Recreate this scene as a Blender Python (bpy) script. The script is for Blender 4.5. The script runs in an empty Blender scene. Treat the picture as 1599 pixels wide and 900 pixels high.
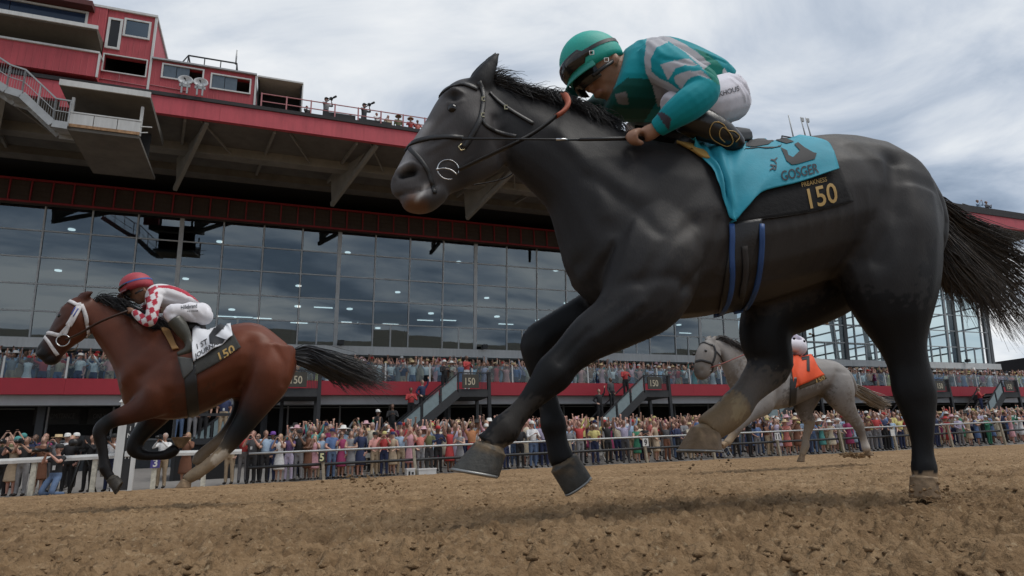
import bpy, bmesh, math, random
import numpy as np
from mathutils import Vector, Matrix
from mathutils.bvhtree import BVHTree
from mathutils.kdtree import KDTree

SC = bpy.context.scene
COL = SC.collection
R = math.radians
random.seed(7)
RNG = np.random.default_rng(11)

# ---------------------------------------------------------------- camera
FPX, PITCH, ROLL = 1000.0, R(15.0), R(2.0)          # focal length in pixels of a 1599 px wide picture
CAM = Vector((0, 0, 0.19))
FW = Vector((0, math.cos(PITCH), math.sin(PITCH)))
_u0 = Vector((0, -math.sin(PITCH), math.cos(PITCH)))
_r0 = Vector((1, 0, 0))
UP = math.cos(ROLL) * _u0 + math.sin(ROLL) * _r0
RT = math.cos(ROLL) * _r0 - math.sin(ROLL) * _u0
cam = bpy.data.objects.new('camera', bpy.data.cameras.new('camera'))
cam.data.sensor_width = 36
cam.data.lens = 36 * FPX / 1599
cam.data.clip_start = 0.05
cam.data.clip_end = 5000
cam.matrix_world = Matrix.Translation(CAM) @ Matrix((RT, UP, -FW)).transposed().to_4x4()
COL.objects.link(cam)
SC.camera = cam

# ---------------------------------------------------------------- light and sky (broken overcast)
SUN_EL, SUN_AZ = R(66), R(105)
sun = bpy.data.objects.new('sun', bpy.data.lights.new('sun', 'SUN'))
sun.data.energy = 1.5
sun.data.angle = R(35)
sun.data.color = (1, .96, .9)
_sd = Vector((math.sin(SUN_AZ) * math.cos(SUN_EL), math.cos(SUN_AZ) * math.cos(SUN_EL), math.sin(SUN_EL)))
sun.rotation_euler = _sd.to_track_quat('Z', 'Y').to_euler()
COL.objects.link(sun)
SC.view_settings.view_transform = 'Standard'
SC.view_settings.look = 'None'
SC.view_settings.exposure = 0.45
SC.view_settings.gamma = 1.0

class NT:
    """tiny helper for node trees"""
    def __init__(s, tree):
        s.t = tree
    def n(s, typ, **kw):
        nd = s.t.nodes.new(typ)
        for k, v in kw.items():
            if k.startswith('i_'):
                nd.inputs[int(k[2:]) if k[2:].isdigit() else k[2:].replace('_', ' ')].default_value = v
            else:
                setattr(nd, k, v)
        return nd
    def l(s, a, b):
        s.t.links.new(a, b)
    def ramp(s, src, stops):
        nd = s.n('ShaderNodeValToRGB')
        cr = nd.color_ramp
        while len(cr.elements) < len(stops):
            cr.elements.new(0.5)
        for e, (p, c) in zip(cr.elements, stops):
            e.position = p
            e.color = (c, c, c, 1) if isinstance(c, (int, float)) else (*c, 1)
        s.l(src, nd.inputs[0])
        return nd.outputs[0]
    def mix(s, fac, a, b, mode='MIX'):
        nd = s.n('ShaderNodeMix', data_type='RGBA', blend_type=mode)
        for sock, v in ((nd.inputs[0], fac), (nd.inputs[6], a), (nd.inputs[7], b)):
            if hasattr(v, 'links') or isinstance(v, bpy.types.NodeSocket):
                s.l(v, sock)
            else:
                sock.default_value = v if isinstance(v, (int, float)) else (*v, 1)
        return nd.outputs[2]
    def noise(s, vec, scale, detail=4, rough=.55, dist=0.0):
        nd = s.n('ShaderNodeTexNoise')
        nd.inputs['Scale'].default_value = scale
        nd.inputs['Detail'].default_value = detail
        nd.inputs['Roughness'].default_value = rough
        nd.inputs['Distortion'].default_value = dist
        if vec is not None:
            s.l(vec, nd.inputs['Vector'])
        return nd.outputs[0]
    def math(s, op, a, b=0.0):
        nd = s.n('ShaderNodeMath', operation=op)
        for sock, v in ((nd.inputs[0], a), (nd.inputs[1], b)):
            if isinstance(v, bpy.types.NodeSocket):
                s.l(v, sock)
            else:
                sock.default_value = v
        return nd.outputs[0]

world = bpy.data.worlds.new('World')
SC.world = world
world.use_nodes = True
wt = NT(world.node_tree)
world.node_tree.nodes.clear()
geo = wt.n('ShaderNodeTexCoord')
sky = wt.n('ShaderNodeTexSky', sky_type='NISHITA')
sky.sun_disc = False
sky.sun_elevation = SUN_EL
sky.sun_rotation = SUN_AZ
bgs = wt.n('ShaderNodeBackground')
bgs.inputs[1].default_value = 0.09
wt.l(sky.outputs[0], bgs.inputs[0])
# the cloud deck: the view direction is projected on a flat layer overhead
sep = wt.n('ShaderNodeSeparateXYZ')
wt.l(geo.outputs['Generated'], sep.inputs[0])
zc = wt.math('ADD', wt.math('MAXIMUM', sep.outputs[2], 0.0), 0.22)
cmb = wt.n('ShaderNodeCombineXYZ')
wt.l(wt.math('DIVIDE', sep.outputs[0], zc), cmb.inputs[0])
wt.l(wt.math('DIVIDE', sep.outputs[1], zc), cmb.inputs[1])
cmb.inputs[2].default_value = 3.7
rot = wt.n('ShaderNodeMapping')
rot.inputs['Rotation'].default_value = (0, 0, R(-24))
rot.inputs['Scale'].default_value = (.85, 1.25, 1)
rot.inputs['Location'].default_value = (2.3, 0.4, 0)
wt.l(cmb.outputs[0], rot.inputs[0])
big = wt.noise(rot.outputs[0], .8, 4, .5, .3)
fine = wt.noise(rot.outputs[0], 2.2, 8, .58, .5)
mixn = wt.math('ADD', wt.math('MULTIPLY', big, .68), wt.math('MULTIPLY', fine, .32))
cl = wt.ramp(mixn, [(.415, (.175, .225, .30)), (.46, (.285, .34, .42)), (.50, (.42, .465, .53)), (.54, (.56, .59, .625)), (.60, (.73, .735, .735))])
bgc = wt.n('ShaderNodeBackground')
wt.l(cl, bgc.inputs[0])
bgc.inputs[1].default_value = 1.0
mx = wt.n('ShaderNodeMixShader')
wt.l(wt.ramp(mixn, [(.30, .75), (.42, .94)]), mx.inputs[0])
wt.l(bgs.outputs[0], mx.inputs[1])
wt.l(bgc.outputs[0], mx.inputs[2])
wo = wt.n('ShaderNodeOutputWorld')
wt.l(mx.outputs[0], wo.inputs[0])

# ---------------------------------------------------------------- places
def ray(px, py):
    return FW + RT * ((px - 799.5) / FPX) + UP * ((450 - py) / FPX)

SL = 0.38
LN = math.hypot(1, SL)
EA = Vector((1 / LN, SL / LN, 0))        # along the rail and the stand
EM = Vector((-SL / LN, 1 / LN, 0))       # away from the track
O0 = Vector((0, 22.5, 0))

def on_plane(px, py, p0, n):
    d = ray(px, py)
    return CAM + d * ((p0 - CAM).dot(n) / d.dot(n))

def TZ(px, py, q):
    """point of the plane q metres behind the rail -> (metres along the rail, height)"""
    p = on_plane(px, py, O0 + EM * q, EM)
    return (p - O0).dot(EA), p.z

def BW(t, q, z):
    return O0 + EA * t + EM * q + Vector((0, 0, z))

def zfence(t):
    return -.13 + (.0085 if t > 0 else .0125) * t

def zground(x, y):
    d = Vector((x, y, 0)) - O0
    t, q = d.dot(EA), d.dot(EM)
    k = min(1, max(0, (q + 21) / 21))
    return zfence(max(-30, min(40, t))) * k

# ---------------------------------------------------------------- objects
def tag(o, label=None, cat=None, group=None, kind=None):
    for k, v in (('label', label), ('category', cat), ('group', group), ('kind', kind)):
        if v:
            o[k] = v
    return o

def empty(name, loc=(0, 0, 0), rz=0.0, parent=None):
    o = bpy.data.objects.new(name, None)
    o.empty_display_size = .2
    o.location = loc
    o.rotation_euler = (0, 0, rz)
    COL.objects.link(o)
    if parent:
        o.parent = parent
    return o

def link(name, me, parent=None, mat=None, loc=None):
    o = bpy.data.objects.new(name, me)
    COL.objects.link(o)
    if mat is not None:
        me.materials.clear()
        for m in (mat if isinstance(mat, (list, tuple)) else [mat]):
            me.materials.append(m)
    if parent:
        o.parent = parent
    if loc is not None:
        o.location = loc
    return o

class MB:
    """collects boxes, bars, tubes and sheets, then makes one mesh"""
    def __init__(s):
        s.v, s.f, s.mi, s.sm = [], [], [], []
    def add(s, vs, fs, mi=0, sm=False):
        b = len(s.v)
        s.v += [tuple(v) for v in vs]
        for f in fs:
            s.f.append([b + i for i in f])
            s.mi.append(mi)
            s.sm.append(sm)
        return s
    def box(s, x0, x1, y0, y1, z0, z1, mi=0):
        vs = [(x, y, z) for x in (x0, x1) for y in (y0, y1) for z in (z0, z1)]
        return s.add(vs, [(0, 1, 3, 2), (4, 6, 7, 5), (0, 4, 5, 1), (2, 3, 7, 6), (0, 2, 6, 4), (1, 5, 7, 3)], mi)
    def bar(s, a, b, w, h=None, mi=0, up=(0, 0, 1)):
        a, b = Vector(a), Vector(b)
        h = h or w
        d = (b - a).normalized()
        u = Vector(up)
        if abs(d.dot(u)) > .98:
            u = Vector((0, 1, 0))
        x = d.cross(u).normalized() * (w / 2)
        y = x.cross(d).normalized() * (h / 2)
        vs = [p + sx * x + sy * y for p in (a, b) for sx, sy in ((-1, -1), (1, -1), (1, 1), (-1, 1))]
        return s.add(vs, [(0, 1, 2, 3), (7, 6, 5, 4), (0, 4, 5, 1), (1, 5, 6, 2), (2, 6, 7, 3), (3, 7, 4, 0)], mi)
    def tube(s, pts, r, n=8, mi=0, cap=True, flat=1.0):
        pts = [Vector(p) for p in pts]
        rs = r if isinstance(r, (list, tuple)) else [r] * len(pts)
        rings = []
        t0 = (pts[1] - pts[0]).normalized()
        ref = Vector((0, 0, 1)) if abs(t0.z) < .9 else Vector((0, 1, 0))
        xx = t0.cross(ref).normalized()
        for i, p in enumerate(pts):
            t = (pts[min(i + 1, len(pts) - 1)] - pts[max(i - 1, 0)]).normalized()
            xx = (xx - t * xx.dot(t)).normalized()
            yy = t.cross(xx)
            rings.append([p + rs[i] * (math.cos(2 * math.pi * k / n) * xx + flat * math.sin(2 * math.pi * k / n) * yy) for k in range(n)])
        vs = [v for rg in rings for v in rg]
        fs = [(i * n + k, i * n + (k + 1) % n, (i + 1) * n + (k + 1) % n, (i + 1) * n + k) for i in range(len(pts) - 1) for k in range(n)]
        if cap:
            fs += [tuple(range(n - 1, -1, -1)), tuple(range((len(pts) - 1) * n, len(pts) * n))]
        return s.add(vs, fs, mi, True)
    def sphere(s, c, r, n=10, m=7, mi=0, sc=(1, 1, 1)):
        c = Vector(c)
        vs = [c + Vector((0, 0, r * sc[2]))]
        for i in range(1, m):
            a = math.pi * i / m
            for k in range(n):
                b = 2 * math.pi * k / n
                vs.append(c + Vector((r * sc[0] * math.sin(a) * math.cos(b), r * sc[1] * math.sin(a) * math.sin(b), r * sc[2] * math.cos(a))))
        vs.append(c - Vector((0, 0, r * sc[2])))
        fs = [(0, 1 + k, 1 + (k + 1) % n) for k in range(n)]
        for i in range(m - 2):
            for k in range(n):
                a = 1 + i * n
                fs.append((a + k, a + n + k, a + n + (k + 1) % n, a + (k + 1) % n))
        L = len(vs) - 1
        fs += [(L, L - n + (k + 1) % n, L - n + k) for k in range(n)]
        return s.add(vs, fs, mi, True)
    def mesh(s, name='mesh'):
        me = bpy.data.meshes.new(name)
        me.from_pydata(s.v, [], s.f)
        me.polygons.foreach_set('material_index', s.mi)
        me.polygons.foreach_set('use_smooth', s.sm)
        me.update()
        return me
    def build(s, name, mat, parent=None, loc=None):
        return link(name, s.mesh(name), parent, mat, loc)

# ---------------------------------------------------------------- materials
MATS = {}
def mat(name, col, rough=.6, metal=0.0, var=.12, scale=6.0, bump=0.0, bscale=40.0, spec=.5, emit=None):
    if name in MATS:
        return MATS[name]
    m = bpy.data.materials.new(name)
    m.use_nodes = True
    t = NT(m.node_tree)
    b = m.node_tree.nodes['Principled BSDF']
    tc = t.n('ShaderNodeTexCoord')
    if var:
        nz = t.noise(tc.outputs['Object'], scale, 5, .6)
        c = t.mix(t.ramp(nz, [(.3, 0.0), (.7, 1.0)]), tuple(x * (1 - var) for x in col), tuple(min(1, x * (1 + var)) for x in col))
        t.l(c, b.inputs['Base Color'])
    else:
        b.inputs['Base Color'].default_value = (*col, 1)
    b.inputs['Roughness'].default_value = rough
    b.inputs['Metallic'].default_value = metal
    b.inputs['Specular IOR Level'].default_value = spec
    if bump:
        bp = t.n('ShaderNodeBump')
        bp.inputs['Strength'].default_value = bump
        bp.inputs['Distance'].default_value = .01
        t.l(t.noise(tc.outputs['Object'], bscale, 6, .65), bp.inputs['Height'])
        t.l(bp.outputs[0], b.inputs['Normal'])
    if emit:
        b.inputs['Emission Color'].default_value = (*emit[0], 1)
        b.inputs['Emission Strength'].default_value = emit[1]
    MATS[name] = m
    return m

def streaked(name, col, dark=.72, rough=.65, sx=3.0, sz=.35, seams=0.0):
    """painted metal or concrete with faint vertical weather streaks; seams = spacing of standing seams"""
    m = mat(name, col, rough, var=0)
    t = NT(m.node_tree)
    b = m.node_tree.nodes['Principled BSDF']
    tc = t.n('ShaderNodeTexCoord')
    mp = t.n('ShaderNodeMapping')
    mp.inputs['Scale'].default_value = (sx, sx, sz)
    t.l(tc.outputs['Object'], mp.inputs[0])
    n1 = t.noise(mp.outputs[0], 1.6, 6, .65)
    n2 = t.noise(tc.outputs['Object'], .8, 5, .6)
    f = t.math('ADD', t.math('MULTIPLY', n1, .6), t.math('MULTIPLY', n2, .4))
    c = t.mix(t.ramp(f, [(.34, 0.0), (.62, 1.0)]), tuple(x * dark for x in col), col)
    t.l(c, b.inputs['Base Color'])
    if seams:
        sp = t.n('ShaderNodeSeparateXYZ')
        t.l(tc.outputs['Object'], sp.inputs[0])
        fr = t.math('FRACT', t.math('DIVIDE', sp.outputs[0], seams))
        bp = t.n('ShaderNodeBump')
        bp.inputs['Strength'].default_value = .5
        bp.inputs['Distance'].default_value = .02
        t.l(t.ramp(fr, [(.0, 0.0), (.08, 1.0), (.16, 0.0)]), bp.inputs['Height'])
        t.l(bp.outputs[0], b.inputs['Normal'])
    return m

M_RED = streaked('red_paint', (.46, .066, .08), .68, .6, 4, .3, .22)
M_FASCIA = streaked('red_fascia_paint', (.54, .08, .10), .70, .55, 3, .4)
M_BAND = streaked('crimson_banner', (.36, .018, .033), .88, .55, 2, .5)
M_WHITE = streaked('white_paint', (.62, .63, .62), .78, .55, 5, .5)
M_GREYBEAM = streaked('grey_beam_paint', (.44, .45, .46), .85, .6, 2, .6)
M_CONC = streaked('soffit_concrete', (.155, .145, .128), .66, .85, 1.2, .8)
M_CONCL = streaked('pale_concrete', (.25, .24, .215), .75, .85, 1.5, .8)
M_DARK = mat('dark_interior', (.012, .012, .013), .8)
M_DGREY = mat('dark_grey', (.035, .036, .038), .7)
M_BLACK = mat('black_metal', (.018, .019, .021), .5)
M_STEEL = mat('mullion_aluminium', (.40, .42, .43), .4, .3)
M_GALV = mat('galvanised_steel', (.36, .37, .37), .5, .4, .15, 3)
M_LOUV = streaked('brown_louver', (.088, .066, .055), .7, .7, 4, 1)
M_LRED = mat('louver_red', (.26, .022, .028), .6)
M_LAMP = mat('lamp_lens', (.9, .9, .88), .4, emit=((1, .95, .86), 1.7), var=0)
M_PINK = mat('pink_rail_paint', (.42, .17, .18), .55)
M_ROOFING = mat('roofing_edge', (.03, .028, .03), .8)
M_FLOORIN = mat('interior_ceiling', (.055, .06, .065), .8)
M_RUST = mat('rust_stain', (.32, .19, .10), .8, var=.4, scale=9)

def glass_mat(name, tint, ior, rough=.0, bump=.0):
    m = bpy.data.materials.new(name)
    m.use_nodes = True
    nt = m.node_tree
    nt.nodes.clear()
    t = NT(nt)
    tr = t.n('ShaderNodeBsdfTransparent')
    tr.inputs[0].default_value = (*tint, 1)
    gl = t.n('ShaderNodeBsdfGlossy')
    gl.inputs[0].default_value = (.82, .93, 1, 1)
    gl.inputs['Roughness'].default_value = rough
    fr = t.n('ShaderNodeFresnel')
    fr.inputs[0].default_value = ior
    if bump:
        tc = t.n('ShaderNodeTexCoord')
        bp = t.n('ShaderNodeBump')
        bp.inputs['Strength'].default_value = bump
        bp.inputs['Distance'].default_value = .05
        t.l(t.noise(tc.outputs['Object'], .45, 2, .4), bp.inputs['Height'])
        t.l(bp.outputs[0], gl.inputs['Normal'])
    mx = t.n('ShaderNodeMixShader')
    gm = t.n('ShaderNodeNewGeometry')
    t.l(t.math('MULTIPLY', fr.outputs[0], t.math('SUBTRACT', 1.0, gm.outputs['Backfacing'])), mx.inputs[0])
    t.l(tr.outputs[0], mx.inputs[1])
    t.l(gl.outputs[0], mx.inputs[2])
    o = t.n('ShaderNodeOutputMaterial')
    t.l(mx.outputs[0], o.inputs[0])
    return m
M_GLASS = glass_mat('tinted_glass', (.46, .55, .60), 2.35, .01, .05)
M_CLEAR = glass_mat('clear_glass', (.72, .80, .82), 1.6)
M_PANE = glass_mat('window_glass', (.25, .28, .32), 2.3, .02)
# ---------------------------------------------------------------- ground
def fbm(x, y, seed, octaves=4, gain=.5):
    """smooth value noise on arrays"""
    out = np.zeros_like(x)
    amp, tot = 1.0, 0.0
    for o in range(octaves):
        r = np.random.default_rng(seed + o)
        tb = r.random((256, 256))
        xi, yi = np.floor(x).astype(int), np.floor(y).astype(int)
        fx, fy = x - xi, y - yi
        fx, fy = fx * fx * (3 - 2 * fx), fy * fy * (3 - 2 * fy)
        g = lambda a, b: tb[a & 255, b & 255]
        v = (g(xi, yi) * (1 - fx) + g(xi + 1, yi) * fx) * (1 - fy) + (g(xi, yi + 1) * (1 - fx) + g(xi + 1, yi + 1) * fx) * fy
        out += amp * v
        tot += amp
        amp *= gain
        x, y = x * 2.03 + 17.1, y * 2.03 + 5.3
    return out / tot

def dirt_material():
    m = bpy.data.materials.new('track_dirt')
    m.use_nodes = True
    t = NT(m.node_tree)
    b = m.node_tree.nodes['Principled BSDF']
    tc = t.n('ShaderNodeTexCoord')
    n1 = t.noise(tc.outputs['Object'], .7, 6, .6)
    n2 = t.noise(tc.outputs['Object'], 9, 6, .65)
    n3 = t.noise(tc.outputs['Object'], 60, 4, .6)
    f = t.math('ADD', t.math('ADD', t.math('MULTIPLY', n1, .34), t.math('MULTIPLY', n2, .42)), t.math('MULTIPLY', n3, .24))
    c = t.ramp(f, [(.36, (.130, .079, .042)), (.47, (.235, .150, .080)), (.56, (.315, .210, .117)), (.68, (.42, .30, .18))])
    gap_shade = t.noise(tc.outputs['Object'], 26, 3, .6, .4)
    c = t.mix(t.ramp(gap_shade, [(.30, .75), (.40, 0.0)]), c, (.062, .038, .020))  # dark flecks: tiny shadows between the clods, painted into the colour
    c = t.mix(t.ramp(t.noise(tc.outputs['Object'], 40, 3, .6), [(.60, 0.0), (.72, .7)]), c, (.44, .33, .205))
    t.l(c, b.inputs['Base Color'])
    b.inputs['Roughness'].default_value = .95
    b.inputs['Specular IOR Level'].default_value = .15
    bp = t.n('ShaderNodeBump')
    bp.inputs['Strength'].default_value = 1.0
    bp.inputs['Distance'].default_value = .035
    hh = t.math('ADD', t.math('MULTIPLY', t.noise(tc.outputs['Object'], 26, 6, .66), .6), t.math('MULTIPLY', t.noise(tc.outputs['Object'], 95, 5, .7), .28))
    t.l(hh, bp.inputs['Height'])
    t.l(bp.outputs[0], b.inputs['Normal'])
    return m
M_DIRT = dirt_material()

def dirt_height(X, Y):
    """clods, crumbs and hoof pits in metres"""
    h = (fbm(X * 1.1, Y * 1.1, 3, 3) - .5) * .035
    a = fbm(X * 11, Y * 11, 21, 4, .6)
    h += np.clip(a - .44, 0, 1) * .072
    b = fbm(X * 27, Y * 27, 41, 3, .62)
    h += np.abs(b - .5) * .075
    c = fbm(X * 46, Y * 46, 71, 2, .6)
    h += (c - .5) * .022
    pit = fbm(X * 3.1 + 9, Y * 3.1, 61, 3)
    h -= np.clip(pit - .60, 0, 1) * .20
    return h

def make_track():
    ny, nx = 820, 800
    ys = .35 * (40 / .35) ** np.linspace(0, 1, ny)
    us = np.linspace(-1.35, 1.35, nx)
    Y, Uu = np.meshgrid(ys, us, indexing='ij')
    X = Uu * (Y + .5)
    Y = Y + .38 * X * np.clip((Y - 6) / 16, 0, 1)      # the far rows run along the rail
    D = (X * EA.x + (Y - 22.5) * EA.y), (X * EM.x + (Y - 22.5) * EM.y)
    t, q = D
    tt = np.clip(t, -30, 40)
    zf = -.13 + np.where(tt > 0, .0085, .0125) * tt
    Z = zf * np.clip((q + 21) / 21, 0, 1)
    H = dirt_height(X, Y) - .022
    Z = Z + H * np.clip(1.15 - (q + 21) / 60, .5, 1)
    Z = Z - np.clip(q - .1, 0, 2) * .35                 # ends in a small bank under the rail
    vs = np.stack([X, Y, Z], -1).reshape(-1, 3)
    idx = np.arange(ny * nx).reshape(ny, nx)
    fs = np.stack([idx[:-1, :-1], idx[:-1, 1:], idx[1:, 1:], idx[1:, :-1]], -1).reshape(-1, 4)
    qc = q[:-1, :-1].reshape(-1)
    fs = fs[qc < .8]
    me = bpy.data.meshes.new('dirt_track')
    me.vertices.add(len(vs))
    me.vertices.foreach_set('co', vs.ravel())
    me.loops.add(len(fs) * 4)
    me.loops.foreach_set('vertex_index', fs.ravel())
    me.polygons.add(len(fs))
    me.polygons.foreach_set('loop_start', np.arange(0, len(fs) * 4, 4))
    me.polygons.foreach_set('loop_total', np.full(len(fs), 4))
    me.update(calc_edges=True)
    me.polygons.foreach_set('use_smooth', np.ones(len(fs), bool))
    o = link('dirt_track', me, None, M_DIRT)
    tag(o, kind='structure')

def make_clods():
    """loose clods thrown up by the hooves, joined as stuff"""
    base = MB().sphere((0, 0, 0), 1, 6, 4)
    bv = np.array(base.v)
    V, Fq = [], []
    n = 9000
    off = 0
    for i in range(n):
        y = 1.0 + 15 * RNG.random() ** 2.2
        x = (RNG.random() * 2 - 1) * (1.05 * y + .3)
        r = (.003 + .0065 * RNG.random() ** 4) * (1 + .07 * y)
        jit = 1 + .7 * (RNG.random((len(bv), 1)) - .5)
        v = bv * jit * np.array([1 + .5 * RNG.random(), 1 + .4 * RNG.random(), .65]) * r
        hx, hy = np.array([x]), np.array([y])
        v = v + np.array([x, y, zground(x, y) + float(dirt_height(hx, hy)[0]) - .022 + r * .2])
        V.append(v)
        Fq += [[off + k for k in f] for f in base.f]
        off += len(bv)
    me = bpy.data.meshes.new('dirt_clods')
    me.from_pydata(np.concatenate(V).tolist(), [], Fq)
    me.polygons.foreach_set('use_smooth', np.ones(len(Fq), bool))
    o = link('dirt_clods', me, None, M_DIRT)
    tag(o, 'loose brown clods scattered over the raked dirt track', 'dirt clods', kind='stuff')

make_track()
make_clods()
_b = MB()
_b.add([(-1500, -1500, -1.2), (1500, -1500, -1.2), (1500, 1500, -1.2), (-1500, 1500, -1.2)], [(0, 1, 2, 3)])
tag(_b.build('ground', mat('far_ground', (.13, .11, .075), .95)), kind='structure')
# near infield side of the track, behind the camera
_b = MB()
_b.add([(-60, -40, -.05), (60, -40, -.05), (60, .42, -.03), (-60, .42, -.03)], [(0, 1, 2, 3)])
tag(_b.build('infield_dirt', M_DIRT), kind='structure')
_b = MB()
for i in range(24):
    t0, t1 = -40 + 5 * i, -35 + 5 * i
    vs = [BW(t0, .6, zfence(max(-30, t0)) - .02), BW(t1, .6, zfence(t1) - .02), BW(t1, 7, zfence(t1) + .62), BW(t0, 7, zfence(max(-30, t0)) + .62)]
    _b.add(vs, [(0, 1, 2, 3)])
    _b.add([vs[3], vs[2], vs[2] + EM * 8, vs[3] + EM * 8], [(0, 1, 2, 3)])
tag(_b.build('apron_pavement', mat('apron_concrete', (.20, .19, .18), .9, bump=.3)), kind='structure')

# ---------------------------------------------------------------- grandstand (local axes: x along, y away from the track, z up)
RZ = math.atan(SL)
GS = empty('grandstand', O0, RZ)
tag(GS, 'long glass fronted grandstand with red balcony band and overhanging red roof', 'grandstand')
TL, TR_ = -27.0, 74.0          # ends of the terrace
GL, GR = -27.0, 46.6           # ends of the glass wall

# ground floor shop front, columns, terrace slab
b = MB()
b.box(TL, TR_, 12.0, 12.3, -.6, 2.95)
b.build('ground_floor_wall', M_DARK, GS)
b = MB()
b.box(TL, TR_, 11.0, 11.15, -.6, 1.55)
b.build('shop_front', mat('shopfront_grey', (.085, .087, .09), .5), GS)
for px, w_, tx in ((74, 42, 'ADMITTANCE'), (145, 20, 'ONLY')):
    t0_, z0_ = TZ(px, 654, 11.98)
    t1_, _ = TZ(px + w_, 654, 11.98)
    MB().box(t0_ - .5, t1_ + .5, 11.95, 11.99, z0_ - .25, z0_ + .65).build('sign_board', M_BLACK, GS)
    cu = bpy.data.curves.new('lettering', 'FONT')
    cu.body = tx
    o_ = bpy.data.objects.new('tmp', cu)
    COL.objects.link(o_)
    me_ = bpy.data.meshes.new_from_object(o_.evaluated_get(bpy.context.evaluated_depsgraph_get()))
    bpy.data.objects.remove(o_)
    x1_ = max(v.co.x for v in me_.vertices)
    for v in me_.vertices:
        v.co = (t0_ + v.co.x / x1_ * (t1_ - t0_), 11.945, z0_ + v.co.y * .3)
    link('lettering', me_, GS, mat('faded_lettering', (.12, .12, .12), .6))
post = MB().box(-.035, .035, 10.9, 11.0, -.6, 2.95).mesh('front_post')
post.materials.append(M_GREYBEAM)
for i in range(22):
    link('front_post', post, GS, None, (-26 + i * 2.35, 0, 0))
b = MB().box(TL, TR_, 10.88, 11.0, 1.52, 1.6)
b.build('transom', M_GREYBEAM, GS)
b = MB().box(TL, TR_, 7.3, 14.0, 3.06, 3.12)
b.build('terrace_slab', M_GREYBEAM, GS)
b = MB().box(TL, TR_, 7.35, 7.75, 2.71, 3.055)
b.build('edge_beam', M_GREYBEAM, GS)
b = MB().box(TL, TR_, 7.75, 12.0, 2.98, 3.05)
b.build('soffit_lining', M_DGREY, GS)
colm = MB().box(-.13, .13, 8.2, 8.46, -.6, 2.98).mesh('column')
colm.materials.append(M_DGREY)
for i in range(13):
    link('column', colm, GS, None, (-24 + i * 7.9, 0, 0))
# crimson balcony band in panels
pan = MB().box(.003, 3.947, 6.98, 7.28, 3.07, 3.66).mesh('balcony_panel')
pan.materials.append(M_BAND)
for i in range(25):
    link('balcony_panel', pan, GS, None, (TL + i * 3.95, 0, 0))
gp = MB().box(.04, 1.93, 7.05, 7.065, 3.70, 4.42).mesh('balustrade_pane')
gp.materials.append(M_CLEAR)
gq = MB().box(-.03, .03, 7.03, 7.09, 3.66, 4.47).mesh('balustrade_post')
gq.materials.append(M_WHITE)
for i in range(51):
    link('balustrade_pane', gp, GS, None, (TL + i * 1.97, 0, 0))
    link('balustrade_post', gq, GS, None, (TL + i * 1.97, 0, 0))
# back of the terrace under the glass
b = MB().box(TL, GR + .6, 13.6, 14.25, 5.88, 6.33)
b.build('glass_sill_beam', M_WHITE, GS)
b = MB().box(TL, GR, 14.6, 14.8, 3.38, 5.88)
b.build('terrace_back_wall', mat('terrace_wall', (.07, .072, .075), .7), GS)
tw = MB().box(.08, 1.2, 14.52, 14.6, 5.1, 5.72).mesh('terrace_window')
tw.materials.append(mat('pale_window', (.30, .36, .36), .2))
for i in range(38):
    link('terrace_window', tw, GS, None, (TL + i * 1.95 + (.4 if i % 3 else .1), 0, 0))
cm = MB().tube([(0, 13.0, 3.38), (0, 13.0, 5.88)], .13, 10).mesh('terrace_column')
cm.materials.append(M_WHITE)
fl = MB().box(-.14, .14, 13.2, 13.5, 6.36, 6.58).bar((0, 13.5, 6.4), (0, 13.9, 6.4), .06).mesh('flood_lamp')
fl.materials.append(M_BLACK)
T0 = -18.6
for i in range(-1, 9):
    x = T0 + 5.98 + i * 7.95 - .1
    if TL < x < GR:
        link('terrace_column', cm, GS, None, (x, 0, 0))
        link('flood_lamp', fl, GS, None, (x + .1, 0, 0))

# curtain wall: frame > pane (the wall leans out over the terrace)
PW, ROWS = 1.953, 5
TH = R(5.5)
GLEN = 6.38
RH = GLEN / ROWS
b = MB()
k0 = int((GL - T0) / PW)
xs = [T0 + k * PW for k in range(k0, 60) if T0 + k * PW < GR - .2] + [GR]
for k, x in enumerate(xs):
    w = .1 if (k + k0 - 3) % 4 == 0 else .034
    b.box(x - w, x + w, -.07, .07, 0, GLEN)
for r_ in range(ROWS + 1):
    z = r_ * RH
    w = .055 if r_ in (0, ROWS) else .03
    b.box(xs[0], GR, -.055, .055, z - w, z + w)
for k, x in enumerate(xs[:-1]):
    if k % 2 == 0:
        b.box(x + PW * .48, x + PW * .52, -.05, .04, 0, RH)
FR = b.build('glazing_frame', M_STEEL, GS, (0, 14.0, 6.36))
FR.rotation_euler = (TH, 0, 0)
pm = MB().box(.05, PW - .05, -.01, .01, .04, RH - .04).mesh('pane')
pm.materials.append(M_GLASS)
pmc = MB().box(.05, PW - .05, -.01, .01, .04, RH - .04).mesh('clear_pane')
pmc.materials.append(M_CLEAR)
for k, x in enumerate(xs[:-1]):
    for r_ in range(ROWS):
        if x > GR - PW - .1:
            continue
        o = link('pane', pmc if x > 23 else pm, FR, None, (x, RNG.normal() * .004, r_ * RH))
        o.rotation_euler = (RNG.normal() * .004, 0, RNG.normal() * .004)
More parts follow.
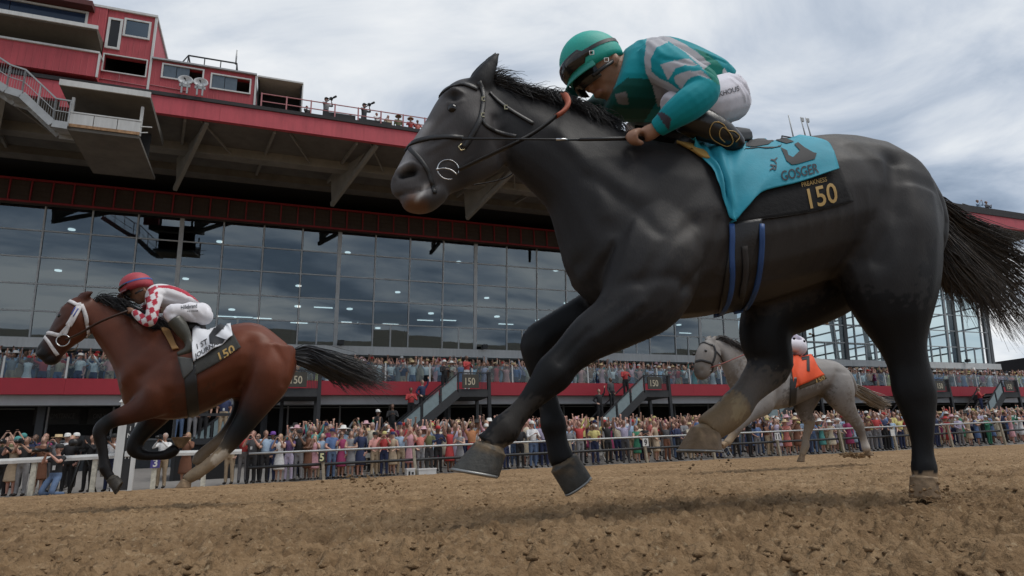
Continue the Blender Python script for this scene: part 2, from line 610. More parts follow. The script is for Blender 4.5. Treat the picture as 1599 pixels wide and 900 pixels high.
# the see-through end bay: its steelwork
b = MB()
for i in range(7):
    x = 23.5 + i * 3.9
    b.bar((x, 14.4, 3.4), (x, 13.5, 13.6), .32, .45)
    b.bar((x, 22, 3.4), (x, 22, 14.2), .28, .3)
for z in (7.6, 9.3, 11.0, 12.7):
    b.bar((23, 22, z), (GR, 22, z), .1, .16)
    for i in range(7):
        b.bar((23.5 + i * 3.9, 14.5, z + .2), (23.5 + i * 3.9, 22, z + .2), .08, .12)
b.build('steel_frame', mat('bay_steel', (.10, .11, .115), .6), GS)
b = MB().box(22, GR, 14.1, 21.5, 6.0, 6.3)
b.build('gallery_floor', M_DGREY, GS)
# interior behind the tinted glass
b = MB()
for z in (8.75, 10.9, 12.62):
    b.box(GL, 22, 14.05 - (z - 6.36) * .097 + .3, 24, z, z + .25)
b.box(GL, 22, 14.3, 24, 6.0, 6.3)
b.build('storey_floor', M_FLOORIN, GS)
b = MB().box(GL, 22.2, 23.7, 24, 6, 13.5).box(22, 22.2, 14.4, 24, 6, 12.6)
b.build('interior_wall', mat('interior_wall', (.05, .05, .052), .9), GS)
b = MB()
for i in range(14):
    b.box(-24 + i * 3.4, -23.7 + i * 3.4, 18 + (i % 3), 18.4 + (i % 3), 6.3, 13.3)
b.build('interior_column', M_FLOORIN, GS)
# lamps on those ceilings, where they show through the glass
LMP = [(112, 358), (91, 422), (290, 435), (343, 377), (37, 455), (166, 462), (543, 394), (716, 409), (466, 446), (621, 456), (760, 465), (868, 422),
       (673, 489), (776, 494), (546, 482), (884, 473), (465, 478), (362, 483), (1060, 507), (905, 430), (840, 500), (120, 305), (360, 336), (700, 440), (20, 510), (240, 470), (590, 512), (960, 520)]
disc = MB().tube([(0, 0, -.05), (0, 0, 0)], .17, 14).mesh('ceiling_lamp')
disc.materials.append(M_LAMP)
for px, py in LMP:
    for zc_ in (12.6, 10.88, 8.73):
        d = ray(px, py)
        p = CAM + d * ((zc_ - CAM.z) / d.z)
        q = (p - O0).dot(EM)
        if 14.8 < q < 22.5:
            link('ceiling_lamp', disc, GS, None, ((p - O0).dot(EA), q, zc_))
            break
tl = MB().box(-.5, .5, -.05, .05, -.04, 0).mesh('strip_lamp')
tl.materials.append(M_LAMP)
for px, py in [(467, 504), (546, 503), (610, 506), (664, 500), (700, 500), (790, 506), (860, 508), (505, 480), (355, 494), (380, 495), (410, 497), (1070, 520)]:
    d = ray(px, py)
    p = CAM + d * ((8.72 - CAM.z) / d.z)
    q = min(22, (p - O0).dot(EM))
    t_, z_ = TZ(px, py, q)
    link('strip_lamp', tl, GS, None, (t_, q, 8.72))

# louvre band with red battens
lv = MB()
for i in range(4):
    z = 12.74 + i * .245
    lv.add([(.06, 12.93, z), (.78, 12.93, z), (.78, 13.01, z + .235), (.06, 13.01, z + .235)], [(0, 1, 2, 3)])
    lv.add([(.06, 12.93, z - .012), (.78, 12.93, z - .012), (.78, 12.93, z), (.06, 12.93, z)], [(0, 1, 2, 3)])
lv = lv.mesh('louver_panel')
lv.materials.append(M_LOUV)
bt = MB().box(0, .055, 12.85, 12.95, 12.66, 13.72).mesh('louver_batten')
bt.materials.append(M_LRED)
b = MB().box(GL, GR, 13.02, 13.3, 12.62, 13.72)
b.build('louver_backing', M_LOUV, GS)
b = MB().box(GL, GR, 12.85, 12.95, 13.7, 13.79).box(GL, GR, 12.85, 12.95, 12.6, 12.68)
b.build('louver_frame', M_LRED, GS)
for i in range(86):
    x = GL + .15 + i * .853
    link('louver_panel', lv, GS, None, (x, 0, 0))
    link('louver_batten', bt, GS, None, (x, 0, 0))

# roof deck, soffit, fascia
RL, RR = -28.0, 41.5
b = MB().box(RL, GR + 2, 15.0, 15.4, 13.5, 17.2).box(RL, GR - 24, 15.4, 24, 13.5, 14.5)
b.build('recess_wall', M_DARK, GS)
b = MB().box(RL, RR, 5.2, 17.5, 14.66, 14.78)
b.build('roof_deck', M_ROOFING, GS)
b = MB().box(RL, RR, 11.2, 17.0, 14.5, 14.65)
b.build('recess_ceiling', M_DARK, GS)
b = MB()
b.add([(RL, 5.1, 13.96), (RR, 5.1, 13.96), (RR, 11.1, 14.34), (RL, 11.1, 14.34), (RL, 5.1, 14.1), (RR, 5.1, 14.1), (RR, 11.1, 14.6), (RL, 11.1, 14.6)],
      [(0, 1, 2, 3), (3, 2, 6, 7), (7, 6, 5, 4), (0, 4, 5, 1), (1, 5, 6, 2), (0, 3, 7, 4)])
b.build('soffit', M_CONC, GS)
b = MB().box(RL, RR, 7.7, 8.25, 13.72, 14.16)
b.build('long_beam', M_CONCL, GS)
b = MB().box(RL, RR, 10.4, 11.1, 13.95, 14.33)
b.build('back_beam', M_CONC, GS)
fp = MB().box(.002, 5.786, 4.9, 5.1, 13.9, 14.66).mesh('fascia_panel')
fp.materials.append(M_FASCIA)
for i in range(12):
    link('fascia_panel', fp, GS, None, (RL + i * 5.79, 0, 0))
b = MB().box(RL, RR, 4.84, 5.25, 14.664, 14.82)
b.build('deck_edge', M_ROOFING, GS)
# hanging gusset brackets and thin ribs under the soffit
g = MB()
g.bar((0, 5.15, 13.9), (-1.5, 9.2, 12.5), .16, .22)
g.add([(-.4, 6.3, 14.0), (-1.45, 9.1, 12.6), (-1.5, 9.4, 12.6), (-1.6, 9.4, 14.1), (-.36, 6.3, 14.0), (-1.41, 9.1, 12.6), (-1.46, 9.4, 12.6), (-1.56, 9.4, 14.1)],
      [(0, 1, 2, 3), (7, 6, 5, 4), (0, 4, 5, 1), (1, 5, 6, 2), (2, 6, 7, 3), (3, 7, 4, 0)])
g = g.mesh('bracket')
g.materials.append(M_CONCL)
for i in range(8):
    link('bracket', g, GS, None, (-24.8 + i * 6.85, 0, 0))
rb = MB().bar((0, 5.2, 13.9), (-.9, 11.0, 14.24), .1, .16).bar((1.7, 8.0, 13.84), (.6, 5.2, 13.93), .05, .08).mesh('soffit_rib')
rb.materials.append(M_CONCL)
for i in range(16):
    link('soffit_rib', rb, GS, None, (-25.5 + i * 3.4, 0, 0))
# deck railing
b = MB()
for z in (15.5, 15.14):
    b.bar((-9.1, 5.0, z), (24.9, 5.0, z), .035)
RLG = b.build('deck_railing', M_PINK, GS)
dp = MB().box(-.028, .028, 4.96, 5.04, 14.8, 15.52).mesh('railing_post')
dp.materials.append(M_PINK)
for i in range(35):
    link('railing_post', dp, RLG, None, (-9.1 + i * 1.0, 0, 0))
b = MB()
for i, (x0, x1, z1) in enumerate([(-6.6, -5.2, 15.12), (-5.1, -3.6, 15.04), (-3.4, -2.6, 14.95)]):
    b.box(x0, x1, 5.12, 5.2, 14.83, z1 + .05)
b.build('deck_screen', M_BLACK, GS)
b = MB().box(25.5, RR, 5.0, 5.2, 14.825, 15.22)
b.build('roof_parapet', M_ROOFING, GS)
b = MB()
for i in range(5):
    x = 29.5 + i * 1.3
    b.tube([(x, 6, 14.8), (x, 6, 15.5), (x + .6, 6.2, 15.95), (x + 2.2, 6.4, 15.9), (x + 3.2, 6.5, 15.4)], .04, 6)
b.build('canopy_hoop', M_BLACK, GS)

# low dark building beyond the end of the stand
LB = empty('annex_building', BW(48.5, 0, 0), RZ)
tag(LB, 'low dark annex under a flat roof beyond the right end of the glass stand', 'building')
MB().box(0, 30, 11.5, 18, 5.6, 6.7).build('roof', M_ROOFING, LB)
MB().box(0, 30, 14.5, 18, -.5, 5.58).build('wall', M_DARK, LB)
MB().box(-.05, 30, 11.3, 11.5, 6.2, 6.75).build('roof_edge', M_WHITE, LB)
MB().sphere((1.2, 11.9, 5.5), .17, 12, 8).build('lamp', M_LAMP, LB)
# ---------------------------------------------------------------- bodies: lofts fused into one continuous skin
def catmull(a, k):
    """a: (n, m) rows -> k sub-steps per span"""
    a = np.asarray(a, float)
    p = np.vstack([2 * a[0] - a[1], a, 2 * a[-1] - a[-2]])
    out = []
    for i in range(1, len(p) - 2):
        for j in range(k):
            t = j / k
            p0, p1, p2, p3 = p[i - 1], p[i], p[i + 1], p[i + 2]
            out.append(.5 * (2 * p1 + (p2 - p0) * t + (2 * p0 - 5 * p1 + 4 * p2 - p3) * t * t + (3 * p1 - p0 - 3 * p2 + p3) * t ** 3))
    out.append(a[-1])
    return np.array(out)

def eval_mods(me, mods):
    o = bpy.data.objects.new('tmp', me)
    COL.objects.link(o)
    for typ, kw in mods:
        m = o.modifiers.new('m', typ)
        for k, v in kw.items():
            setattr(m, k, v)
    dg = bpy.context.evaluated_depsgraph_get()
    r = bpy.data.meshes.new_from_object(o.evaluated_get(dg))
    bpy.data.objects.remove(o)
    return r

def pixco(co, origin):
    w = co + np.array(origin) - np.array(CAM)
    z = w @ np.array(FW)
    return 799.5 + FPX * (w @ np.array(RT)) / z, 450 - FPX * (w @ np.array(UP)) / z

class Fig:
    """a figure whose middle is an upright plane through p0; s runs along it, n points away from the camera"""
    def __init__(s, p0, sdir, ground=0.0):
        s.s = Vector(sdir).normalized()
        s.n = Vector((-s.s.y, s.s.x, 0))
        s.p0 = Vector(p0)
        s.base = Vector((p0[0], p0[1], ground))
        s.V, s.F, s.C = [], [], []
        s.ring_n = 18
    def P(s, px, py, lat=0.0):
        return on_plane(px, py, s.p0 + s.n * lat, s.n)
    def sz(s, px, py, lat=0.0):
        p = s.P(px, py, lat) - s.p0
        return np.array([p.dot(s.s), p.z])
    def rings(s, rings, cols, cap=True):
        b = len(s.V)
        n = len(rings[0])
        for rg, c in zip(rings, cols):
            for p in rg:
                s.V.append(tuple(p))
                s.C.append(c)
        L = len(rings)
        for i in range(L - 1):
            for k in range(n):
                s.F.append((b + i * n + k, b + i * n + (k + 1) % n, b + (i + 1) * n + (k + 1) % n, b + (i + 1) * n + k))
        if cap:
            s.F.append(tuple(b + k for k in range(n - 1, -1, -1)))
            s.F.append(tuple(b + (L - 1) * n + k for k in range(n)))
    def sections(s, secs, k=4, e=1.0, lat=0.0, shrink=1.0):
        """secs: (top px, top py, bottom px, bottom py, half width m, egg, colour)"""
        rows = []
        for tx, ty, bx, by, w, egg, c in secs:
            a, b = s.P(tx, ty, lat), s.P(bx, by, lat)
            ctr, u = (a + b) / 2, (a - b) / 2
            d = ray((tx + bx) / 2, (ty + by) / 2)
            tn = abs(d.z / d.dot(s.n))
            A = u.length
            u = u * (math.sqrt(max(A * A - (w * tn) ** 2, (.72 * A) ** 2)) / A)
            rows.append([*ctr, *(u * shrink), w, egg, *c])
        rows = catmull(rows, k)
        rgs = []
        for r in rows:
            ctr, u, w, egg = Vector(r[:3]), Vector(r[3:6]), r[6], r[7]
            rg = []
            for j in range(s.ring_n):
                th = 2 * math.pi * j / s.ring_n
                sn, cs = math.sin(th), math.cos(th)
                sn2 = math.copysign(abs(sn) ** e, sn)
                cs2 = math.copysign(abs(cs) ** e, cs)
                rg.append(ctr + u * sn2 + s.n * (w * cs2 * (1 - egg * sn)))
            rgs.append(rg)
        s.rings(rgs, [tuple(r[8:11]) for r in rows])
    def chain(s, pts, k=3, n=14, colfn=None):
        """pts: (px, py, lat, half width px, lateral factor, colour): a limb"""
        rows = []
        for px, py, lat, hw, lf, c in pts:
            p = s.P(px, py, lat)
            r = (s.P(px + hw, py, lat) - s.P(px - hw, py, lat)).length / 2
            r2 = (s.P(px, py + hw, lat) - s.P(px, py - hw, lat)).length / 2
            rows.append([*p, (r + r2) / 2, lf, *c])
        s.limb(rows, k, n)
    def limb(s, rows, k=3, n=14):
        rows = catmull(rows, k)
        pos = [Vector(r[:3]) for r in rows]
        rgs = []
        for i, r in enumerate(rows):
            t = (pos[min(i + 1, len(pos) - 1)] - pos[max(i - 1, 0)]).normalized()
            x = (s.n - t * s.n.dot(t)).normalized()
            y = t.cross(x)
            rgs.append([pos[i] + x * (max(r[3], .004) * r[4] * math.cos(2 * math.pi * j / n)) + y * (max(r[3], .004) * math.sin(2 * math.pi * j / n)) for j in range(n)])
        s.rings(rgs, [tuple(r[5:8]) for r in rows])
    def ball(s, c, r, col, sc=(1, 1, 1), n=14, m=9):
        b = MB().sphere((0, 0, 0), r, n, m, 0, sc)
        o = len(s.V)
        for v in b.v:
            s.V.append(tuple(Vector(c) + s.s * v[0] + s.n * v[1] + Vector((0, 0, v[2]))))
            s.C.append(col)
        s.F += [tuple(o + i for i in f) for f in b.f]
    def fuse(s, name, voxel, smooth=6, dec=None, origin=None):
        origin = origin if origin is not None else s.base
        me = bpy.data.meshes.new(name)
        me.from_pydata([tuple(Vector(v) - origin) for v in s.V], [], s.F)
        me.update()
        bm = bmesh.new()
        bm.from_mesh(me)
        bmesh.ops.recalc_face_normals(bm, faces=bm.faces)
        bm.to_mesh(me)
        bm.free()
        mods = [('REMESH', dict(mode='VOXEL', voxel_size=voxel, use_smooth_shade=True))]
        if smooth:
            mods.append(('SMOOTH', dict(factor=.5, iterations=smooth)))
        if dec:
            mods.append(('DECIMATE', dict(ratio=dec)))
        r = eval_mods(me, mods)
        r.name = name
        r.polygons.foreach_set('use_smooth', np.ones(len(r.polygons), bool))
        kd = KDTree(len(s.V))
        for i, v in enumerate(s.V):
            kd.insert(Vector(v) - origin, i)
        kd.balance()
        C = np.array(s.C)
        co = np.empty(len(r.vertices) * 3)
        r.vertices.foreach_get('co', co)
        co = co.reshape(-1, 3)
        cols = np.ones((len(co), 4))
        for i, v in enumerate(co):
            hit = kd.find_n(v, 4)
            w = np.array([1 / (h[2] + .004) for h in hit])
            cols[i, :3] = (C[[h[1] for h in hit]] * w[:, None]).sum(0) / w.sum()
        s.me, s.co, s.cols, s.origin = r, co, cols, origin
        r.attributes.new('col', 'FLOAT_COLOR', 'POINT')
        s.commit()
        return r
    def commit(s):
        s.me.vertices.foreach_set('co', s.co.ravel())
        s.me.attributes['col'].data.foreach_set('color', s.cols.ravel())
        s.me.update()
    def plane_co(s):
        """(along, height, lateral) of every vertex"""
        w = s.co + np.array(s.origin) - np.array(s.p0)
        return w @ np.array(s.s), w[:, 2], w @ np.array(s.n)
    def normals(s):
        nr = np.empty(len(s.co) * 3)
        s.me.vertices.foreach_get('normal', nr)
        return nr.reshape(-1, 3)
    def dist(s, pts):
        """distance in the side view of every vertex to a polyline given in picture points"""
        a, h, _ = s.plane_co()
        q = np.array([s.sz(*p) for p in pts])
        X = np.stack([a, h], 1)
        if len(q) == 1:
            return np.linalg.norm(X - q[0], axis=1)
        best = np.full(len(X), 1e9)
        for u, v in zip(q[:-1], q[1:]):
            d = v - u
            t = np.clip(((X - u) @ d) / (d @ d + 1e-9), 0, 1)
            best = np.minimum(best, np.linalg.norm(X - u - t[:, None] * d, axis=1))
        return best
    def stroke(s, pts, rad, amp, side=0.25):
        """raise (amp > 0) or sink a muscle line on both flanks"""
        d = s.dist(pts)
        nr = s.normals()
        k = np.abs(nr @ np.array(s.n))
        w = np.exp(-(d / rad) ** 2) * np.clip((k - side) / .4, 0, 1)
        s.co = s.co + nr * (amp * w)[:, None]
        s.commit()
    def tint(s, pts, rad, col, k=1.0, sel=None):
        w = np.clip(np.exp(-(s.dist(pts) / rad) ** 2) * k, 0, 1)
        if sel is not None:
            w = w * sel
        s.cols[:, :3] = s.cols[:, :3] * (1 - w[:, None]) + np.array(col) * w[:, None]
        s.commit()
    def mud(s, poly, col, k=1.0, soft=5.0, scale=.16):
        """dried mud with a ragged edge inside an outline of picture points"""
        x, y = pixco(s.co, s.origin)
        nz = (fbm(x * scale + 3, y * scale, 91, 4) - .5)
        x, y = x + nz * soft * 3, y + (fbm(x * scale, y * scale + 7, 93, 4) - .5) * soft * 3
        c = np.zeros(len(x), bool)
        for (x0, y0), (x1, y1) in zip(poly, poly[1:] + poly[:1]):
            if y0 != y1:
                c ^= ((y0 > y) != (y1 > y)) & (x < (x1 - x0) * (y - y0) / (y1 - y0) + x0)
        w = c * k * (.75 + .5 * fbm(x * scale * 2, y * scale * 2, 97, 3))
        w = np.clip(w, 0, 1)[:, None]
        s.cols[:, :3] = s.cols[:, :3] * (1 - w) + np.array(col) * w
        s.commit()
    def inside(s, poly):
        """vertices whose side view lies inside a polygon of picture points"""
        a, h, _ = s.plane_co()
        q = [s.sz(*p) for p in poly]
        c = np.zeros(len(a), bool)
        for (x0, y0), (x1, y1) in zip(q, q[1:] + q[:1]):
            if y0 == y1:
                continue
            c ^= ((y0 > h) != (y1 > h)) & (a < (x1 - x0) * (h - y0) / (y1 - y0) + x0)
        return c
    def bvh(s):
        fs = [tuple(p.vertices) for p in s.me.polygons]
        s.tree = BVHTree.FromPolygons([Vector(v) + s.origin for v in s.co], fs)
        return s.tree
    def hit(s, px, py, off=.004, tree=None):
        """where the line of sight meets the skin, lifted off it by off metres (world)"""
        d = ray(px, py).normalized()
        r = (tree or s.tree).ray_cast(CAM, d)
        if r[0] is None and tree is not None:
            r = s.tree.ray_cast(CAM, d)
        if r[0] is None:
            r = (tree or s.tree).find_nearest(s.P(px, py))
            nn = r[1]
            return r[0] + nn * off, nn
        nn = r[1] if r[1].dot(d) < 0 else -r[1]
        return r[0] + nn * off, nn
    def flip(s, p):
        """mirror a world point to the far flank"""
        return p - s.n * (2 * (p - s.p0).dot(s.n))

def coat_material(name, rough=.54, var=.22, sheen=.0, bump=.25, hair=True):
    m = bpy.data.materials.new(name)
    m.use_nodes = True
    t = NT(m.node_tree)
    b = m.node_tree.nodes['Principled BSDF']
    at = t.n('ShaderNodeAttribute', attribute_name='col')
    tc = t.n('ShaderNodeTexCoord')
    n1 = t.noise(tc.outputs['Object'], 5, 6, .6)
    mp = t.n('ShaderNodeMapping')
    mp.inputs['Scale'].default_value = (30, 30, 9) if hair else (1, 1, 1)
    t.l(tc.outputs['Object'], mp.inputs[0])
    n2 = t.noise(mp.outputs[0], 6 if hair else 60, 4, .6)
    f = t.math('ADD', t.math('MULTIPLY', n1, .6), t.math('MULTIPLY', n2, .4))
    c = t.mix(1.0, at.outputs['Color'], t.ramp(f, [(.3, 1 - var), (.7, 1 + var)]), 'MULTIPLY')
    t.l(c, b.inputs['Base Color'])
    b.inputs['Roughness'].default_value = rough
    t.l(t.ramp(n1, [(.3, rough - .06), (.7, rough + .1)]), b.inputs['Roughness'])
    b.inputs['Specular IOR Level'].default_value = .24
    b.inputs['Sheen Weight'].default_value = sheen
    b.inputs['Sheen Roughness'].default_value = .4
    b.inputs['Sheen Tint'].default_value = (.5, .5, .5, 1)
    bp = t.n('ShaderNodeBump')
    bp.inputs['Strength'].default_value = bump
    bp.inputs['Distance'].default_value = .004
    t.l(n2, bp.inputs['Height'])
    t.l(bp.outputs[0], b.inputs['Normal'])
    return m
M_COAT = coat_material('horse_coat')
M_COAT_GLOSSY = coat_material('glossy_horse_coat', .42)
M_CLOTH = coat_material('woven_cloth', .75, .08, .2, .15, False)
M_SKIN = coat_material('skin', .5, .08, .05, .1, False)
M_HOOF = coat_material('hoof_horn', .5, .3, 0, .7, False)
M_EYE = mat('wet_eye', (.006, .005, .005), .06, var=0)
M_LEATHER = mat('black_leather', (.014, .013, .013), .42, bump=.2, bscale=120)
M_TACKMETAL = mat('steel_bit', (.55, .55, .55), .22, 1.0, var=.05)

def hair_mat(name, c0, c1, rough=.45):
    m = mat(name, c0, rough, var=0)
    t = NT(m.node_tree)
    b = m.node_tree.nodes['Principled BSDF']
    at = t.n('ShaderNodeAttribute', attribute_name='col')
    t.l(t.mix(at.outputs['Fac'], c0, c1), b.inputs['Base Color'])
    return m

def strands(name, guides, n, rad, mt, parent, origin, spread=1.0, seed=1, sides=4, shade=None):
    """guides: list of (list of world points); strands are random blends of neighbouring guides"""
    rg = np.random.default_rng(seed)
    G = []
    for g in guides:
        g = catmull([tuple(p) for p in g], 8)
        ts = np.linspace(0, len(g) - 1, 15)
        G.append(np.stack([np.interp(ts, np.arange(len(g)), g[:, i]) for i in range(3)], 1))
    G = np.array(G)
    mb = MB()
    cols = []
    for i in range(n):
        u = rg.random() * (len(G) - 1)
        k = min(int(u), len(G) - 2)
        f = u - k
        c = G[k] * (1 - f) + G[k + 1] * f
        L = .55 + .45 * rg.random() ** .5
        m = max(5, int(15 * L))
        c = c[:m].copy()
        tt = np.linspace(0, L, m)[:, None]
        c += rg.normal(size=(1, 3)) * .018 * spread * (.25 + tt) + np.cumsum(rg.normal(size=c.shape) * .0045 * spread, 0) * (tt ** .7)
        c += np.sin(tt * (6 + 6 * rg.random()) + rg.random() * 6) * .008 * spread * rg.normal(size=(1, 3)) * tt
        c -= np.array(origin)
        r = rad * (.5 + rg.random())
        b0 = len(mb.v)
        mb.tube([tuple(p) for p in c], [r * (1 - .85 * (j / (m - 1)) ** 1.5) for j in range(m)], sides, 0, False)
        v = rg.random() ** 1.5 if shade is None else shade(u / (len(G) - 1), rg)
        cols += [v] * (len(mb.v) - b0)
    me = mb.mesh(name)
    at = me.attributes.new('col', 'FLOAT_COLOR', 'POINT')
    c4 = np.repeat(np.array(cols)[:, None], 4, 1)
    at.data.foreach_set('color', c4.ravel())
    return link(name, me, parent, mt)

def hoof(fig, name, c0, c1, s0, s1, lat, parent, mt, rim=None):
    """a hoof: picture points of the coronet's two ends and of the sole's two ends (toe, heel)"""
    A0, A1, B0, B1 = (fig.P(*p, lat) for p in (c0, c1, s0, s1))
    mb = MB()
    n, vs = 24, []
    ca, cb = (A0 + A1) / 2, (B0 + B1) / 2
    ua, ub = (A1 - A0) / 2, (B1 - B0) / 2
    prof = ((-.22, .60), (-.10, .78), (-.03, .88), (0, .97), (.04, 1.02), (.09, 1.0), (.3, 1.0), (.6, 1.0), (.88, 1.0), (.97, 1.0), (1.0, .96), (1.0, .74), (.86, .62), (.84, .02))
    for f, k in prof:
        u = ua.lerp(ub, max(0, f)) * k
        c = ca.lerp(cb, f)
        r = u.length * .9
        for j in range(n):
            an = 2 * math.pi * j / n
            vs.append(c + u * math.cos(an) + fig.n * (r * math.sin(an)) - fig.base)
    fs = [(i * n + k, i * n + (k + 1) % n, (i + 1) * n + (k + 1) % n, (i + 1) * n + k) for i in range(len(prof) - 1) for k in range(n)]
    mb.add(vs, fs, 0, True)
    me = mb.mesh(name)
    at = me.attributes.new('col', 'FLOAT_COLOR', 'POINT')
    fa = np.repeat(np.array([p[0] for p in prof]), n)
    P_ = np.array(vs)
    nz = fbm(P_[:, 0] * 60, P_[:, 2] * 60 + P_[:, 1] * 40, 55, 4)
    top, low = mt
    w = np.clip((.26 - fa) * 2.2 + (nz - .5) * 3.2, 0, 1)[:, None]
    cc = np.ones((len(P_), 4))
    cc[:, :3] = (np.array(top) * w + np.array(low) * (1 - w)) * (.65 + .7 * nz[:, None])
    at.data.foreach_set('color', cc.ravel())
    o = link(name, me, parent, M_HOOF)
    if rim:
        ring_ = [cb + ub * (.97 * math.cos(2 * math.pi * j / 24)) + fig.n * (ub.length * .88 * math.sin(2 * math.pi * j / 24)) - fig.base for j in range(-10, 11)]
        ring_ = [cb - ub * (.97 * math.cos(2 * math.pi * j / 24)) * -1 + fig.n * (ub.length * .88 * math.sin(2 * math.pi * j / 24)) - fig.base for j in range(2, 23)]
        MB().tube(ring_, .0055, 6, 0, True).build('horseshoe', rim, o)
    return o

def ribbon(fig, pts, r, mb, off=.004, flat=.45, tree=None, sub=5, mirror=False, mi=0):
    """a strap following the skin along picture points"""
    c = catmull(pts, sub)
    P3, N3 = [], []
    for px, py in c:
        p, nn = fig.hit(px, py, off, tree)
        P3.append(p)
        N3.append(nn)
    strap(mb, P3, N3, r, fig.base, mi)
    if mirror:
        strap(mb, [fig.flip(p) for p in P3], [nn - fig.n * 2 * nn.dot(fig.n) for nn in N3], r, fig.base, mi)
    return P3

def strap(mb, P3, N3, r, base, mi=0, th=.0035):
    n = len(P3)
    vs = []
    for i in range(n):
        t = (P3[min(i + 1, n - 1)] - P3[max(i - 1, 0)]).normalized()
        nn = N3[i]
        w = t.cross(nn)
        w = w.normalized() if w.length > 1e-5 else Vector((1, 0, 0))
        for a, b in ((-1, -.4), (-.8, 1), (.8, 1), (1, -.4)):
            vs.append(P3[i] + w * (a * r) + nn * (b * th) - base)
    fs = [(i * 4 + k, i * 4 + (k + 1) % 4, i * 4 + 4 + (k + 1) % 4, i * 4 + 4 + k) for i in range(n - 1) for k in range(4)]
    fs += [(3, 2, 1, 0), tuple((n - 1) * 4 + k for k in range(4))]
    mb.add(vs, fs, mi, True)

class Drape:
    """a cloth sheet over the skin: a grid between a top and a bottom line of picture points"""
    def __init__(s, fig, top, bot, nu=40, nv=24, off=.012, fold=None, tree=None):
        s.fig = fig
        a = catmull(top, 8)
        b = catmull(bot, 8)
        rs = lambda q, u: [np.interp(u * (len(q) - 1), np.arange(len(q)), q[:, i]) for i in (0, 1)]
        s.nu, s.nv = nu, nv
        s.p = [[None] * (nv + 1) for _ in range(nu + 1)]
        s.nn = [[None] * (nv + 1) for _ in range(nu + 1)]
        for i in range(nu + 1):
            A, B = np.array(rs(a, i / nu)), np.array(rs(b, i / nu))
            for j in range(nv + 1):
                q = A + (B - A) * (j / nv)
                pt, nn = fig.hit(q[0], q[1], off, tree)
                if fold:
                    pt = pt + nn * fold(i / nu, j / nv)
                s.p[i][j], s.nn[i][j] = pt, nn
        for _ in range(2):                                  # relax
            q = [r[:] for r in s.p]
            for i in range(1, nu):
                for j in range(1, nv):
                    s.p[i][j] = (q[i][j] * 2 + q[i - 1][j] + q[i + 1][j] + q[i][j - 1] + q[i][j + 1]) / 6
    def at(s, u, v, lift=0.0):
        x, y = min(max(u, 0), .9999) * s.nu, min(max(v, 0), .9999) * s.nv
        i, j = int(x), int(y)
        f, g = x - i, y - j
        mixp = lambda M: (M[i][j] * (1 - f) + M[i + 1][j] * f) * (1 - g) + (M[i][j + 1] * (1 - f) + M[i + 1][j + 1] * f) * g
        return mixp(s.p) + mixp(s.nn).normalized() * lift
    def mesh(s, name, thick=.004, u0=0.0, u1=1.0, v0=0.0, v1=1.0, lift=0.0, nu=None, nv=None):
        nu, nv = nu or s.nu, nv or s.nv
        mb = MB()
        vs = []
        for L in (lift, lift - thick):
            for i in range(nu + 1):
                for j in range(nv + 1):
                    vs.append(s.at(u0 + (u1 - u0) * i / nu, v0 + (v1 - v0) * j / nv, L) - s.fig.base)
        K = (nu + 1) * (nv + 1)
        id_ = lambda i, j: i * (nv + 1) + j
        fs = []
        for i in range(nu):
            for j in range(nv):
                q = (id_(i, j), id_(i, j + 1), id_(i + 1, j + 1), id_(i + 1, j))
                fs += [q, tuple(K + k for k in reversed(q))]
        rim = [id_(i, 0) for i in range(nu)] + [id_(nu, j) for j in range(nv)] + [id_(i, nv) for i in range(nu, 0, -1)] + [id_(0, j) for j in range(nv, 0, -1)]
        for a, b in zip(rim, rim[1:] + rim[:1]):
            fs.append((a, b, K + b, K + a))
        mb.add(vs, fs, 0, True)
        return mb.mesh(name)
    def poly(s, pts, lift=.002, name='mark'):
        """a flat shape printed on the cloth: polygon in (u, v)"""
        bm = bmesh.new()
        f = bm.faces.new([bm.verts.new((u, v, 0)) for u, v in pts])
        return s._map(bm, lift, name)
    def _map(s, bm, lift, name):
        bmesh.ops.triangulate(bm, faces=bm.faces[:])
        for _ in range(3):
            L = [e for e in bm.edges if e.calc_length() > .05]
            if L:
                bmesh.ops.subdivide_edges(bm, edges=L, cuts=1)
                bmesh.ops.triangulate(bm, faces=bm.faces[:])
        for v in bm.verts:
            v.co = s.at(v.co.x, v.co.y, lift) - s.fig.base
        me = bpy.data.meshes.new(name)
        bm.to_mesh(me)
        bm.free()
        return me
    def text(s, body, u, v, su, sv, lift=.002, shear=0.0, rot=0.0, serif=True, name='lettering', bold=.0):
        """print lettering: lower left at (u, v), cap height sv and mean letter step su, in cloth units (v grows downwards)"""
        me = text_mesh(body, bold)
        bm = bmesh.new()
        bm.from_mesh(me)
        xs = [w.co.x for w in bm.verts]
        x0, x1 = min(xs), max(xs)
        for w in bm.verts:
            x, y = (w.co.x - x0) / (x1 - x0) * su, w.co.y / .7 * sv
            c, sn = math.cos(rot), math.sin(rot)
            w.co = (u + x * c - y * sn + shear * y, v - y * c - x * sn, 0)
        return s._map(bm, lift, name)

def text_mesh(body, bold=0.0, extrude=0.0):
    cu = bpy.data.curves.new('lettering', 'FONT')
    cu.body = body
    cu.resolution_u = 3
    cu.offset = bold
    cu.extrude = extrude
    o = bpy.data.objects.new('tmp', cu)
    COL.objects.link(o)
    dg = bpy.context.evaluated_depsgraph_get()
    me = bpy.data.meshes.new_from_object(o.evaluated_get(dg))
    bpy.data.objects.remove(o)
    return me
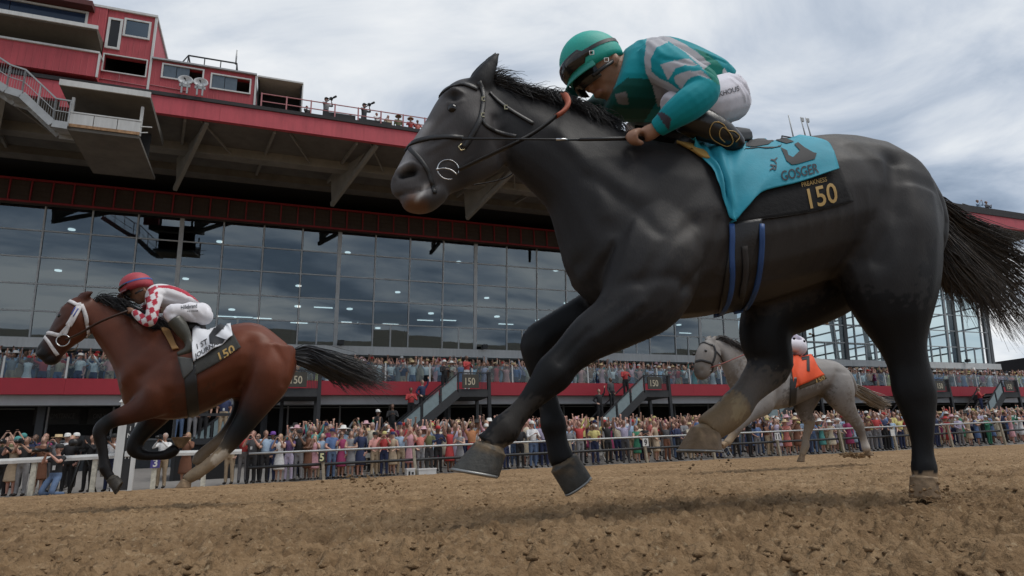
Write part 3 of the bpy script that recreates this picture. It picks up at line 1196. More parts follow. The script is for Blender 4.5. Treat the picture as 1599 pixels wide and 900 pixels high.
# ---------------------------------------------------------------- the dark grey horse in front
G_ = lambda v: (v, v * .93, v * .9)
BODY, NECK, FACE, BLK, MUDC = (.0215, .0207, .0217), (.0145, .0141, .0150), (.066, .061, .061), (.0042, .0041, .0046), (.24, .165, .10)
MUDHOOF = ((.30, .21, .125), (.22, .15, .09))
H1 = Fig((0, 2.42, 0), (1, .2, 0), 0.0)
H1.base = Vector((.55, 2.53, 0))
def build_dark_horse():
    f = H1
    # trunk
    f.sections([
        (985, 255, 884, 418, .13, .0, NECK), (1005, 222, 898, 452, .19, .0, BODY), (1030, 224, 935, 483, .225, .05, BODY), (1060, 228, 1003, 500, .25, .12, BODY),
        (1110, 230, 1080, 501, .275, .16, BODY), (1170, 224, 1160, 488, .295, .14, BODY), (1230, 215, 1240, 466, .30, .08, BODY),
        (1290, 212, 1312, 445, .285, .0, BODY), (1345, 226, 1372, 462, .27, -.05, BODY), (1395, 257, 1415, 455, .235, -.05, BODY),
        (1432, 300, 1443, 430, .16, 0, BODY), (1454, 348, 1456, 385, .06, 0, NECK)], 4)
    # neck
    f.sections([
        (745, 134, 786, 225, .062, .05, NECK), (775, 128, 794, 262, .072, .18, NECK), (828, 142, 822, 291, .085, .28, NECK), (885, 162, 858, 330, .108, .32, NECK),
        (945, 190, 874, 385, .145, .25, NECK), (1000, 217, 893, 440, .19, .1, BODY), (1040, 226, 960, 480, .21, .05, BODY)], 4)
    # head
    f.sections([
        (752, 134, 800, 232, .066, -.05, NECK), (731, 122, 792, 252, .080, -.12, FACE), (702, 131, 781, 270, .094, -.18, FACE), (680, 157, 763, 281, .100, -.16, FACE),
        (662, 189, 740, 291, .088, -.08, FACE), (645, 215, 716, 300, .072, 0, FACE), (632, 236, 698, 306, .062, .05, FACE),
        (620, 259, 684, 312, .056, .06, FACE), (611, 277, 675, 317, .055, .05, FACE), (607, 290, 662, 324, .048, .0, FACE), (612, 303, 645, 327, .030, 0, FACE)], 4)
    # lower lip and chin
    f.chain([(692, 300, 0, 12, 1.6, FACE), (674, 312, 0, 15, 1.7, FACE), (660, 318, 0, 14.5, 1.9, FACE), (645, 319, 0, 12, 2.2, (.16, .10, .075)), (634, 318, 0, 8.5, 2.4, (.10, .07, .06)), (629, 316, 0, 5, 2.4, (.08, .06, .055))])
    # ears
    for lat, dx in ((-.045, 0), (.05, -3)):
        f.chain([(748 + dx, 136, lat, 17, .8, NECK), (757 + dx, 118, lat * 1.1, 15, .75, NECK), (768 + dx, 100, lat * 1.2, 10, .7, NECK), (779 + dx, 82, lat * 1.3, 3, .8, BLK)], 4, 12)
    # near fore leg
    f.chain([(1035, 345, -.10, 62, .8, BODY), (1022, 410, -.145, 70, .9, BODY), (1002, 462, -.165, 66, .85, BODY), (965, 500, -.17, 46, .9, NECK), (922, 527, -.17, 37, .85, NECK), (886, 559, -.165, 28.5, .8, BLK),
             (864, 584, -.165, 31, .85, BLK), (847, 604, -.165, 25, .85, BLK), (822, 632, -.165, 18.5, .7, BLK), (800, 657, -.165, 21, .8, BLK), (789, 670, -.165, 26, .85, BLK),
             (771, 687, -.165, 21, .85, BLK), (761, 697, -.165, 25, .9, BLK)], 3)
    # far fore leg, knee bent
    f.chain([(985, 430, .15, 60, .8, BLK), (950, 480, .16, 46, .8, BLK), (905, 499, .16, 33, .85, BLK), (865, 518, .16, 28, .85, BLK), (842, 537, .16, 30, .85, BLK), (841, 562, .16, 24, .85, BLK),
             (849, 600, .16, 18, .7, BLK), (859, 640, .16, 18, .7, BLK), (864, 662, .16, 22, .85, BLK), (868, 684, .16, 18, .8, BLK), (874, 708, .16, 20, .9, BLK), (879, 722, .16, 22, .9, BLK)], 3)
    # near hind leg, straight down
    f.chain([(1372, 320, -.10, 84, .7, BODY), (1385, 415, -.135, 73, .8, NECK), (1394, 480, -.155, 58, .8, BLK), (1408, 535, -.16, 36, .8, BLK), (1419, 572, -.16, 30, .75, BLK), (1428, 612, -.16, 34, .62, BLK),
             (1434, 645, -.16, 27, .62, BLK), (1439, 678, -.16, 18, .8, BLK), (1441, 708, -.16, 16, .8, BLK), (1443, 730, -.16, 19, .85, BLK), (1444, 748, -.16, 17, .9, BLK), (1446, 760, -.16, 20, .95, BLK)], 3)
    # far hind leg, swung forward
    f.chain([(1330, 380, .12, 80, .6, BLK), (1265, 440, .15, 66, .7, BLK), (1205, 492, .16, 44, .75, BLK), (1195, 530, .16, 39, .75, BLK), (1203, 566, .16, 35, .7, BLK), (1185, 592, .16, 27, .7, (.05, .049, .05)),
             (1166, 614, .16, 22, .75, (.11, .10, .095)), (1150, 634, .16, 25, .85, (.09, .085, .08)), (1132, 652, .16, 24, .85, (.09, .085, .08)), (1114, 664, .16, 23, .9, (.09, .085, .08)), (1104, 672, .16, 22, .95, (.09, .085, .08))], 3)
    f.fuse('body', .0105, 10)
    # colour of the coat
    a, h, l = f.plane_co()
    f.tint([(690, 150), (640, 245)], .05, (.10, .094, .094), .8)
    f.tint([(665, 205), (625, 270)], .022, (.30, .29, .29), .8)
    f.tint([(706, 168)], .034, (.012, .0115, .012), .95)
    f.tint([(628, 279), (644, 277)], .018, (.004, .004, .004), 1.4)
    f.tint([(655, 312), (672, 300)], .018, (.24, .22, .21), .7)
    f.tint([(640, 328), (662, 330)], .020, (.17, .085, .05), .8)
    f.tint([(664, 298), (658, 312), (650, 322)], .008, (.42, .40, .38), .9)
    f.tint([(716, 200), (745, 240), (720, 285)], .04, (.022, .021, .022), .65)
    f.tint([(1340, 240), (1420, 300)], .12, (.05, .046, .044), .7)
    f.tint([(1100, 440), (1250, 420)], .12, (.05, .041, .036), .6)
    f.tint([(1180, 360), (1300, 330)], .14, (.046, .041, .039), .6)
    f.mud([(1146, 608), (1175, 634), (1160, 690), (1100, 710), (1050, 700), (1060, 650), (1120, 625)], (.25, .175, .10), 1.0, 4)
    f.mud([(1150, 612), (1168, 628), (1158, 660), (1140, 650)], (.36, .28, .16), .6, 8, .3)
    f.mud([(1410, 738), (1470, 738), (1475, 800), (1410, 800)], (.26, .18, .11), 1.0, 4)
    f.mud([(690, 684), (800, 694), (800, 720), (690, 720)], (.14, .105, .07), .8, 5)
    f.mud([(1160, 570), (1235, 580), (1180, 640), (1140, 620)], (.16, .13, .10), .35, 12, .25)
    f.mud([(800, 620), (850, 620), (800, 690), (760, 690)], (.05, .042, .035), .5, 10, .3)
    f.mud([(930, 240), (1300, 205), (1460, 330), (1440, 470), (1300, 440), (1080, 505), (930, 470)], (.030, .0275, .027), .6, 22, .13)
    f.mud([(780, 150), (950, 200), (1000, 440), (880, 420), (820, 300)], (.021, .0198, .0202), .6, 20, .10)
    f.mud([(1050, 330), (1330, 330), (1320, 450), (1080, 500)], (.055, .046, .038), .3, 26, .55)
    f.mud([(1080, 450), (1250, 430), (1300, 455), (1180, 500), (1060, 505)], (.06, .048, .038), .3, 16, .2)
    # muscles
    S = f.stroke
    S([(745, 215)], .062, .014)
    S([(785, 262), (772, 235), (768, 200)], .016, -.010)
    S([(705, 232), (668, 248)], .014, .007)
    S([(690, 262), (660, 292)], .02, -.006)
    S([(700, 195), (655, 235)], .018, -.005)
    S([(706, 157)], .02, .012)
    S([(706, 169)], .016, -.014)
    S([(628, 279), (643, 277)], .014, -.034, .0)
    S([(616, 284), (626, 268), (645, 264), (656, 272)], .009, .009, .0)
    S([(694, 160), (706, 156), (718, 163)], .009, .008)
    S([(696, 178), (708, 181), (718, 176)], .008, .005)
    S([(622, 272), (640, 264)], .012, .006, .1)
    S([(618, 310), (640, 309), (660, 304), (678, 297)], .0055, -.011, .0)
    S([(795, 285), (850, 350), (888, 420)], .022, -.012)
    S([(830, 200), (900, 260), (960, 330)], .05, .008)
    S([(1050, 262), (985, 330), (925, 405)], .06, .014)
    S([(1085, 300), (1030, 355), (985, 395)], .035, -.007)
    S([(1035, 420)], .09, .014)
    S([(1092, 320), (1096, 400), (1070, 480)], .035, -.012)
    S([(930, 470), (1000, 465), (1050, 480)], .025, -.008)
    S([(960, 500), (900, 545)], .02, .008)
    S([(890, 535), (850, 580)], .012, -.006)
    S([(925, 560), (880, 590), (850, 622)], .010, -.006)
    S([(1335, 290), (1325, 370), (1300, 430)], .045, -.028)
    S([(1255, 250), (1300, 300), (1318, 360)], .05, -.010)
    S([(960, 470), (990, 420), (1040, 380)], .03, -.010)
    S([(1075, 380), (1060, 440), (1020, 480)], .02, -.009)
    S([(905, 300), (955, 350), (985, 400)], .03, -.009)
    S([(860, 220), (910, 300), (925, 360)], .03, .007)
    S([(930, 400), (905, 440)], .03, .012)
    S([(825, 640), (800, 668)], .006, -.004)
    S([(868, 592), (840, 620)], .006, -.005)
    S([(1432, 650), (1438, 720)], .007, -.006)
    S([(1448, 600), (1452, 650)], .008, .007)
    S([(1410, 560), (1430, 600)], .01, -.006)
    S([(1190, 585), (1160, 622)], .007, -.005)
    S([(1360, 380)], .1, .016)
    S([(1395, 290), (1425, 370), (1425, 450)], .022, -.014)
    S([(1350, 250), (1390, 300)], .05, .01)
    S([(1400, 500), (1425, 590)], .014, -.008)
    S([(1290, 240), (1330, 300)], .04, -.006)
    for x in range(1115, 1290, 24):
        S([(x, 340), (x + 14, 400), (x + 8, 445)], .012, .0022)
    for px in ([(735, 260), (712, 275), (700, 268), (688, 274)], [(690, 235), (672, 232), (664, 240)], [(955, 512), (925, 535), (900, 560)], [(1080, 450), (1130, 462), (1180, 452)]):
        S(px, .005, .0028)
    root = empty('horse', f.base)
    tag(root, 'dark grey horse galloping in front with turquoise saddle cloth and muddy hooves', 'horse', 'racehorses galloping on the dirt')
    link('body', f.me, root, M_COAT)
    mh = ((.15, .105, .06), (.062, .060, .054))
    mm = MUDHOOF
    shoe = mat('horseshoe_steel', (.3, .3, .29), .45, .8)
    hoof(f, 'hoof', (742, 690), (790, 711), (704, 733), (779, 746), -.165, root, mh, shoe)
    hoof(f, 'hoof', (861, 737), (900, 709), (884, 774), (922, 744), .16, root, mh, shoe)
    hoof(f, 'hoof', (1425, 744), (1459, 746), (1424, 777), (1464, 780), -.16, root, mm)
    hoof(f, 'hoof', (1081, 666), (1124, 679), (1059, 704), (1124, 706), .16, root, mm, shoe)
    f.bvh()
    p, nn = f.hit(706, 169, -.010)
    for q in (p, f.flip(p)):
        MB().sphere(q - f.base, .0215, 16, 10).build('eye', M_EYE, root)
    p, nn = f.hit(634, 277, -.004)
    # mane
    hm = hair_mat('black_mane_hair', (.008, .008, .009), (.03, .027, .026))
    gs = []
    for i in range(12):
        u = i / 11
        x0, y0 = 752 + 198 * u, 128 + 62 * u + 6 * math.sin(u * 7)
        lat = -.02
        tipx, tipy = x0 + 60 - 26 * u + 10 * math.sin(i * 2.3), y0 - 2 + 34 * u + 8 * math.sin(i * 1.7)
        gs.append([f.P(x0, y0 + 8, lat), f.P(x0 + 18 - 6 * u, y0 - 6 + 6 * u, lat - .01), f.P(x0 + 42 - 20 * u, y0 - 8 + 18 * u + 5 * math.sin(i), lat - .03), f.P(tipx, tipy, lat - .05)])
    strands('mane', gs, 1300, .0024, hm, root, f.base, .75, 3)
    gs = [[f.P(745 + 8 * i, 128, -.03 + .01 * i), f.P(765 + 6 * i, 112 + 6 * i, -.04), f.P(795 + 4 * i, 108 + 8 * i, -.03)] for i in range(4)]
    strands('forelock', gs, 140, .0022, hm, root, f.base, .6, 5)
    # tail
    ht = hair_mat('dark_tail_hair', (.012, .0105, .0095), (.17, .135, .105))
    ends = [(1600, 392, .02), (1650, 430, .05), (1665, 500, .08), (1650, 556, .02), (1600, 548, -.05), (1560, 518, -.04), (1520, 490, 0), (1484, 470, .03)]
    gs = []
    for k, (ex, ey, lt) in enumerate(ends):
        u = k / (len(ends) - 1)
        gs.append([f.P(1437, 300 + 40 * u, 0), f.P(1464 - 4 * u, 312 + 82 * u, lt * .3), f.P(1506 - 30 * u, 345 + 90 * u, lt * .7), f.P((1505 - 25 * u + ex) / 2 + 12 * (1 - u), (360 + 72 * u + ey) / 2 - 4, lt), f.P(ex, ey, lt)])
    strands('tail', gs, 2300, .0027, ht, root, f.base, 1.35, 9, 4, lambda u, r: (r.random() ** 2) * .55 + .9 * max(0, u - .3) * r.random())
    return root
HORSE1 = build_dark_horse()
# ---------------------------------------------------------------- the bay horse on the left
def build_bay_horse():
    f = H2
    B, D, K, MU = (.105, .032, .0155), (.058, .019, .011), (.009, .0075, .0075), (.22, .165, .11)
    f.sections([
        (243, 515, 189, 614, .12, 0, D), (256, 512, 194, 634, .19, 0, B), (272, 514, 213, 646, .225, .05, B), (290, 516, 240, 655, .25, .1, B), (315, 517, 276, 656, .275, .16, B),
        (340, 514, 310, 648, .295, .14, B), (362, 508, 340, 634, .3, .08, B), (388, 504, 366, 621, .285, 0, B), (412, 509, 396, 618, .27, -.05, B),
        (434, 525, 424, 618, .235, -.05, B), (453, 542, 445, 606, .16, 0, B), (464, 564, 460, 586, .06, 0, D)], 4)
    f.sections([
        (133, 466, 141, 500, .062, .05, B), (146, 466, 146, 525, .072, .18, B), (170, 472, 158, 545, .085, .28, B), (200, 487, 173, 568, .108, .32, B),
        (228, 505, 184, 594, .145, .25, B), (248, 517, 192, 622, .19, .1, B), (268, 516, 222, 644, .21, .05, B)], 4)
    f.sections([
        (135, 466, 143, 504, .066, -.05, B), (126, 462, 140, 514, .08, -.12, B), (111, 468, 137, 525, .094, -.18, B), (99, 480, 128, 533, .1, -.16, B),
        (88, 496, 115, 541, .088, -.08, B), (79, 512, 103, 551, .072, 0, D), (71, 525, 95, 560, .062, .05, D),
        (63, 535, 89, 566, .056, .06, K), (57, 543, 84, 568, .055, .05, K), (54, 550, 76, 568, .048, 0, K), (57, 557, 70, 566, .03, 0, K)], 4)
    f.chain([(92, 556, 0, 6, 1.6, K), (84, 564, 0, 7, 1.6, K), (76, 567, 0, 5, 1.9, K), (71, 566, 0, 3, 2.2, K)])
    for lat, dx in ((-.045, 0), (.05, -4)):
        f.chain([(128 + dx, 467, lat, 7, .8, D), (135 + dx, 461, lat * 1.1, 6.5, .75, D), (142 + dx, 457.5, lat * 1.2, 4.5, .7, D), (149 + dx, 454.5, lat * 1.3, 1.2, .8, K)], 4, 12)
    # near fore leg
    f.chain([(255, 590, -.10, 32, .8, B), (246, 622, -.15, 30, .85, B), (222, 638, -.165, 22, .85, D), (195, 649, -.165, 17, .85, D), (174, 657, -.165, 13.5, .8, K), (160, 667, -.165, 13, .85, K), (156, 679, -.165, 11.5, .85, K),
             (160, 700, -.165, 9, .75, K), (162, 718, -.165, 9, .75, K), (164, 731, -.165, 10.5, .85, K), (169, 741, -.165, 8.5, .85, K), (173, 748, -.165, 9.5, .9, K)], 3)
    # far fore leg folded
    f.chain([(262, 615, .15, 30, .8, D), (247, 645, .16, 22, .8, D), (228, 668, .16, 16.5, .85, K), (212, 690, .16, 13.5, .85, K), (211, 703, .16, 13, .85, K), (224, 711, .16, 9.5, .8, K), (240, 712, .16, 8.5, .75, K),
             (258, 711, .16, 9, .8, K), (268, 706, .16, 10.5, .9, K), (277, 698, .16, 9, .9, K)], 3)
    # near hind leg
    f.chain([(420, 545, -.10, 42, .7, B), (418, 590, -.14, 38, .8, B), (402, 625, -.16, 28, .8, D), (386, 654, -.16, 20, .8, K), (368, 680, -.16, 17, .65, K), (353, 700, -.16, 13, .65, (.06, .045, .03)),
             (338, 716, -.16, 11.5, .8, MU), (318, 732, -.16, 11, .8, MU), (306, 740, -.16, 12, .85, MU), (296, 746, -.16, 10, .9, MU), (289, 751, -.16, 10, .9, MU)], 3)
    # far hind leg
    f.chain([(405, 580, .12, 36, .6, D), (388, 630, .15, 24, .75, K), (370, 662, .16, 17, .75, K), (352, 684, .16, 15, .65, (.10, .075, .05)), (336, 694, .16, 11, .8, MU), (320, 706, .16, 10, .8, MU), (311, 716, .16, 11, .85, MU), (308, 726, .16, 9, .9, MU)], 3)
    f.fuse('body', .015, 10)
    S = f.stroke
    f.tint([(110, 490), (85, 520)], .09, (.04, .015, .01), .6)
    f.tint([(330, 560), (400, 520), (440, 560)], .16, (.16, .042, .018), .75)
    f.tint([(250, 560), (300, 600)], .13, (.065, .02, .012), .5)
    f.mud([(345, 700), (362, 715), (300, 770), (262, 770), (280, 745)], (.24, .18, .115), 1.0, 3, .3)
    f.mud([(330, 716), (352, 700), (360, 712), (335, 735)], (.46, .40, .32), .8, 3, .3)
    f.mud([(352, 680), (300, 712), (300, 740), (325, 725)], (.20, .15, .10), .8, 3, .3)
    f.mud([(270, 620), (330, 600), (350, 650), (270, 670)], (.035, .02, .014), .4, 8, .2)
    S([(131, 500)], .062, .014)
    S([(141, 517), (136, 505), (135, 490)], .016, -.010)
    S([(112, 508), (95, 520)], .016, .007)
    S([(100, 484)], .022, .012)
    S([(92, 496)], .013, -.008)
    S([(62, 546)], .016, -.016, .1)
    S([(62, 562), (74, 561), (86, 556)], .008, -.006)
    S([(150, 530), (175, 570), (192, 605)], .024, -.012)
    S([(262, 530), (235, 560), (205, 600)], .055, .014)
    S([(280, 545), (255, 575), (230, 595)], .04, -.01)
    S([(252, 612)], .08, .02)
    S([(283, 570), (284, 610), (270, 645)], .035, -.014)
    S([(397, 545), (392, 580), (378, 612)], .045, -.022)
    S([(415, 580)], .1, .016)
    S([(432, 550), (447, 575), (446, 605)], .025, -.009)
    S([(415, 525), (430, 545)], .06, .004)
    S([(200, 640), (175, 655)], .015, .006)
    root = empty('horse', f.base)
    tag(root, 'bay horse galloping at left with white bridle and white saddle cloth', 'horse', 'racehorses galloping on the dirt')
    link('body', f.me, root, M_COAT_GLOSSY)
    hd = ((.06, .05, .035), (.05, .045, .038))
    mm = MUDHOOF
    hoof(f, 'hoof', (166, 751), (184, 743), (180, 773), (192, 752), -.165, root, hd)
    hoof(f, 'hoof', (271, 691), (287, 699), (267, 683), (299, 683), .16, root, mm)
    hoof(f, 'hoof', (284, 748), (299, 753), (273, 762), (298, 762), -.16, root, mm)
    hoof(f, 'hoof', (305, 722), (317, 724), (305, 734), (315, 736), .16, root, mm)
    f.bvh()
    p, nn = f.hit(92, 493, -.009)
    for q in (p, f.flip(p)):
        MB().sphere(q - f.base, .0185, 14, 9).build('eye', M_EYE, root)
    hm = bpy.data.materials['black_mane_hair']
    gs = []
    for i in range(9):
        u = i / 8
        x0, y0 = 146 + 92 * u, 467 + 47 * u
        gs.append([f.P(x0, y0 + 4, -.02), f.P(x0 + 10, y0 - 5, -.03), f.P(x0 + 24, y0 - 2 + 3 * math.sin(i * 2), -.05), f.P(x0 + 40 + 5 * math.sin(i * 2.3), y0 + 6 + 9 * u + 4 * math.sin(i), -.08)])
    strands('mane', gs, 800, .004, hm, root, f.base, 1.0, 13)
    gs = []
    for k in range(6):
        u = k / 5
        gs.append([f.P(461, 548 + 16 * u), f.P(485, 546 + 26 * u, .02), f.P(520 - 6 * u, 560 + 22 * u, .05 * (k - 2)), f.P(580 - 50 * u, 583 + 12 * u, .06 * (k - 2)), f.P(632 - 100 * u, 604 + 2 * math.sin(k), .06 * (k - 2))])
    strands('tail', gs, 1000, .0045, hair_mat('black_tail_hair', (.008, .008, .009), (.06, .06, .062), .35), root, f.base, 1.6, 21)
    return root
H2 = Fig((-2.85, 4.75, 0), (1, .3, 0), 0.0)
H2.base = Vector((-2.85, 4.75, zground(-2.85, 4.75)))
HORSE2 = build_bay_horse()

# ---------------------------------------------------------------- the light grey horse behind
def build_light_horse():
    f = H3
    B, D, K, MU = (.235, .215, .198), (.165, .14, .118), (.065, .055, .047), (.30, .225, .15)
    f.sections([
        (1165, 553, 1145, 604, .12, 0, D), (1180, 556, 1150, 622, .19, 0, B), (1198, 556, 1165, 634, .23, .05, B), (1215, 555, 1190, 641, .26, .12, B), (1238, 555, 1222, 639, .285, .14, B),
        (1258, 557, 1248, 630, .295, .08, B), (1275, 560, 1270, 619, .285, 0, B), (1295, 564, 1290, 617, .27, -.05, B),
        (1313, 577, 1312, 622, .23, -.05, B), (1327, 597, 1326, 622, .15, 0, D)], 4)
    f.sections([
        (1111, 530, 1121, 552, .062, .05, B), (1121, 530, 1127, 565, .072, .18, B), (1136, 534, 1132, 580, .085, .28, B), (1150, 541, 1138, 594, .108, .32, D),
        (1164, 552, 1145, 610, .15, .25, D), (1182, 556, 1160, 628, .2, .1, B)], 4)
    # the head is turned a little towards the camera
    L = -.05
    f.sections([
        (1112, 530, 1124, 556, .066, -.05, B), (1105, 530, 1122, 566, .085, -.12, B), (1097, 534, 1120, 574, .098, -.18, B), (1092, 541, 1116, 580, .104, -.16, B),
        (1088, 550, 1110, 585, .092, -.08, B), (1086, 560, 1106, 589, .076, 0, B), (1084.5, 569, 1104, 591, .066, .05, D),
        (1083.5, 577, 1102, 593, .06, .06, K), (1085, 585, 1098, 594, .05, 0, K), (1088, 590, 1094, 594, .03, 0, K)], 4, lat=L)
    for lat, dx in ((-.09, 0), (.02, -9)):
        f.chain([(1112 + dx, 533, lat, 4.2, .8, B), (1115 + dx, 529, lat, 3.8, .75, B), (1118 + dx, 526, lat, 2.6, .7, D), (1121 + dx, 524, lat, .8, .8, D)], 4, 12)
    f.chain([(1195, 610, -.10, 20, .8, B), (1190, 630, -.15, 17, .85, D), (1172, 646, -.165, 11, .85, B), (1158, 660, -.165, 8.5, .85, B), (1148, 673, -.165, 7.5, .85, D), (1142, 683, -.165, 6, .8, MU), (1137, 690, -.165, 6, .85, MU), (1132, 693, -.165, 5, .9, MU)], 3)
    f.chain([(1185, 610, .12, 18, .8, D), (1165, 640, .16, 11, .85, D), (1140, 655, .16, 8, .85, D), (1118, 668, .16, 7, .8, MU), (1100, 680, .16, 6, .85, MU)], 3)
    f.chain([(1302, 592, -.10, 27, .7, B), (1310, 615, -.14, 23, .8, D), (1320, 635, -.16, 15, .8, D), (1332, 652, -.16, 10.5, .7, D), (1340, 664, -.16, 9, .7, D), (1346, 680, -.16, 5.8, .8, D),
             (1350, 692, -.16, 5.6, .8, (.4, .36, .32)), (1352, 699, -.16, 6.4, .85, (.4, .36, .32)), (1355, 705, -.16, 5, .9, MU)], 3)
    f.chain([(1262, 600, .10, 24, .7, D), (1256, 625, .15, 20, .75, D), (1257, 645, .16, 12, .75, D), (1264, 660, .16, 9, .7, D), (1261, 673, .16, 6.5, .7, D), (1258, 688, .16, 5.5, .8, B), (1258, 696, .16, 6.3, .85, B), (1254, 706, .16, 5, .9, MU), (1252, 712, .16, 5, .9, MU)], 3)
    f.fuse('body', .018, 8)
    S = f.stroke
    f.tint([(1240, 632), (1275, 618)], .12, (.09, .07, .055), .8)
    f.tint([(1088, 588), (1098, 592)], .06, (.16, .14, .125), .7)
    f.mud([(1150, 545), (1340, 545), (1340, 660), (1150, 660)], (.26, .245, .235), .55, 30, .35)
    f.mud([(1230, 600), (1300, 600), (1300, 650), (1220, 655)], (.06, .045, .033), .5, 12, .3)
    f.mud([(1240, 660), (1280, 655), (1270, 730), (1240, 730)], (.28, .21, .14), .7, 5, .4)
    S([(1116, 560)], .07, .014)
    S([(1101, 549)], .02, -.01)
    S([(1088, 580)], .02, -.016, .1)
    S([(1210, 570), (1205, 600), (1190, 630)], .05, -.016)
    S([(1283, 585), (1280, 600), (1275, 615)], .05, -.02)
    S([(1308, 590), (1318, 610)], .03, -.014)
    root = empty('horse', f.base)
    tag(root, 'pale grey horse galloping behind the dark one, orange saddle cloth', 'horse', 'racehorses galloping on the dirt')
    link('body', f.me, root, M_COAT)
    mm = MUDHOOF
    hoof(f, 'hoof', (1130, 689), (1136, 697), (1124, 692), (1130, 701), -.165, root, mm)
    hoof(f, 'hoof', (1100, 676), (1107, 683), (1093, 681), (1101, 689), .16, root, mm)
    hoof(f, 'hoof', (1351, 701), (1358, 704), (1353, 712), (1363, 712), -.16, root, mm)
    hoof(f, 'hoof', (1250, 708), (1256, 712), (1245, 721), (1255, 722), .16, root, mm)
    f.bvh()
    p, nn = f.hit(1102, 548, -.008)
    for q in (p, f.flip(p)):
        MB().sphere(q - f.base, .02, 12, 8).build('eye', M_EYE, root)
    hm = hair_mat('dark_grey_mane_hair', (.02, .018, .017), (.08, .07, .065))
    gs = [[f.P(1118 + 46 * u, 530 + 22 * u, -.02), f.P(1124 + 46 * u, 526 + 22 * u, -.03), f.P(1132 + 46 * u, 529 + 23 * u, -.06), f.P(1140 + 45 * u, 538 + 22 * u, -.09)] for u in (0, .2, .4, .6, .8, 1)]
    strands('mane', gs, 160, .009, hm, root, f.base, .9, 31)
    gs = [[f.P(1326, 598 + 10 * u), f.P(1345, 606 + 14 * u, .03 * k), f.P(1370 - 3 * u, 620 + 12 * u, .04 * k), f.P(1396 - 14 * u, 632 + 6 * u, .04 * k)] for k, u in enumerate((0, .33, .66, 1))]
    strands('tail', gs, 260, .011, hair_mat('pale_tail_hair', (.20, .17, .14), (.42, .37, .31)), root, f.base, 1.5, 33)
    return root
H3 = Fig((4.0, 8.9, 0), (1, .38, 0), 0.0)
H3.base = Vector((4.0, 8.9, zground(4.0, 8.9)))
HORSE3 = build_light_horse()
# ---------------------------------------------------------------- riders and tack
def paint(f, poly, col, blend=1.0):
    """dye the cloth inside an outline"""
    x, y = pixco(f.co, f.origin)
    c = np.zeros(len(x), bool)
    for (x0, y0), (x1, y1) in zip(poly, poly[1:] + poly[:1]):
        if y0 == y1:
            continue
        c ^= ((y0 > y) != (y1 > y)) & (x < (x1 - x0) * (y - y0) / (y1 - y0) + x0)
    f.cols[c, :3] = np.array(col)
    f.commit()

def printed(fig, tree, name, mt, parent, poly=None, text=None, at_=None, xv=None, yv=None, lift=.003, bold=0.0, maxe=3.0):
    """lettering or a mark laid on a cloth: picture outline or text frame -> mesh resting on the surface"""
    if text:
        me = text_mesh(text, bold)
        bm = bmesh.new()
        bm.from_mesh(me)
        xs = [v.co.x for v in bm.verts]
        x0, x1 = min(xs), max(xs)
        for v in bm.verts:
            a, b = (v.co.x - x0) / (x1 - x0), v.co.y / .7
            v.co = (at_[0] + xv[0] * a + yv[0] * b, at_[1] + xv[1] * a + yv[1] * b, 0)
    else:
        bm = bmesh.new()
        bm.faces.new([bm.verts.new((x, y, 0)) for x, y in poly])
    bmesh.ops.triangulate(bm, faces=bm.faces[:])
    for _ in range(3):
        L = [e for e in bm.edges if e.calc_length() > maxe]
        if not L:
            break
        bmesh.ops.subdivide_edges(bm, edges=L, cuts=1)
        bmesh.ops.triangulate(bm, faces=bm.faces[:])
    for v in bm.verts:
        d = ray(v.co.x, v.co.y).normalized()
        h = tree.ray_cast(CAM, d)
        if h[0] is None:
            h = tree.find_nearest(fig.P(v.co.x, v.co.y, -.25))
        nn = h[1] if h[1].dot(d) < 0 else -h[1]
        v.co = h[0] + nn * lift - fig.base
    me = bpy.data.meshes.new(name)
    bm.to_mesh(me)
    bm.free()
    return link(name, me, parent, mt)

def tree_of(me, base):
    return BVHTree.FromPolygons([v.co + base for v in me.vertices], [tuple(p.vertices) for p in me.polygons])

def ring(c, ax, r, th, mb, base, n=22, a0=0.0, a1=2 * math.pi):
    ax = ax.normalized()
    x = ax.cross(Vector((0, 0, 1))).normalized()
    y = ax.cross(x)
    mb.tube([c - base + r * (math.cos(a) * x + math.sin(a) * y) for a in np.linspace(a0, a1, n)], th, 6, 0, False)

def helmet_shell(f, c, fwd, up, rl, ru, rw, base, name, mt, parent, k=1.0, a_min=-.35):
    """half ellipsoid cap: c centre, fwd and up are unit vectors in the rider's plane"""
    mb = MB()
    nu, nv = 28, 12
    vs = []
    for j in range(nv + 1):
        el = a_min + (math.pi / 2 - a_min) * j / nv
        for i in range(nu):
            az = 2 * math.pi * i / nu
            lowf = 1.0
            p = c + fwd * (rl * k * math.cos(el) * math.cos(az)) + f.n * (rw * k * math.cos(el) * math.sin(az)) + up * (ru * k * math.sin(el))
            vs.append(p - base)
    fs = [(j * nu + i, j * nu + (i + 1) % nu, (j + 1) * nu + (i + 1) % nu, (j + 1) * nu + i) for j in range(nv) for i in range(nu)]
    fs.append(tuple(range(nu - 1, -1, -1)))
    mb.add(vs, fs, 0, True)
    return mb.build(name, mt, parent)

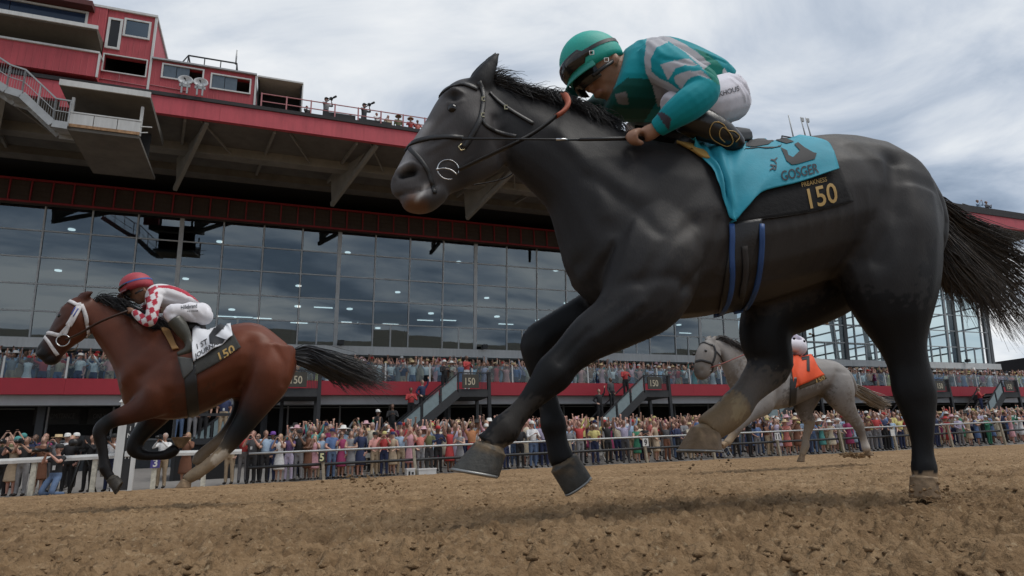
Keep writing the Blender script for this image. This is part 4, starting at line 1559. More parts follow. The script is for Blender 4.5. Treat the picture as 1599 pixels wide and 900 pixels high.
def rider(f, name, label, D, m=lambda x, y: (x, y), ks=1.0, hand=True):
    """D holds the limbs as picture points; ks scales pixel widths"""
    SK = D['skin']
    hp = D['px']                       # metres per pixel at the rider
    W = lambda x, y, lat=0.0: f.P(*m(x, y), lat)
    cv = lambda L, col, k=1.0: [(*m(x, y), lat, hw * ks * k, lf, col) for x, y, lat, hw, lf in L]
    sc = lambda L, col, k=1.0: [(*m(a, b), *m(c, d), w * k, 0, col) for a, b, c, d, w in L]
    root = empty(name, f.base)
    tag(root, label, 'jockey', 'jockeys riding the racehorses')
    # --- body: one skin, slightly inside the clothing
    f.V, f.F, f.C = [], [], []
    f.sections(sc(D['torso'], SK, .8), 3, shrink=.8)
    for L in D['arms']:
        f.chain(cv(L, SK, .8), 3, 12)
    for L in D['legs'] + D['shins']:
        f.chain(cv(L, SK, .8), 3, 12)
    for L in D['head']:
        f.chain(cv(L, SK), 3, 14)
    if hand:
        for L in D['fingers']:
            f.chain(cv(L, SK), 3, 9)
    for x, y, lat, r in D['balls']:
        f.ball(W(x, y, lat), r, SK)
    f.fuse('body', D['voxel'], 3)
    if 'face' in D:
        for pts, rad, amp in D['face']:
            f.stroke([m(*p) for p in pts], rad, amp, .05)
        for pts, rad, c, k in D['facetint']:
            f.tint([m(*p) for p in pts], rad, c, k)
    link('body', f.me, root, M_SKIN)
    # --- silks
    f.V, f.F, f.C = [], [], []
    f.sections(sc(D['torso'], D['silk']), 3, e=.78)
    for L, cut in zip(D['arms'], D['cuffs']):
        f.chain(cv(L[:cut], D['silk'], 1.06), 3, 14)
    f.fuse('silks', D['voxel'] * .75, 4)
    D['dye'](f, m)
    for pts, rad, amp in D.get('creases', []):
        f.stroke([m(*p) for p in pts], rad, amp, -.5)
    silks = link('silks', f.me, root, M_CLOTH)
    # --- breeches
    f.V, f.F, f.C = [], [], []
    for L in D['legs']:
        f.chain(cv(L, D['breech'], 1.05), 3, 14)
    for x, y, lat, hw in D['seat']:
        f.ball(W(x, y, lat), hw * hp, D['breech'], (1.0, 1.0, 1.0), 16, 10)
    f.fuse('breeches', D['voxel'], 5)
    for pts, rad, amp in D.get('bcreases', []):
        f.stroke([m(*p) for p in pts], rad, amp, -.5)
    br = link('breeches', f.me, root, M_CLOTH)
    tb = tree_of(f.me, f.base)
    # --- boots
    for L in D['shins']:
        f.V, f.F, f.C = [], [], []
        f.chain(cv(L, D['boot'], 1.08), 3, 14)
        f.fuse('boot', D['voxel'], 3)
        bo = link('boot', f.me, root, D['bootmat'])
        if L is D['shins'][0]:
            D['boot_tree'] = tree_of(f.me, f.base)
    # --- helmet
    hx = D['helmet']
    c = W(*hx['c'])
    fwd = (W(*hx['front']) - W(*hx['back'])).normalized()
    up = Vector((-fwd.z * f.s.x * 0, 0, 0))
    sdir = f.s
    a, z = fwd.dot(sdir), fwd.z
    up = (sdir * z + Vector((0, 0, -a))).normalized()
    if up.z < 0:
        up = -up
    rl = hx['rl'] * hp
    ru = hx['ru'] * hp
    rw = hx['rw']
    sh = helmet_shell(f, c, fwd, up, rl, ru, rw, f.base, 'helmet', hx['mat'], root)
    mb = MB()                                           # peak
    vs = []
    for L in (0, 1):
        for i in range(15):
            az = -1.15 + 2.3 * i / 14
            for k in range(4):
                e = 1 + (.10 + .16 * math.cos(az)) * k / 3
                vs.append(c + fwd * (rl * .98 * e * math.cos(az)) + f.n * (rw * .98 * e * math.sin(az)) + up * (-ru * (.26 + .22 * (k / 3)) - .006 * L) - f.base)
    fs = []
    for i in range(14):
        for k in range(3):
            a0 = i * 4 + k
            fs += [(a0, a0 + 1, a0 + 5, a0 + 4), (60 + a0, 60 + a0 + 4, 60 + a0 + 5, 60 + a0 + 1)]
        fs.append((i * 4 + 3, 60 + i * 4 + 3, 60 + i * 4 + 7, i * 4 + 7))
    mb.add(vs, fs, 0, True)
    mb.build('peak', hx['peakmat'], sh)
    mb = MB()                                           # spare goggles pushed up on the helmet
    vs = []
    n = 22
    for i in range(n + 1):
        az = -1.25 + 2.5 * i / n
        hgt = (.30 if abs(az) < .95 else .14) * hx.get('gog', 1.0)
        for k, (e, h) in enumerate(((1.02, -hgt * .55), (1.06, -hgt * .4), (1.075, 0), (1.06, hgt * .45), (1.02, hgt * .6))):
            y = -.04 + h + .06
            cc = math.sqrt(max(.05, 1 - y * y))
            vs.append(c + fwd * (rl * e * cc * math.cos(az)) + f.n * (rw * e * cc * math.sin(az)) + up * (ru * y) - f.base)
    mb.add(vs, [(i * 5 + k, i * 5 + k + 1, i * 5 + k + 6, i * 5 + k + 5) for i in range(n) for k in range(4)], 0, True)
    mb.build('spare_goggles', hx['gogmat'], sh)
    mb = MB()                                           # strap round the helmet
    vs = []
    for i in range(41):
        az = 2 * math.pi * i / 40
        for y in (-.02, .10):
            cc = math.sqrt(1 - y * y)
            vs.append(c + fwd * (rl * 1.012 * cc * math.cos(az)) + f.n * (rw * 1.012 * cc * math.sin(az)) + up * (ru * (y + (.12 * (1 - math.cos(az)) / 2))) - f.base)
    mb.add(vs, [(i * 2, i * 2 + 1, i * 2 + 3, i * 2 + 2) for i in range(40)], 0, True)
    mb.build('helmet_band', hx['bandmat'], sh)
    for bx, by, lt in hx.get('clips', []):
        mb = MB()
        q = W(bx, by, lt) - f.base
        mb.tube([q + f.s * a_ + Vector((0, 0, z_)) for a_, z_ in ((-.009, -.010), (.009, -.006), (.009, .012), (-.009, .008), (-.009, -.010))], .0022, 5)
        mb.build('strap_clip', M_INKW, sh)
    # goggles over the eyes
    g = D['goggles']
    mb = MB()
    vs, n = [], 26
    for i in range(n + 1):
        az = -1.2 + 2.4 * i / n
        e = g['e'] + .05 * (1 - math.cos(az))
        nose = .16 * math.exp(-(az / .16) ** 2)
        for k, (y, b_) in enumerate(((-.33, 0), (-.40, .05), (-.58 + nose * .3, .075), (-.74 + nose, .045), (-.80 + nose, -.02))):
            ee = e + b_ * (1.0 if abs(az) < 1.05 else .3)
            vs.append(c + fwd * (rl * ee * math.cos(az)) + f.n * (rw * .86 * ee * math.sin(az)) + up * (ru * y) - f.base)
    mb.add(vs, [(i * 5 + k, i * 5 + k + 1, i * 5 + k + 6, i * 5 + k + 5) for i in range(n) for k in range(4)], 0, True)
    go = mb.build('goggles', D['gogmat'], root)
    for x0, y0, x1, y1, lat in g['strap']:
        mb = MB()
        mb.tube([W(x0, y0, lat) - f.base, (W(x0, y0, lat) + W(x1, y1, lat)) / 2 - f.base + f.n * math.copysign(.006, lat), W(x1, y1, lat) - f.base], g['r'] * .12, 6, 0, True, 1.6)
        mb.build('goggle_strap', M_BLACK, go)
    return root, silks, tb

M_BOOT = mat('polished_boot', (.012, .012, .012), .28, bump=.15, bscale=30)
M_BOOT2 = mat('dusty_boot', (.05, .048, .036), .38, bump=.15, bscale=30)
M_GOG = mat('goggle_lens', (.02, .018, .016), .1, var=0)
M_GOLD = mat('gold_print', (.48, .31, .10), .6)
M_INK = mat('navy_print', (.012, .016, .03), .7)
M_INKW = mat('white_print', (.7, .7, .7), .7)

# ---- turquoise rider
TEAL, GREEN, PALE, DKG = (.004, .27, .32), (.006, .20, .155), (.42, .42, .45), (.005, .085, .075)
def dye1(f, m):
    z = lambda L, o=(840, 30), k=.2555: [(o[0] + x * k, o[1] + y * k) for x, y in L]
    q = lambda L: z(L, (1000, 50), .2111)
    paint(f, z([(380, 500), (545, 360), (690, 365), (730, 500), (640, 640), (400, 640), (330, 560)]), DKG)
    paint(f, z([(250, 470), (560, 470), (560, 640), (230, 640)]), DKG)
    paint(f, z([(470, 460), (540, 440), (555, 525), (490, 520)]), (.2, .2, .21))
    paint(f, q([(48, 40), (110, 25), (215, 35), (330, 90), (420, 150), (520, 235), (470, 275), (330, 150), (210, 70), (120, 120), (75, 200), (80, 290), (130, 340), (200, 370), (290, 430), (200, 480), (130, 560), (90, 400), (40, 300), (28, 220)]), PALE)
    paint(f, q([(395, 120), (480, 150), (560, 200), (660, 330), (590, 400), (545, 370), (470, 275), (520, 238)]), GREEN)
    paint(f, q([(620, 270), (660, 330), (630, 330), (605, 290)]), (.6, .6, .62))
    paint(f, q([(150, 245), (250, 205), (360, 198), (425, 245), (330, 245), (255, 275), (205, 360)]), PALE)
    paint(f, q([(250, 330), (330, 292), (450, 285), (530, 350), (430, 320), (350, 350), (300, 425), (255, 370)]), PALE)
    paint(f, q([(120, 600), (160, 590), (230, 640), (215, 730), (185, 700)]), (.06, .055, .075))
J1 = Fig(H1.p0, H1.s, 0)
J1.base = Vector((.45, 2.4, 1.2))
J1D = dict(
    px=.0028, voxel=.0075, skin=(.33, .185, .125), silk=TEAL, breech=(.66, .65, .72), boot=(.012, .012, .012), bootmat=M_BOOT, gogmat=M_GOG,
    torso=[(972, 80, 952, 150, .09), (986, 73, 945, 174, .14), (1008, 66, 965, 187, .17), (1035, 64, 1000, 189, .175), (1065, 73, 1035, 189, .17), (1095, 87, 1070, 179, .16), (1120, 104, 1098, 168, .15), (1137, 120, 1118, 160, .12)],
    arms=[[(1022, 94, -.12, 30, .9), (1044, 105, -.20, 30, .85), (1072, 121, -.26, 26, .9), (1094, 133, -.29, 23, .95), (1097, 146, -.30, 22, .95), (1076, 163, -.30, 22.5, .9), (1052, 180, -.27, 19, .9), (1036, 193, -.235, 15, .9), (1026, 201, -.21, 13, .95), (1015, 207, -.19, 15, 1.0), (1004, 212, -.185, 13, 1.0)],
          [(990, 105, .12, 32, .9), (970, 135, .19, 27, .9), (950, 160, .2, 24, .9), (935, 172, .17, 20, .9), (920, 178, .12, 17, .9), (908, 182, .09, 13, .9), (897, 184, .07, 13, .9)]],
    cuffs=[9, 7],
    legs=[[(1140, 152, -.09, 33, .9), (1110, 160, -.15, 33, .9), (1078, 166, -.17, 28, .95), (1052, 169, -.18, 24, .95), (1043, 172, -.18, 19, .95)],
          [(1135, 155, .09, 33, .9), (1070, 175, .17, 28, .9), (1005, 198, .2, 18, .95), (984, 207, .2, 13, .95)]],
    shins=[[(1062, 184, -.185, 18, .95), (1085, 190, -.19, 22, .9), (1108, 199, -.20, 21, .9), (1132, 210, -.21, 17, .85), (1150, 220, -.205, 11, .85), (1152, 226, -.2, 9, .85), (1138, 228, -.19, 7, .9), (1122, 229, -.18, 6, 1.0)],
           [(986, 212, .2, 16, .95), (1030, 214, .21, 20, .9), (1080, 222, .21, 16, .85), (1100, 230, .21, 11, .85)]],
    head=[[(990, 108, 0, 22, .9), (968, 110, 0, 24, .9), (948, 112, 0, 34, .82), (932, 108, 0, 36, .82), (915, 104, 0, 26, .85)],
          [(940, 118, 0, 30, .8), (942, 132, 0, 25, .75), (943, 144, 0, 16, .8), (942, 150, 0, 9, 1.0)],
          [(917, 118, 0, 7, 1), (916, 130, 0, 6.5, 1), (920, 138, 0, 6, 1.2), (927, 141, 0, 4, 1)],
          [(929, 145, 0, 4, 2.2), (934, 147, 0, 4.5, 2.2), (938, 149, 0, 4, 2)],
          [(958, 84, -.092, 4, .6), (962, 92, -.098, 6, .5), (960, 101, -.092, 4, .6)], [(958, 84, .092, 4, .6), (962, 92, .098, 6, .5), (960, 101, .092, 4, .6)]],
    fingers=[[(995 - 3.6 * k, 205.5 + 1.1 * k, -.19 + .004 * k, 5.2, 1), (988 - 3.4 * k, 211 + 1.6 * k, -.212 + .005 * k, 5.2, 1), (985 - 1.5 * k + 6, 221 + 2.0 * k * .3, -.205 + .004 * k, 4.8, 1), (993 + 2.5 * (3 - k), 224, -.186, 4.2, 1)] for k in range(-1, 3)] +
            [[(1012, 208, -.17, 6, 1), (998, 207, -.155, 5.5, 1), (987, 212, -.15, 5, 1), (978, 217, -.165, 4.2, 1)]],
    balls=[], seat=[(1140, 150, -.02, 31), (1146, 162, -.08, 26), (1146, 162, .08, 26)],
    face=[([(926, 142), (936, 145)], .004, -.004), ([(950, 125), (945, 140)], .012, -.003)], facetint=[([(929, 144), (938, 147)], .007, (.16, .06, .05), .6), ([(950, 150), (962, 140)], .02, (.12, .08, .06), .4)],
    helmet=dict(c=(924, 98), front=(872, 122), back=(972, 80), rl=53, ru=50, rw=.118, mat=mat('teal_helmet_cover', (.012, .38, .31), .6, bump=.1), peakmat=mat('teal_helmet_peak', (.008, .20, .16), .6), gogmat=M_GOG, bandmat=M_BLACK, gog=1.45, clips=[(924, 83, -.135), (947, 94, -.118)]),
    goggles=dict(e=.86, r=.047, strap=[(926, 118, 962, 92, -.094), (926, 118, 962, 92, .094)]),
    dye=dye1,
    creases=[([(1036, 186), (1050, 196)], .006, -.004), ([(1042, 178), (1060, 190)], .006, -.004), ([(1048, 172), (1066, 186)], .006, .004), ([(1078, 118), (1108, 128)], .006, -.004), ([(1062, 130), (1090, 124)], .008, -.004), ([(1050, 160), (1090, 165)], .008, .003),
             ([(1060, 70), (1100, 95)], .01, .004), ([(1010, 70), (1015, 120)], .01, -.005), ([(985, 85), (995, 140)], .012, .005), ([(1000, 150), (1030, 170)], .01, -.006), ([(1108, 100), (1120, 128)], .008, -.005)],
    bcreases=[([(1110, 155), (1145, 185)], .008, -.005), ([(1120, 150), (1155, 180)], .007, .004), ([(1105, 165), (1130, 190)], .008, .004), ([(1130, 145), (1160, 170)], .007, -.004)])
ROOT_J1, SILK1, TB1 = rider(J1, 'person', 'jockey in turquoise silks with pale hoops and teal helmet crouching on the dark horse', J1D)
printed(J1, TB1, 'lettering', M_INK, ROOT_J1, text='EAKHOUS', at_=(1112, 155), xv=(42, -13), yv=(-1.5, -7.5), bold=.006)
_b = MB()
_pts = [J1.hit(x, y, .003, J1D['boot_tree'])[0] - J1.base for x, y in catmull([(1124, 192), (1114, 192), (1108, 204), (1112, 216), (1124, 224), (1136, 228), (1144, 222), (1140, 210), (1130, 200), (1124, 204), (1124, 214), (1132, 222)], 4)]
_b.tube(_pts, .0022, 5)
_pts = [J1.hit(x, y, .003, J1D['boot_tree'])[0] - J1.base for x, y in catmull([(1120, 190), (1130, 196), (1136, 204), (1146, 206), (1154, 214), (1148, 222)], 4)]
_b.tube(_pts, .0022, 5)
_b.build('boot_monogram', M_GOLD, ROOT_J1)

# whip in the near hand
_w = empty('whip', J1.P(1004, 216, -.178))
tag(_w, 'long black riding whip held level in the hand of the turquoise jockey', 'whip')
_o = J1.P(1004, 216, -.178)
MB().tube([J1.P(1012, 216, -.178) - _o, J1.P(960, 217, -.178) - _o, J1.P(905, 218.5, -.18) - _o], [.0085, .0085, .0065], 8).build('handle', M_LEATHER, _w)
MB().tube([J1.P(905, 218.5, -.18) - _o, J1.P(868, 218, -.18) - _o, J1.P(722, 217, -.19) - _o], [.005, .004, .0045], 6).build('shaft', M_BLACK, _w)
MB().tube([J1.P(889, 218.3, -.18) - _o, J1.P(868, 218, -.18) - _o], [.0056, .0056], 8).build('collar', M_TACKMETAL, _w)

# ---- tack of the dark horse
def tack1():
    f = H1
    t = f.tree
    # saddle towel, number cloth, girth
    sc_ = empty('saddle_cloth', f.base)
    tag(sc_, 'turquoise number cloth over a black towel with gold figures on the dark horse', 'saddle cloth', 'saddle cloths on the racehorses')
    fold = lambda u, v: .006 * math.sin(u * 9 + v * 3)
    dr = Drape(f, [(1110, 236), (1150, 228), (1230, 219), (1302, 246)], [(1147, 351), (1192, 344), (1262, 333), (1331, 316)], 40, 20, .010)
    me = dr.mesh('towel')
    link('towel', me, sc_, mat('black_towel', (.012, .012, .013), .95, bump=.4, bscale=60))
    tt = tree_of(me, f.base)
    def wrinkle(u, v):
        w = .010 * math.sin(14 * u + 5 * v) * (1 - u) + .012 * math.exp(-((u - .30 - .18 * v) / .05) ** 2) + .010 * math.exp(-((u - .16 - .2 * v) / .03) ** 2) - .01 * math.exp(-((u - .42 + .05 * v) / .05) ** 2)
        w += .014 * math.exp(-((v - .45 + .9 * u) / .06) ** 2) * max(0, .6 - u) * 2
        return max(1.7 * w + .012 * math.sin(9 * v + 12 * u) * max(0, .5 - u), -.005) + .012 * max(0, u - .9) * 10 * v
    d2 = Drape(f, [(1068, 222), (1084, 224), (1110, 229), (1145, 226), (1180, 216), (1235, 214), (1285, 224), (1300, 242)],
               [(1092, 246), (1104, 262), (1118, 290), (1131, 325), (1142, 350), (1166, 326), (1190, 303), (1245, 288), (1304, 270)], 64, 26, .018, wrinkle, tt)
    me2 = d2.mesh('number_cloth', .003)
    cl = link('number_cloth', me2, sc_, mat('turquoise_cloth', (.012, .27, .37), .7, var=.1, bump=.15, bscale=50))
    t2 = tree_of(me2, f.base)
    ink = mat('black_print', (.016, .017, .02), .75)
    printed(f, t2, 'numeral', ink, cl, [(1219, 231), (1229, 236), (1231, 243), (1238, 246.5), (1250, 243), (1249, 236), (1240, 226), (1246, 223), (1256, 231), (1270, 239), (1275, 240), (1272, 249), (1258, 253), (1245, 257), (1236, 258), (1228, 252), (1224, 242)])
    printed(f, t2, 'numeral_bar', ink, cl, [(1163, 222), (1178, 214.5), (1205, 214), (1228, 217), (1240, 222), (1228, 225), (1210, 219), (1200, 226), (1178, 230), (1165, 229)])
    printed(f, t2, 'lettering', M_INK, cl, text='GOSGER', at_=(1221, 283.5), xv=(58, -13.5), yv=(-3, -15), bold=.012)
    printed(f, t2, 'lettering', M_INK, cl, text='YR', at_=(1204, 244), xv=(-2, 24), yv=(10, 2), bold=.01)
    printed(f, tt, 'lettering', M_GOLD, sc_, text='PREAKNESS', at_=(1252, 293), xv=(39, -9), yv=(-1.5, -7), bold=.01)
    printed(f, tt, 'lettering', M_GOLD, sc_, text='150', at_=(1265, 326), xv=(44, -11), yv=(-6, -30), bold=.012)
    # saddle flap and pad
    sd = empty('saddle', f.base)
    tag(sd, 'small black racing saddle with blue edged girth under the turquoise jockey', 'saddle', 'racing saddles')
    d3 = Drape(f, [(1056, 226), (1074, 222), (1090, 226)], [(1078, 238), (1096, 250), (1106, 252)], 10, 10, .02)
    link('pad', d3.mesh('pad', .012), sd, mat('yellow_chamois', (.42, .26, .07), .8))
    d5 = Drape(f, [(1144, 350), (1166, 346), (1188, 343)], [(1120, 497), (1138, 496), (1154, 490)], 12, 30, .012)
    link('girth', d5.mesh('girth', .008), sd, M_LEATHER)
    mb = MB()
    be = mat('blue_binding', (.02, .07, .22), .5)
    for q in ([(1140, 352), (1142, 400), (1141, 440), (1134, 472), (1117, 499)], [(1187, 352), (1186, 400), (1179, 445), (1166, 475), (1148, 494)]):
        P3 = [f.hit(x, y, .012)[0] for x, y in catmull(q, 6)]
        mb.tube([p - f.base for p in P3], .011, 8, 0, True, .6)
    mb.build('girth_binding', be, sd)
    mb = MB()
    ribbon(f, [(1160, 385), (1161, 420), (1155, 460)], .012, mb, .018)
    mb.build('girth_strap', mat('worn_webbing', (.035, .03, .027), .9), sd)
    seat = MB()
    seat.tube([f.P(1060, 232, 0) - f.base, f.P(1085, 225, 0) - f.base, f.P(1130, 222, 0) - f.base, f.P(1165, 215, 0) - f.base], [.05, .075, .085, .05], 12, 0, True, .8)
    seat.build('seat', M_LEATHER, sd)
    # bridle
    br = empty('bridle', f.base)
    tag(br, 'black leather bridle with silver bit ring and orange rein grip on the dark horse', 'bridle', 'bridles on the racehorses')
    mb = MB()
    for pts, r in (([(686, 152), (694, 143), (708, 135), (724, 132), (746, 140)], .012), ([(748, 128), (755, 150), (752, 178), (746, 195), (736, 214), (724, 232)], .011),
                   ([(632, 237), (640, 227), (655, 220), (680, 215.5), (705, 214.5), (724, 216)], .0105), ([(640, 233), (655, 248), (667, 266), (674, 284), (679, 303)], .009),
                   ([(764, 145), (775, 156), (790, 168), (812, 182), (833, 194)], .008), ([(752, 182), (758, 196), (775, 206), (792, 211), (806, 214)], .009)):
        ribbon(f, pts, r, mb, .004, mirror=True)
    mb.build('headstall', M_LEATHER, br)
    bit = MB()
    bc = f.P(700, 265, -.075)
    ring(bc, f.n, .042, .0027, bit, f.base, 26, 1.2, 6.6)
    bit.tube([Vector(p) for p in catmull([tuple(bc - f.base + f.s * a_ - f.n * .006 + Vector((0, 0, z_))) for a_, z_ in ((-.043, -.004), (-.02, .001), (.008, -.003), (.034, -.022))], 5)], .0034, 6)
    bit.sphere(bc - f.base + f.s * -.043 - f.n * .006 + Vector((0, 0, -.004)), .0065, 8, 6)
    bit.build('bit_ring', M_TACKMETAL, br)
    bit = MB()
    ring(f.flip(bc), f.n, .041, .0038, bit, f.base)
    bit.build('bit_ring', M_TACKMETAL, br)
    bk = MB()
    for x, y in ((754, 157), (753, 182), (790, 170)):
        p, nn = f.hit(x, y, .009)
        bk.bar(p - f.base + Vector((-.006, 0, .008)), p - f.base + Vector((.006, 0, .008)), .004).bar(p - f.base + Vector((-.006, 0, -.008)), p - f.base + Vector((.006, 0, -.008)), .004).bar(p - f.base + Vector((-.006, 0, .01)), p - f.base + Vector((-.006, 0, -.01)), .004)
    p, nn = f.hit(721, 232, .01)
    bk.tube([p - f.base + f.s * a + Vector((0, 0, b)) for a, b in ((.0, .018), (-.014, .004), (-.004, -.012), (.012, -.006))], .0028, 6)
    bk.build('buckle', mat('brass_buckle', (.6, .5, .3), .3, 1.0), br)
    rn = MB()
    q = [(716, 266), (745, 252), (775, 238), (800, 226), (830, 210), (856, 192), (870, 180)]
    P3 = [f.P(x, y, -.09 - .028 * i) if i < 4 else f.P(x, y, -.17) for i, (x, y) in enumerate(q)]
    P3 = [Vector(p) for p in catmull([tuple(p) for p in P3], 4)]
    rn.tube([p - f.base for p in P3], .0125, 6, 0, True, .5)
    rn.tube([p - f.base for p in ([Vector(p) for p in catmull([tuple(f.P(*a)) for a in ((722, 292, .1), (760, 286, .12), (790, 278, .12), (812, 262, .12))], 4)])], .006, 6, 0, True, .5)
    rn.build('rein', M_LEATHER, br)
    rg = MB()
    P3 = [f.P(*a) for a in ((868, 182, -.17), (880, 174, -.165), (887, 163, -.15), (884, 152, -.10), (876, 149, -.04), (868, 152, .02))]
    rg.tube([Vector(p) - f.base for p in catmull([tuple(p) for p in P3], 4)], .0165, 8, 0, True, .6)
    rg.build('rein_grip', mat('orange_rubber', (.36, .085, .04), .7, bump=.3, bscale=90), br)
tack1()

# ---- red and white rider on the bay
RED2, WHT2 = (.40, .028, .05), (.66, .64, .65)
def dye2(f, m):
    x, y = pixco(f.co, f.origin)
    # harlequin sleeve
    u = (x - y * .35) / 9.0
    v = (x * .55 + y) / 10.0
    ck = (np.floor(u) + np.floor(v)) % 2 == 0
    sl = ((x < 246.5) | (y > 480)) & (x < 256) & (y > 451)
    f.cols[sl & ck, :3] = RED2
    paint(f, [(246, 446), (265, 445.5), (290, 453), (305, 461), (318, 473), (312, 473), (300, 465), (284, 457), (264, 450.5), (246, 449.5)], RED2)
    paint(f, [(231, 452), (243, 446), (246, 450), (238, 456), (233, 462)], RED2)
    f.commit()
def rider_small(dye, helm, peak, breech, bootm, silk, band):
    return dict(
        px=.0052, voxel=.0105, skin=(.24, .13, .085), silk=silk, breech=breech, boot=(.05, .048, .036), bootmat=bootm, gogmat=M_GOG,
        torso=[(234, 453, 229, 473, .09), (242, 447, 231, 483, .14), (254, 445, 242, 488, .17), (268, 446.5, 256, 489, .175), (283, 451, 272, 488, .165), (298, 458, 286, 487, .155), (312, 469, 303, 486, .15)],
        arms=[[(247, 455, -.13, 11, .9), (243, 464, -.2, 11, .9), (239, 480, -.25, 9.5, .9), (237, 494, -.27, 9, .95), (235, 502, -.27, 8.5, .95), (228, 501, -.25, 8.5, .95), (218, 494, -.18, 7.2, .95), (210, 488, -.12, 5.2, .95), (206, 485, -.1, 5, 1), (202, 483, -.09, 5, 1)],
              [(240, 460, .12, 11, .9), (230, 480, .2, 9, .9), (222, 488, .18, 7.5, .9), (212, 486, .1, 6, .9), (205, 483, .06, 5, 1)]],
        cuffs=[8, 4],
        legs=[[(316, 490, -.09, 15, .9), (300, 488, -.14, 15.5, .9), (283, 486.5, -.19, 13, .95), (268, 486, -.22, 10.5, .95), (264, 491, -.22, 9, .95), (272, 500, -.22, 9, .95)],
              [(315, 492, .09, 15, .9), (285, 496, .16, 12, .9), (258, 500, .19, 9, .95), (246, 506, .19, 7, .95)]],
        shins=[[(272, 499, -.22, 11.5, .95), (280, 509, -.22, 11, .9), (287, 520, -.22, 9.5, .85), (293, 531, -.22, 6.5, .85), (297, 540, -.22, 7.5, .85), (295, 547, -.22, 7.5, .85), (286, 551, -.22, 6, .9), (277, 554, -.22, 4.5, 1)],
               [(250, 508, .19, 9, .95), (262, 522, .2, 8, .9), (272, 536, .2, 6, .85), (266, 544, .2, 5, .9)]],
        head=[[(238, 462, 0, 10, .9), (230, 461, 0, 11, .9), (222, 458, 0, 15, .85), (216, 454, 0, 16, .85), (208, 450, 0, 12, .85)],
              [(217, 460, 0, 13, .82), (217, 467, 0, 10.5, .8), (216, 473, 0, 6, .9), (215, 475, 0, 3.6, 1.1)],
              [(206, 460, 0, 3, 1), (205.5, 465, 0, 2.8, 1), (207, 469, 0, 2.6, 1.3), (211, 470, 0, 1.8, 1)],
              [(224, 449, -.094, 2, .6), (225.5, 453, -.1, 3, .5), (224.5, 457, -.094, 2, .6)]],
        fingers=[[(206 - 1.2 * k, 482 + 1.4 * k, -.115, 2.3, 1), (202 - .8 * k, 483 + 1.6 * k, -.12, 2.3, 1), (201, 487 + .9 * k, -.1, 2, 1)] for k in range(4)] + [[(206, 482, -.08, 2.5, 1), (200, 481, -.08, 2.2, 1), (197, 483, -.09, 1.9, 1)]],
        balls=[], seat=[(314, 488, -.02, 15), (318, 494, -.07, 13.5), (318, 494, .07, 13.5)],
        helmet=dict(c=(213, 447), front=(189, 455), back=(236, 442), rl=22.5, ru=20, rw=.118, mat=helm, peakmat=peak, gogmat=M_GOG, bandmat=band, gog=.6),
        goggles=dict(e=.86, r=.04, strap=[(211, 459, 224, 452, -.088), (211, 459, 224, 452, .088)]),
        dye=dye,
        creases=[([(262, 470), (290, 478)], .016, -.007), ([(270, 464), (300, 474)], .016, .006), ([(300, 462), (296, 480)], .014, -.006), ([(228, 497), (238, 500)], .012, -.005)],
        bcreases=[([(290, 480), (312, 504)], .014, -.006), ([(300, 478), (322, 500)], .014, .005), ([(262, 480), (268, 496)], .012, -.005), ([(275, 478), (280, 498)], .012, .004)])
J2 = Fig(H2.p0, H2.s, 0)
J2.base = Vector((-2.75, 4.75, 1.2))
J2D = rider_small(dye2, mat('red_helmet_cover', (.36, .04, .055), .6), mat('dark_red_peak', (.10, .02, .02), .5), (.68, .67, .70), M_BOOT2, WHT2, mat('blue_strap', (.05, .10, .32), .6))
ROOT_J2, SILK2, TB2 = rider(J2, 'person', 'jockey in white and red silks with harlequin sleeves and red helmet on the bay', J2D)
printed(J2, TB2, 'lettering', M_INK, ROOT_J2, text='Hillebrand', at_=(282.5, 483.5), xv=(25, -3), yv=(0, -6), bold=.01, maxe=2)
printed(J2, TB2, 'lettering', M_INK, ROOT_J2, text='ICE CREAM', at_=(292, 487.5), xv=(17, -.8), yv=(0, -2.4), bold=.006, maxe=2)

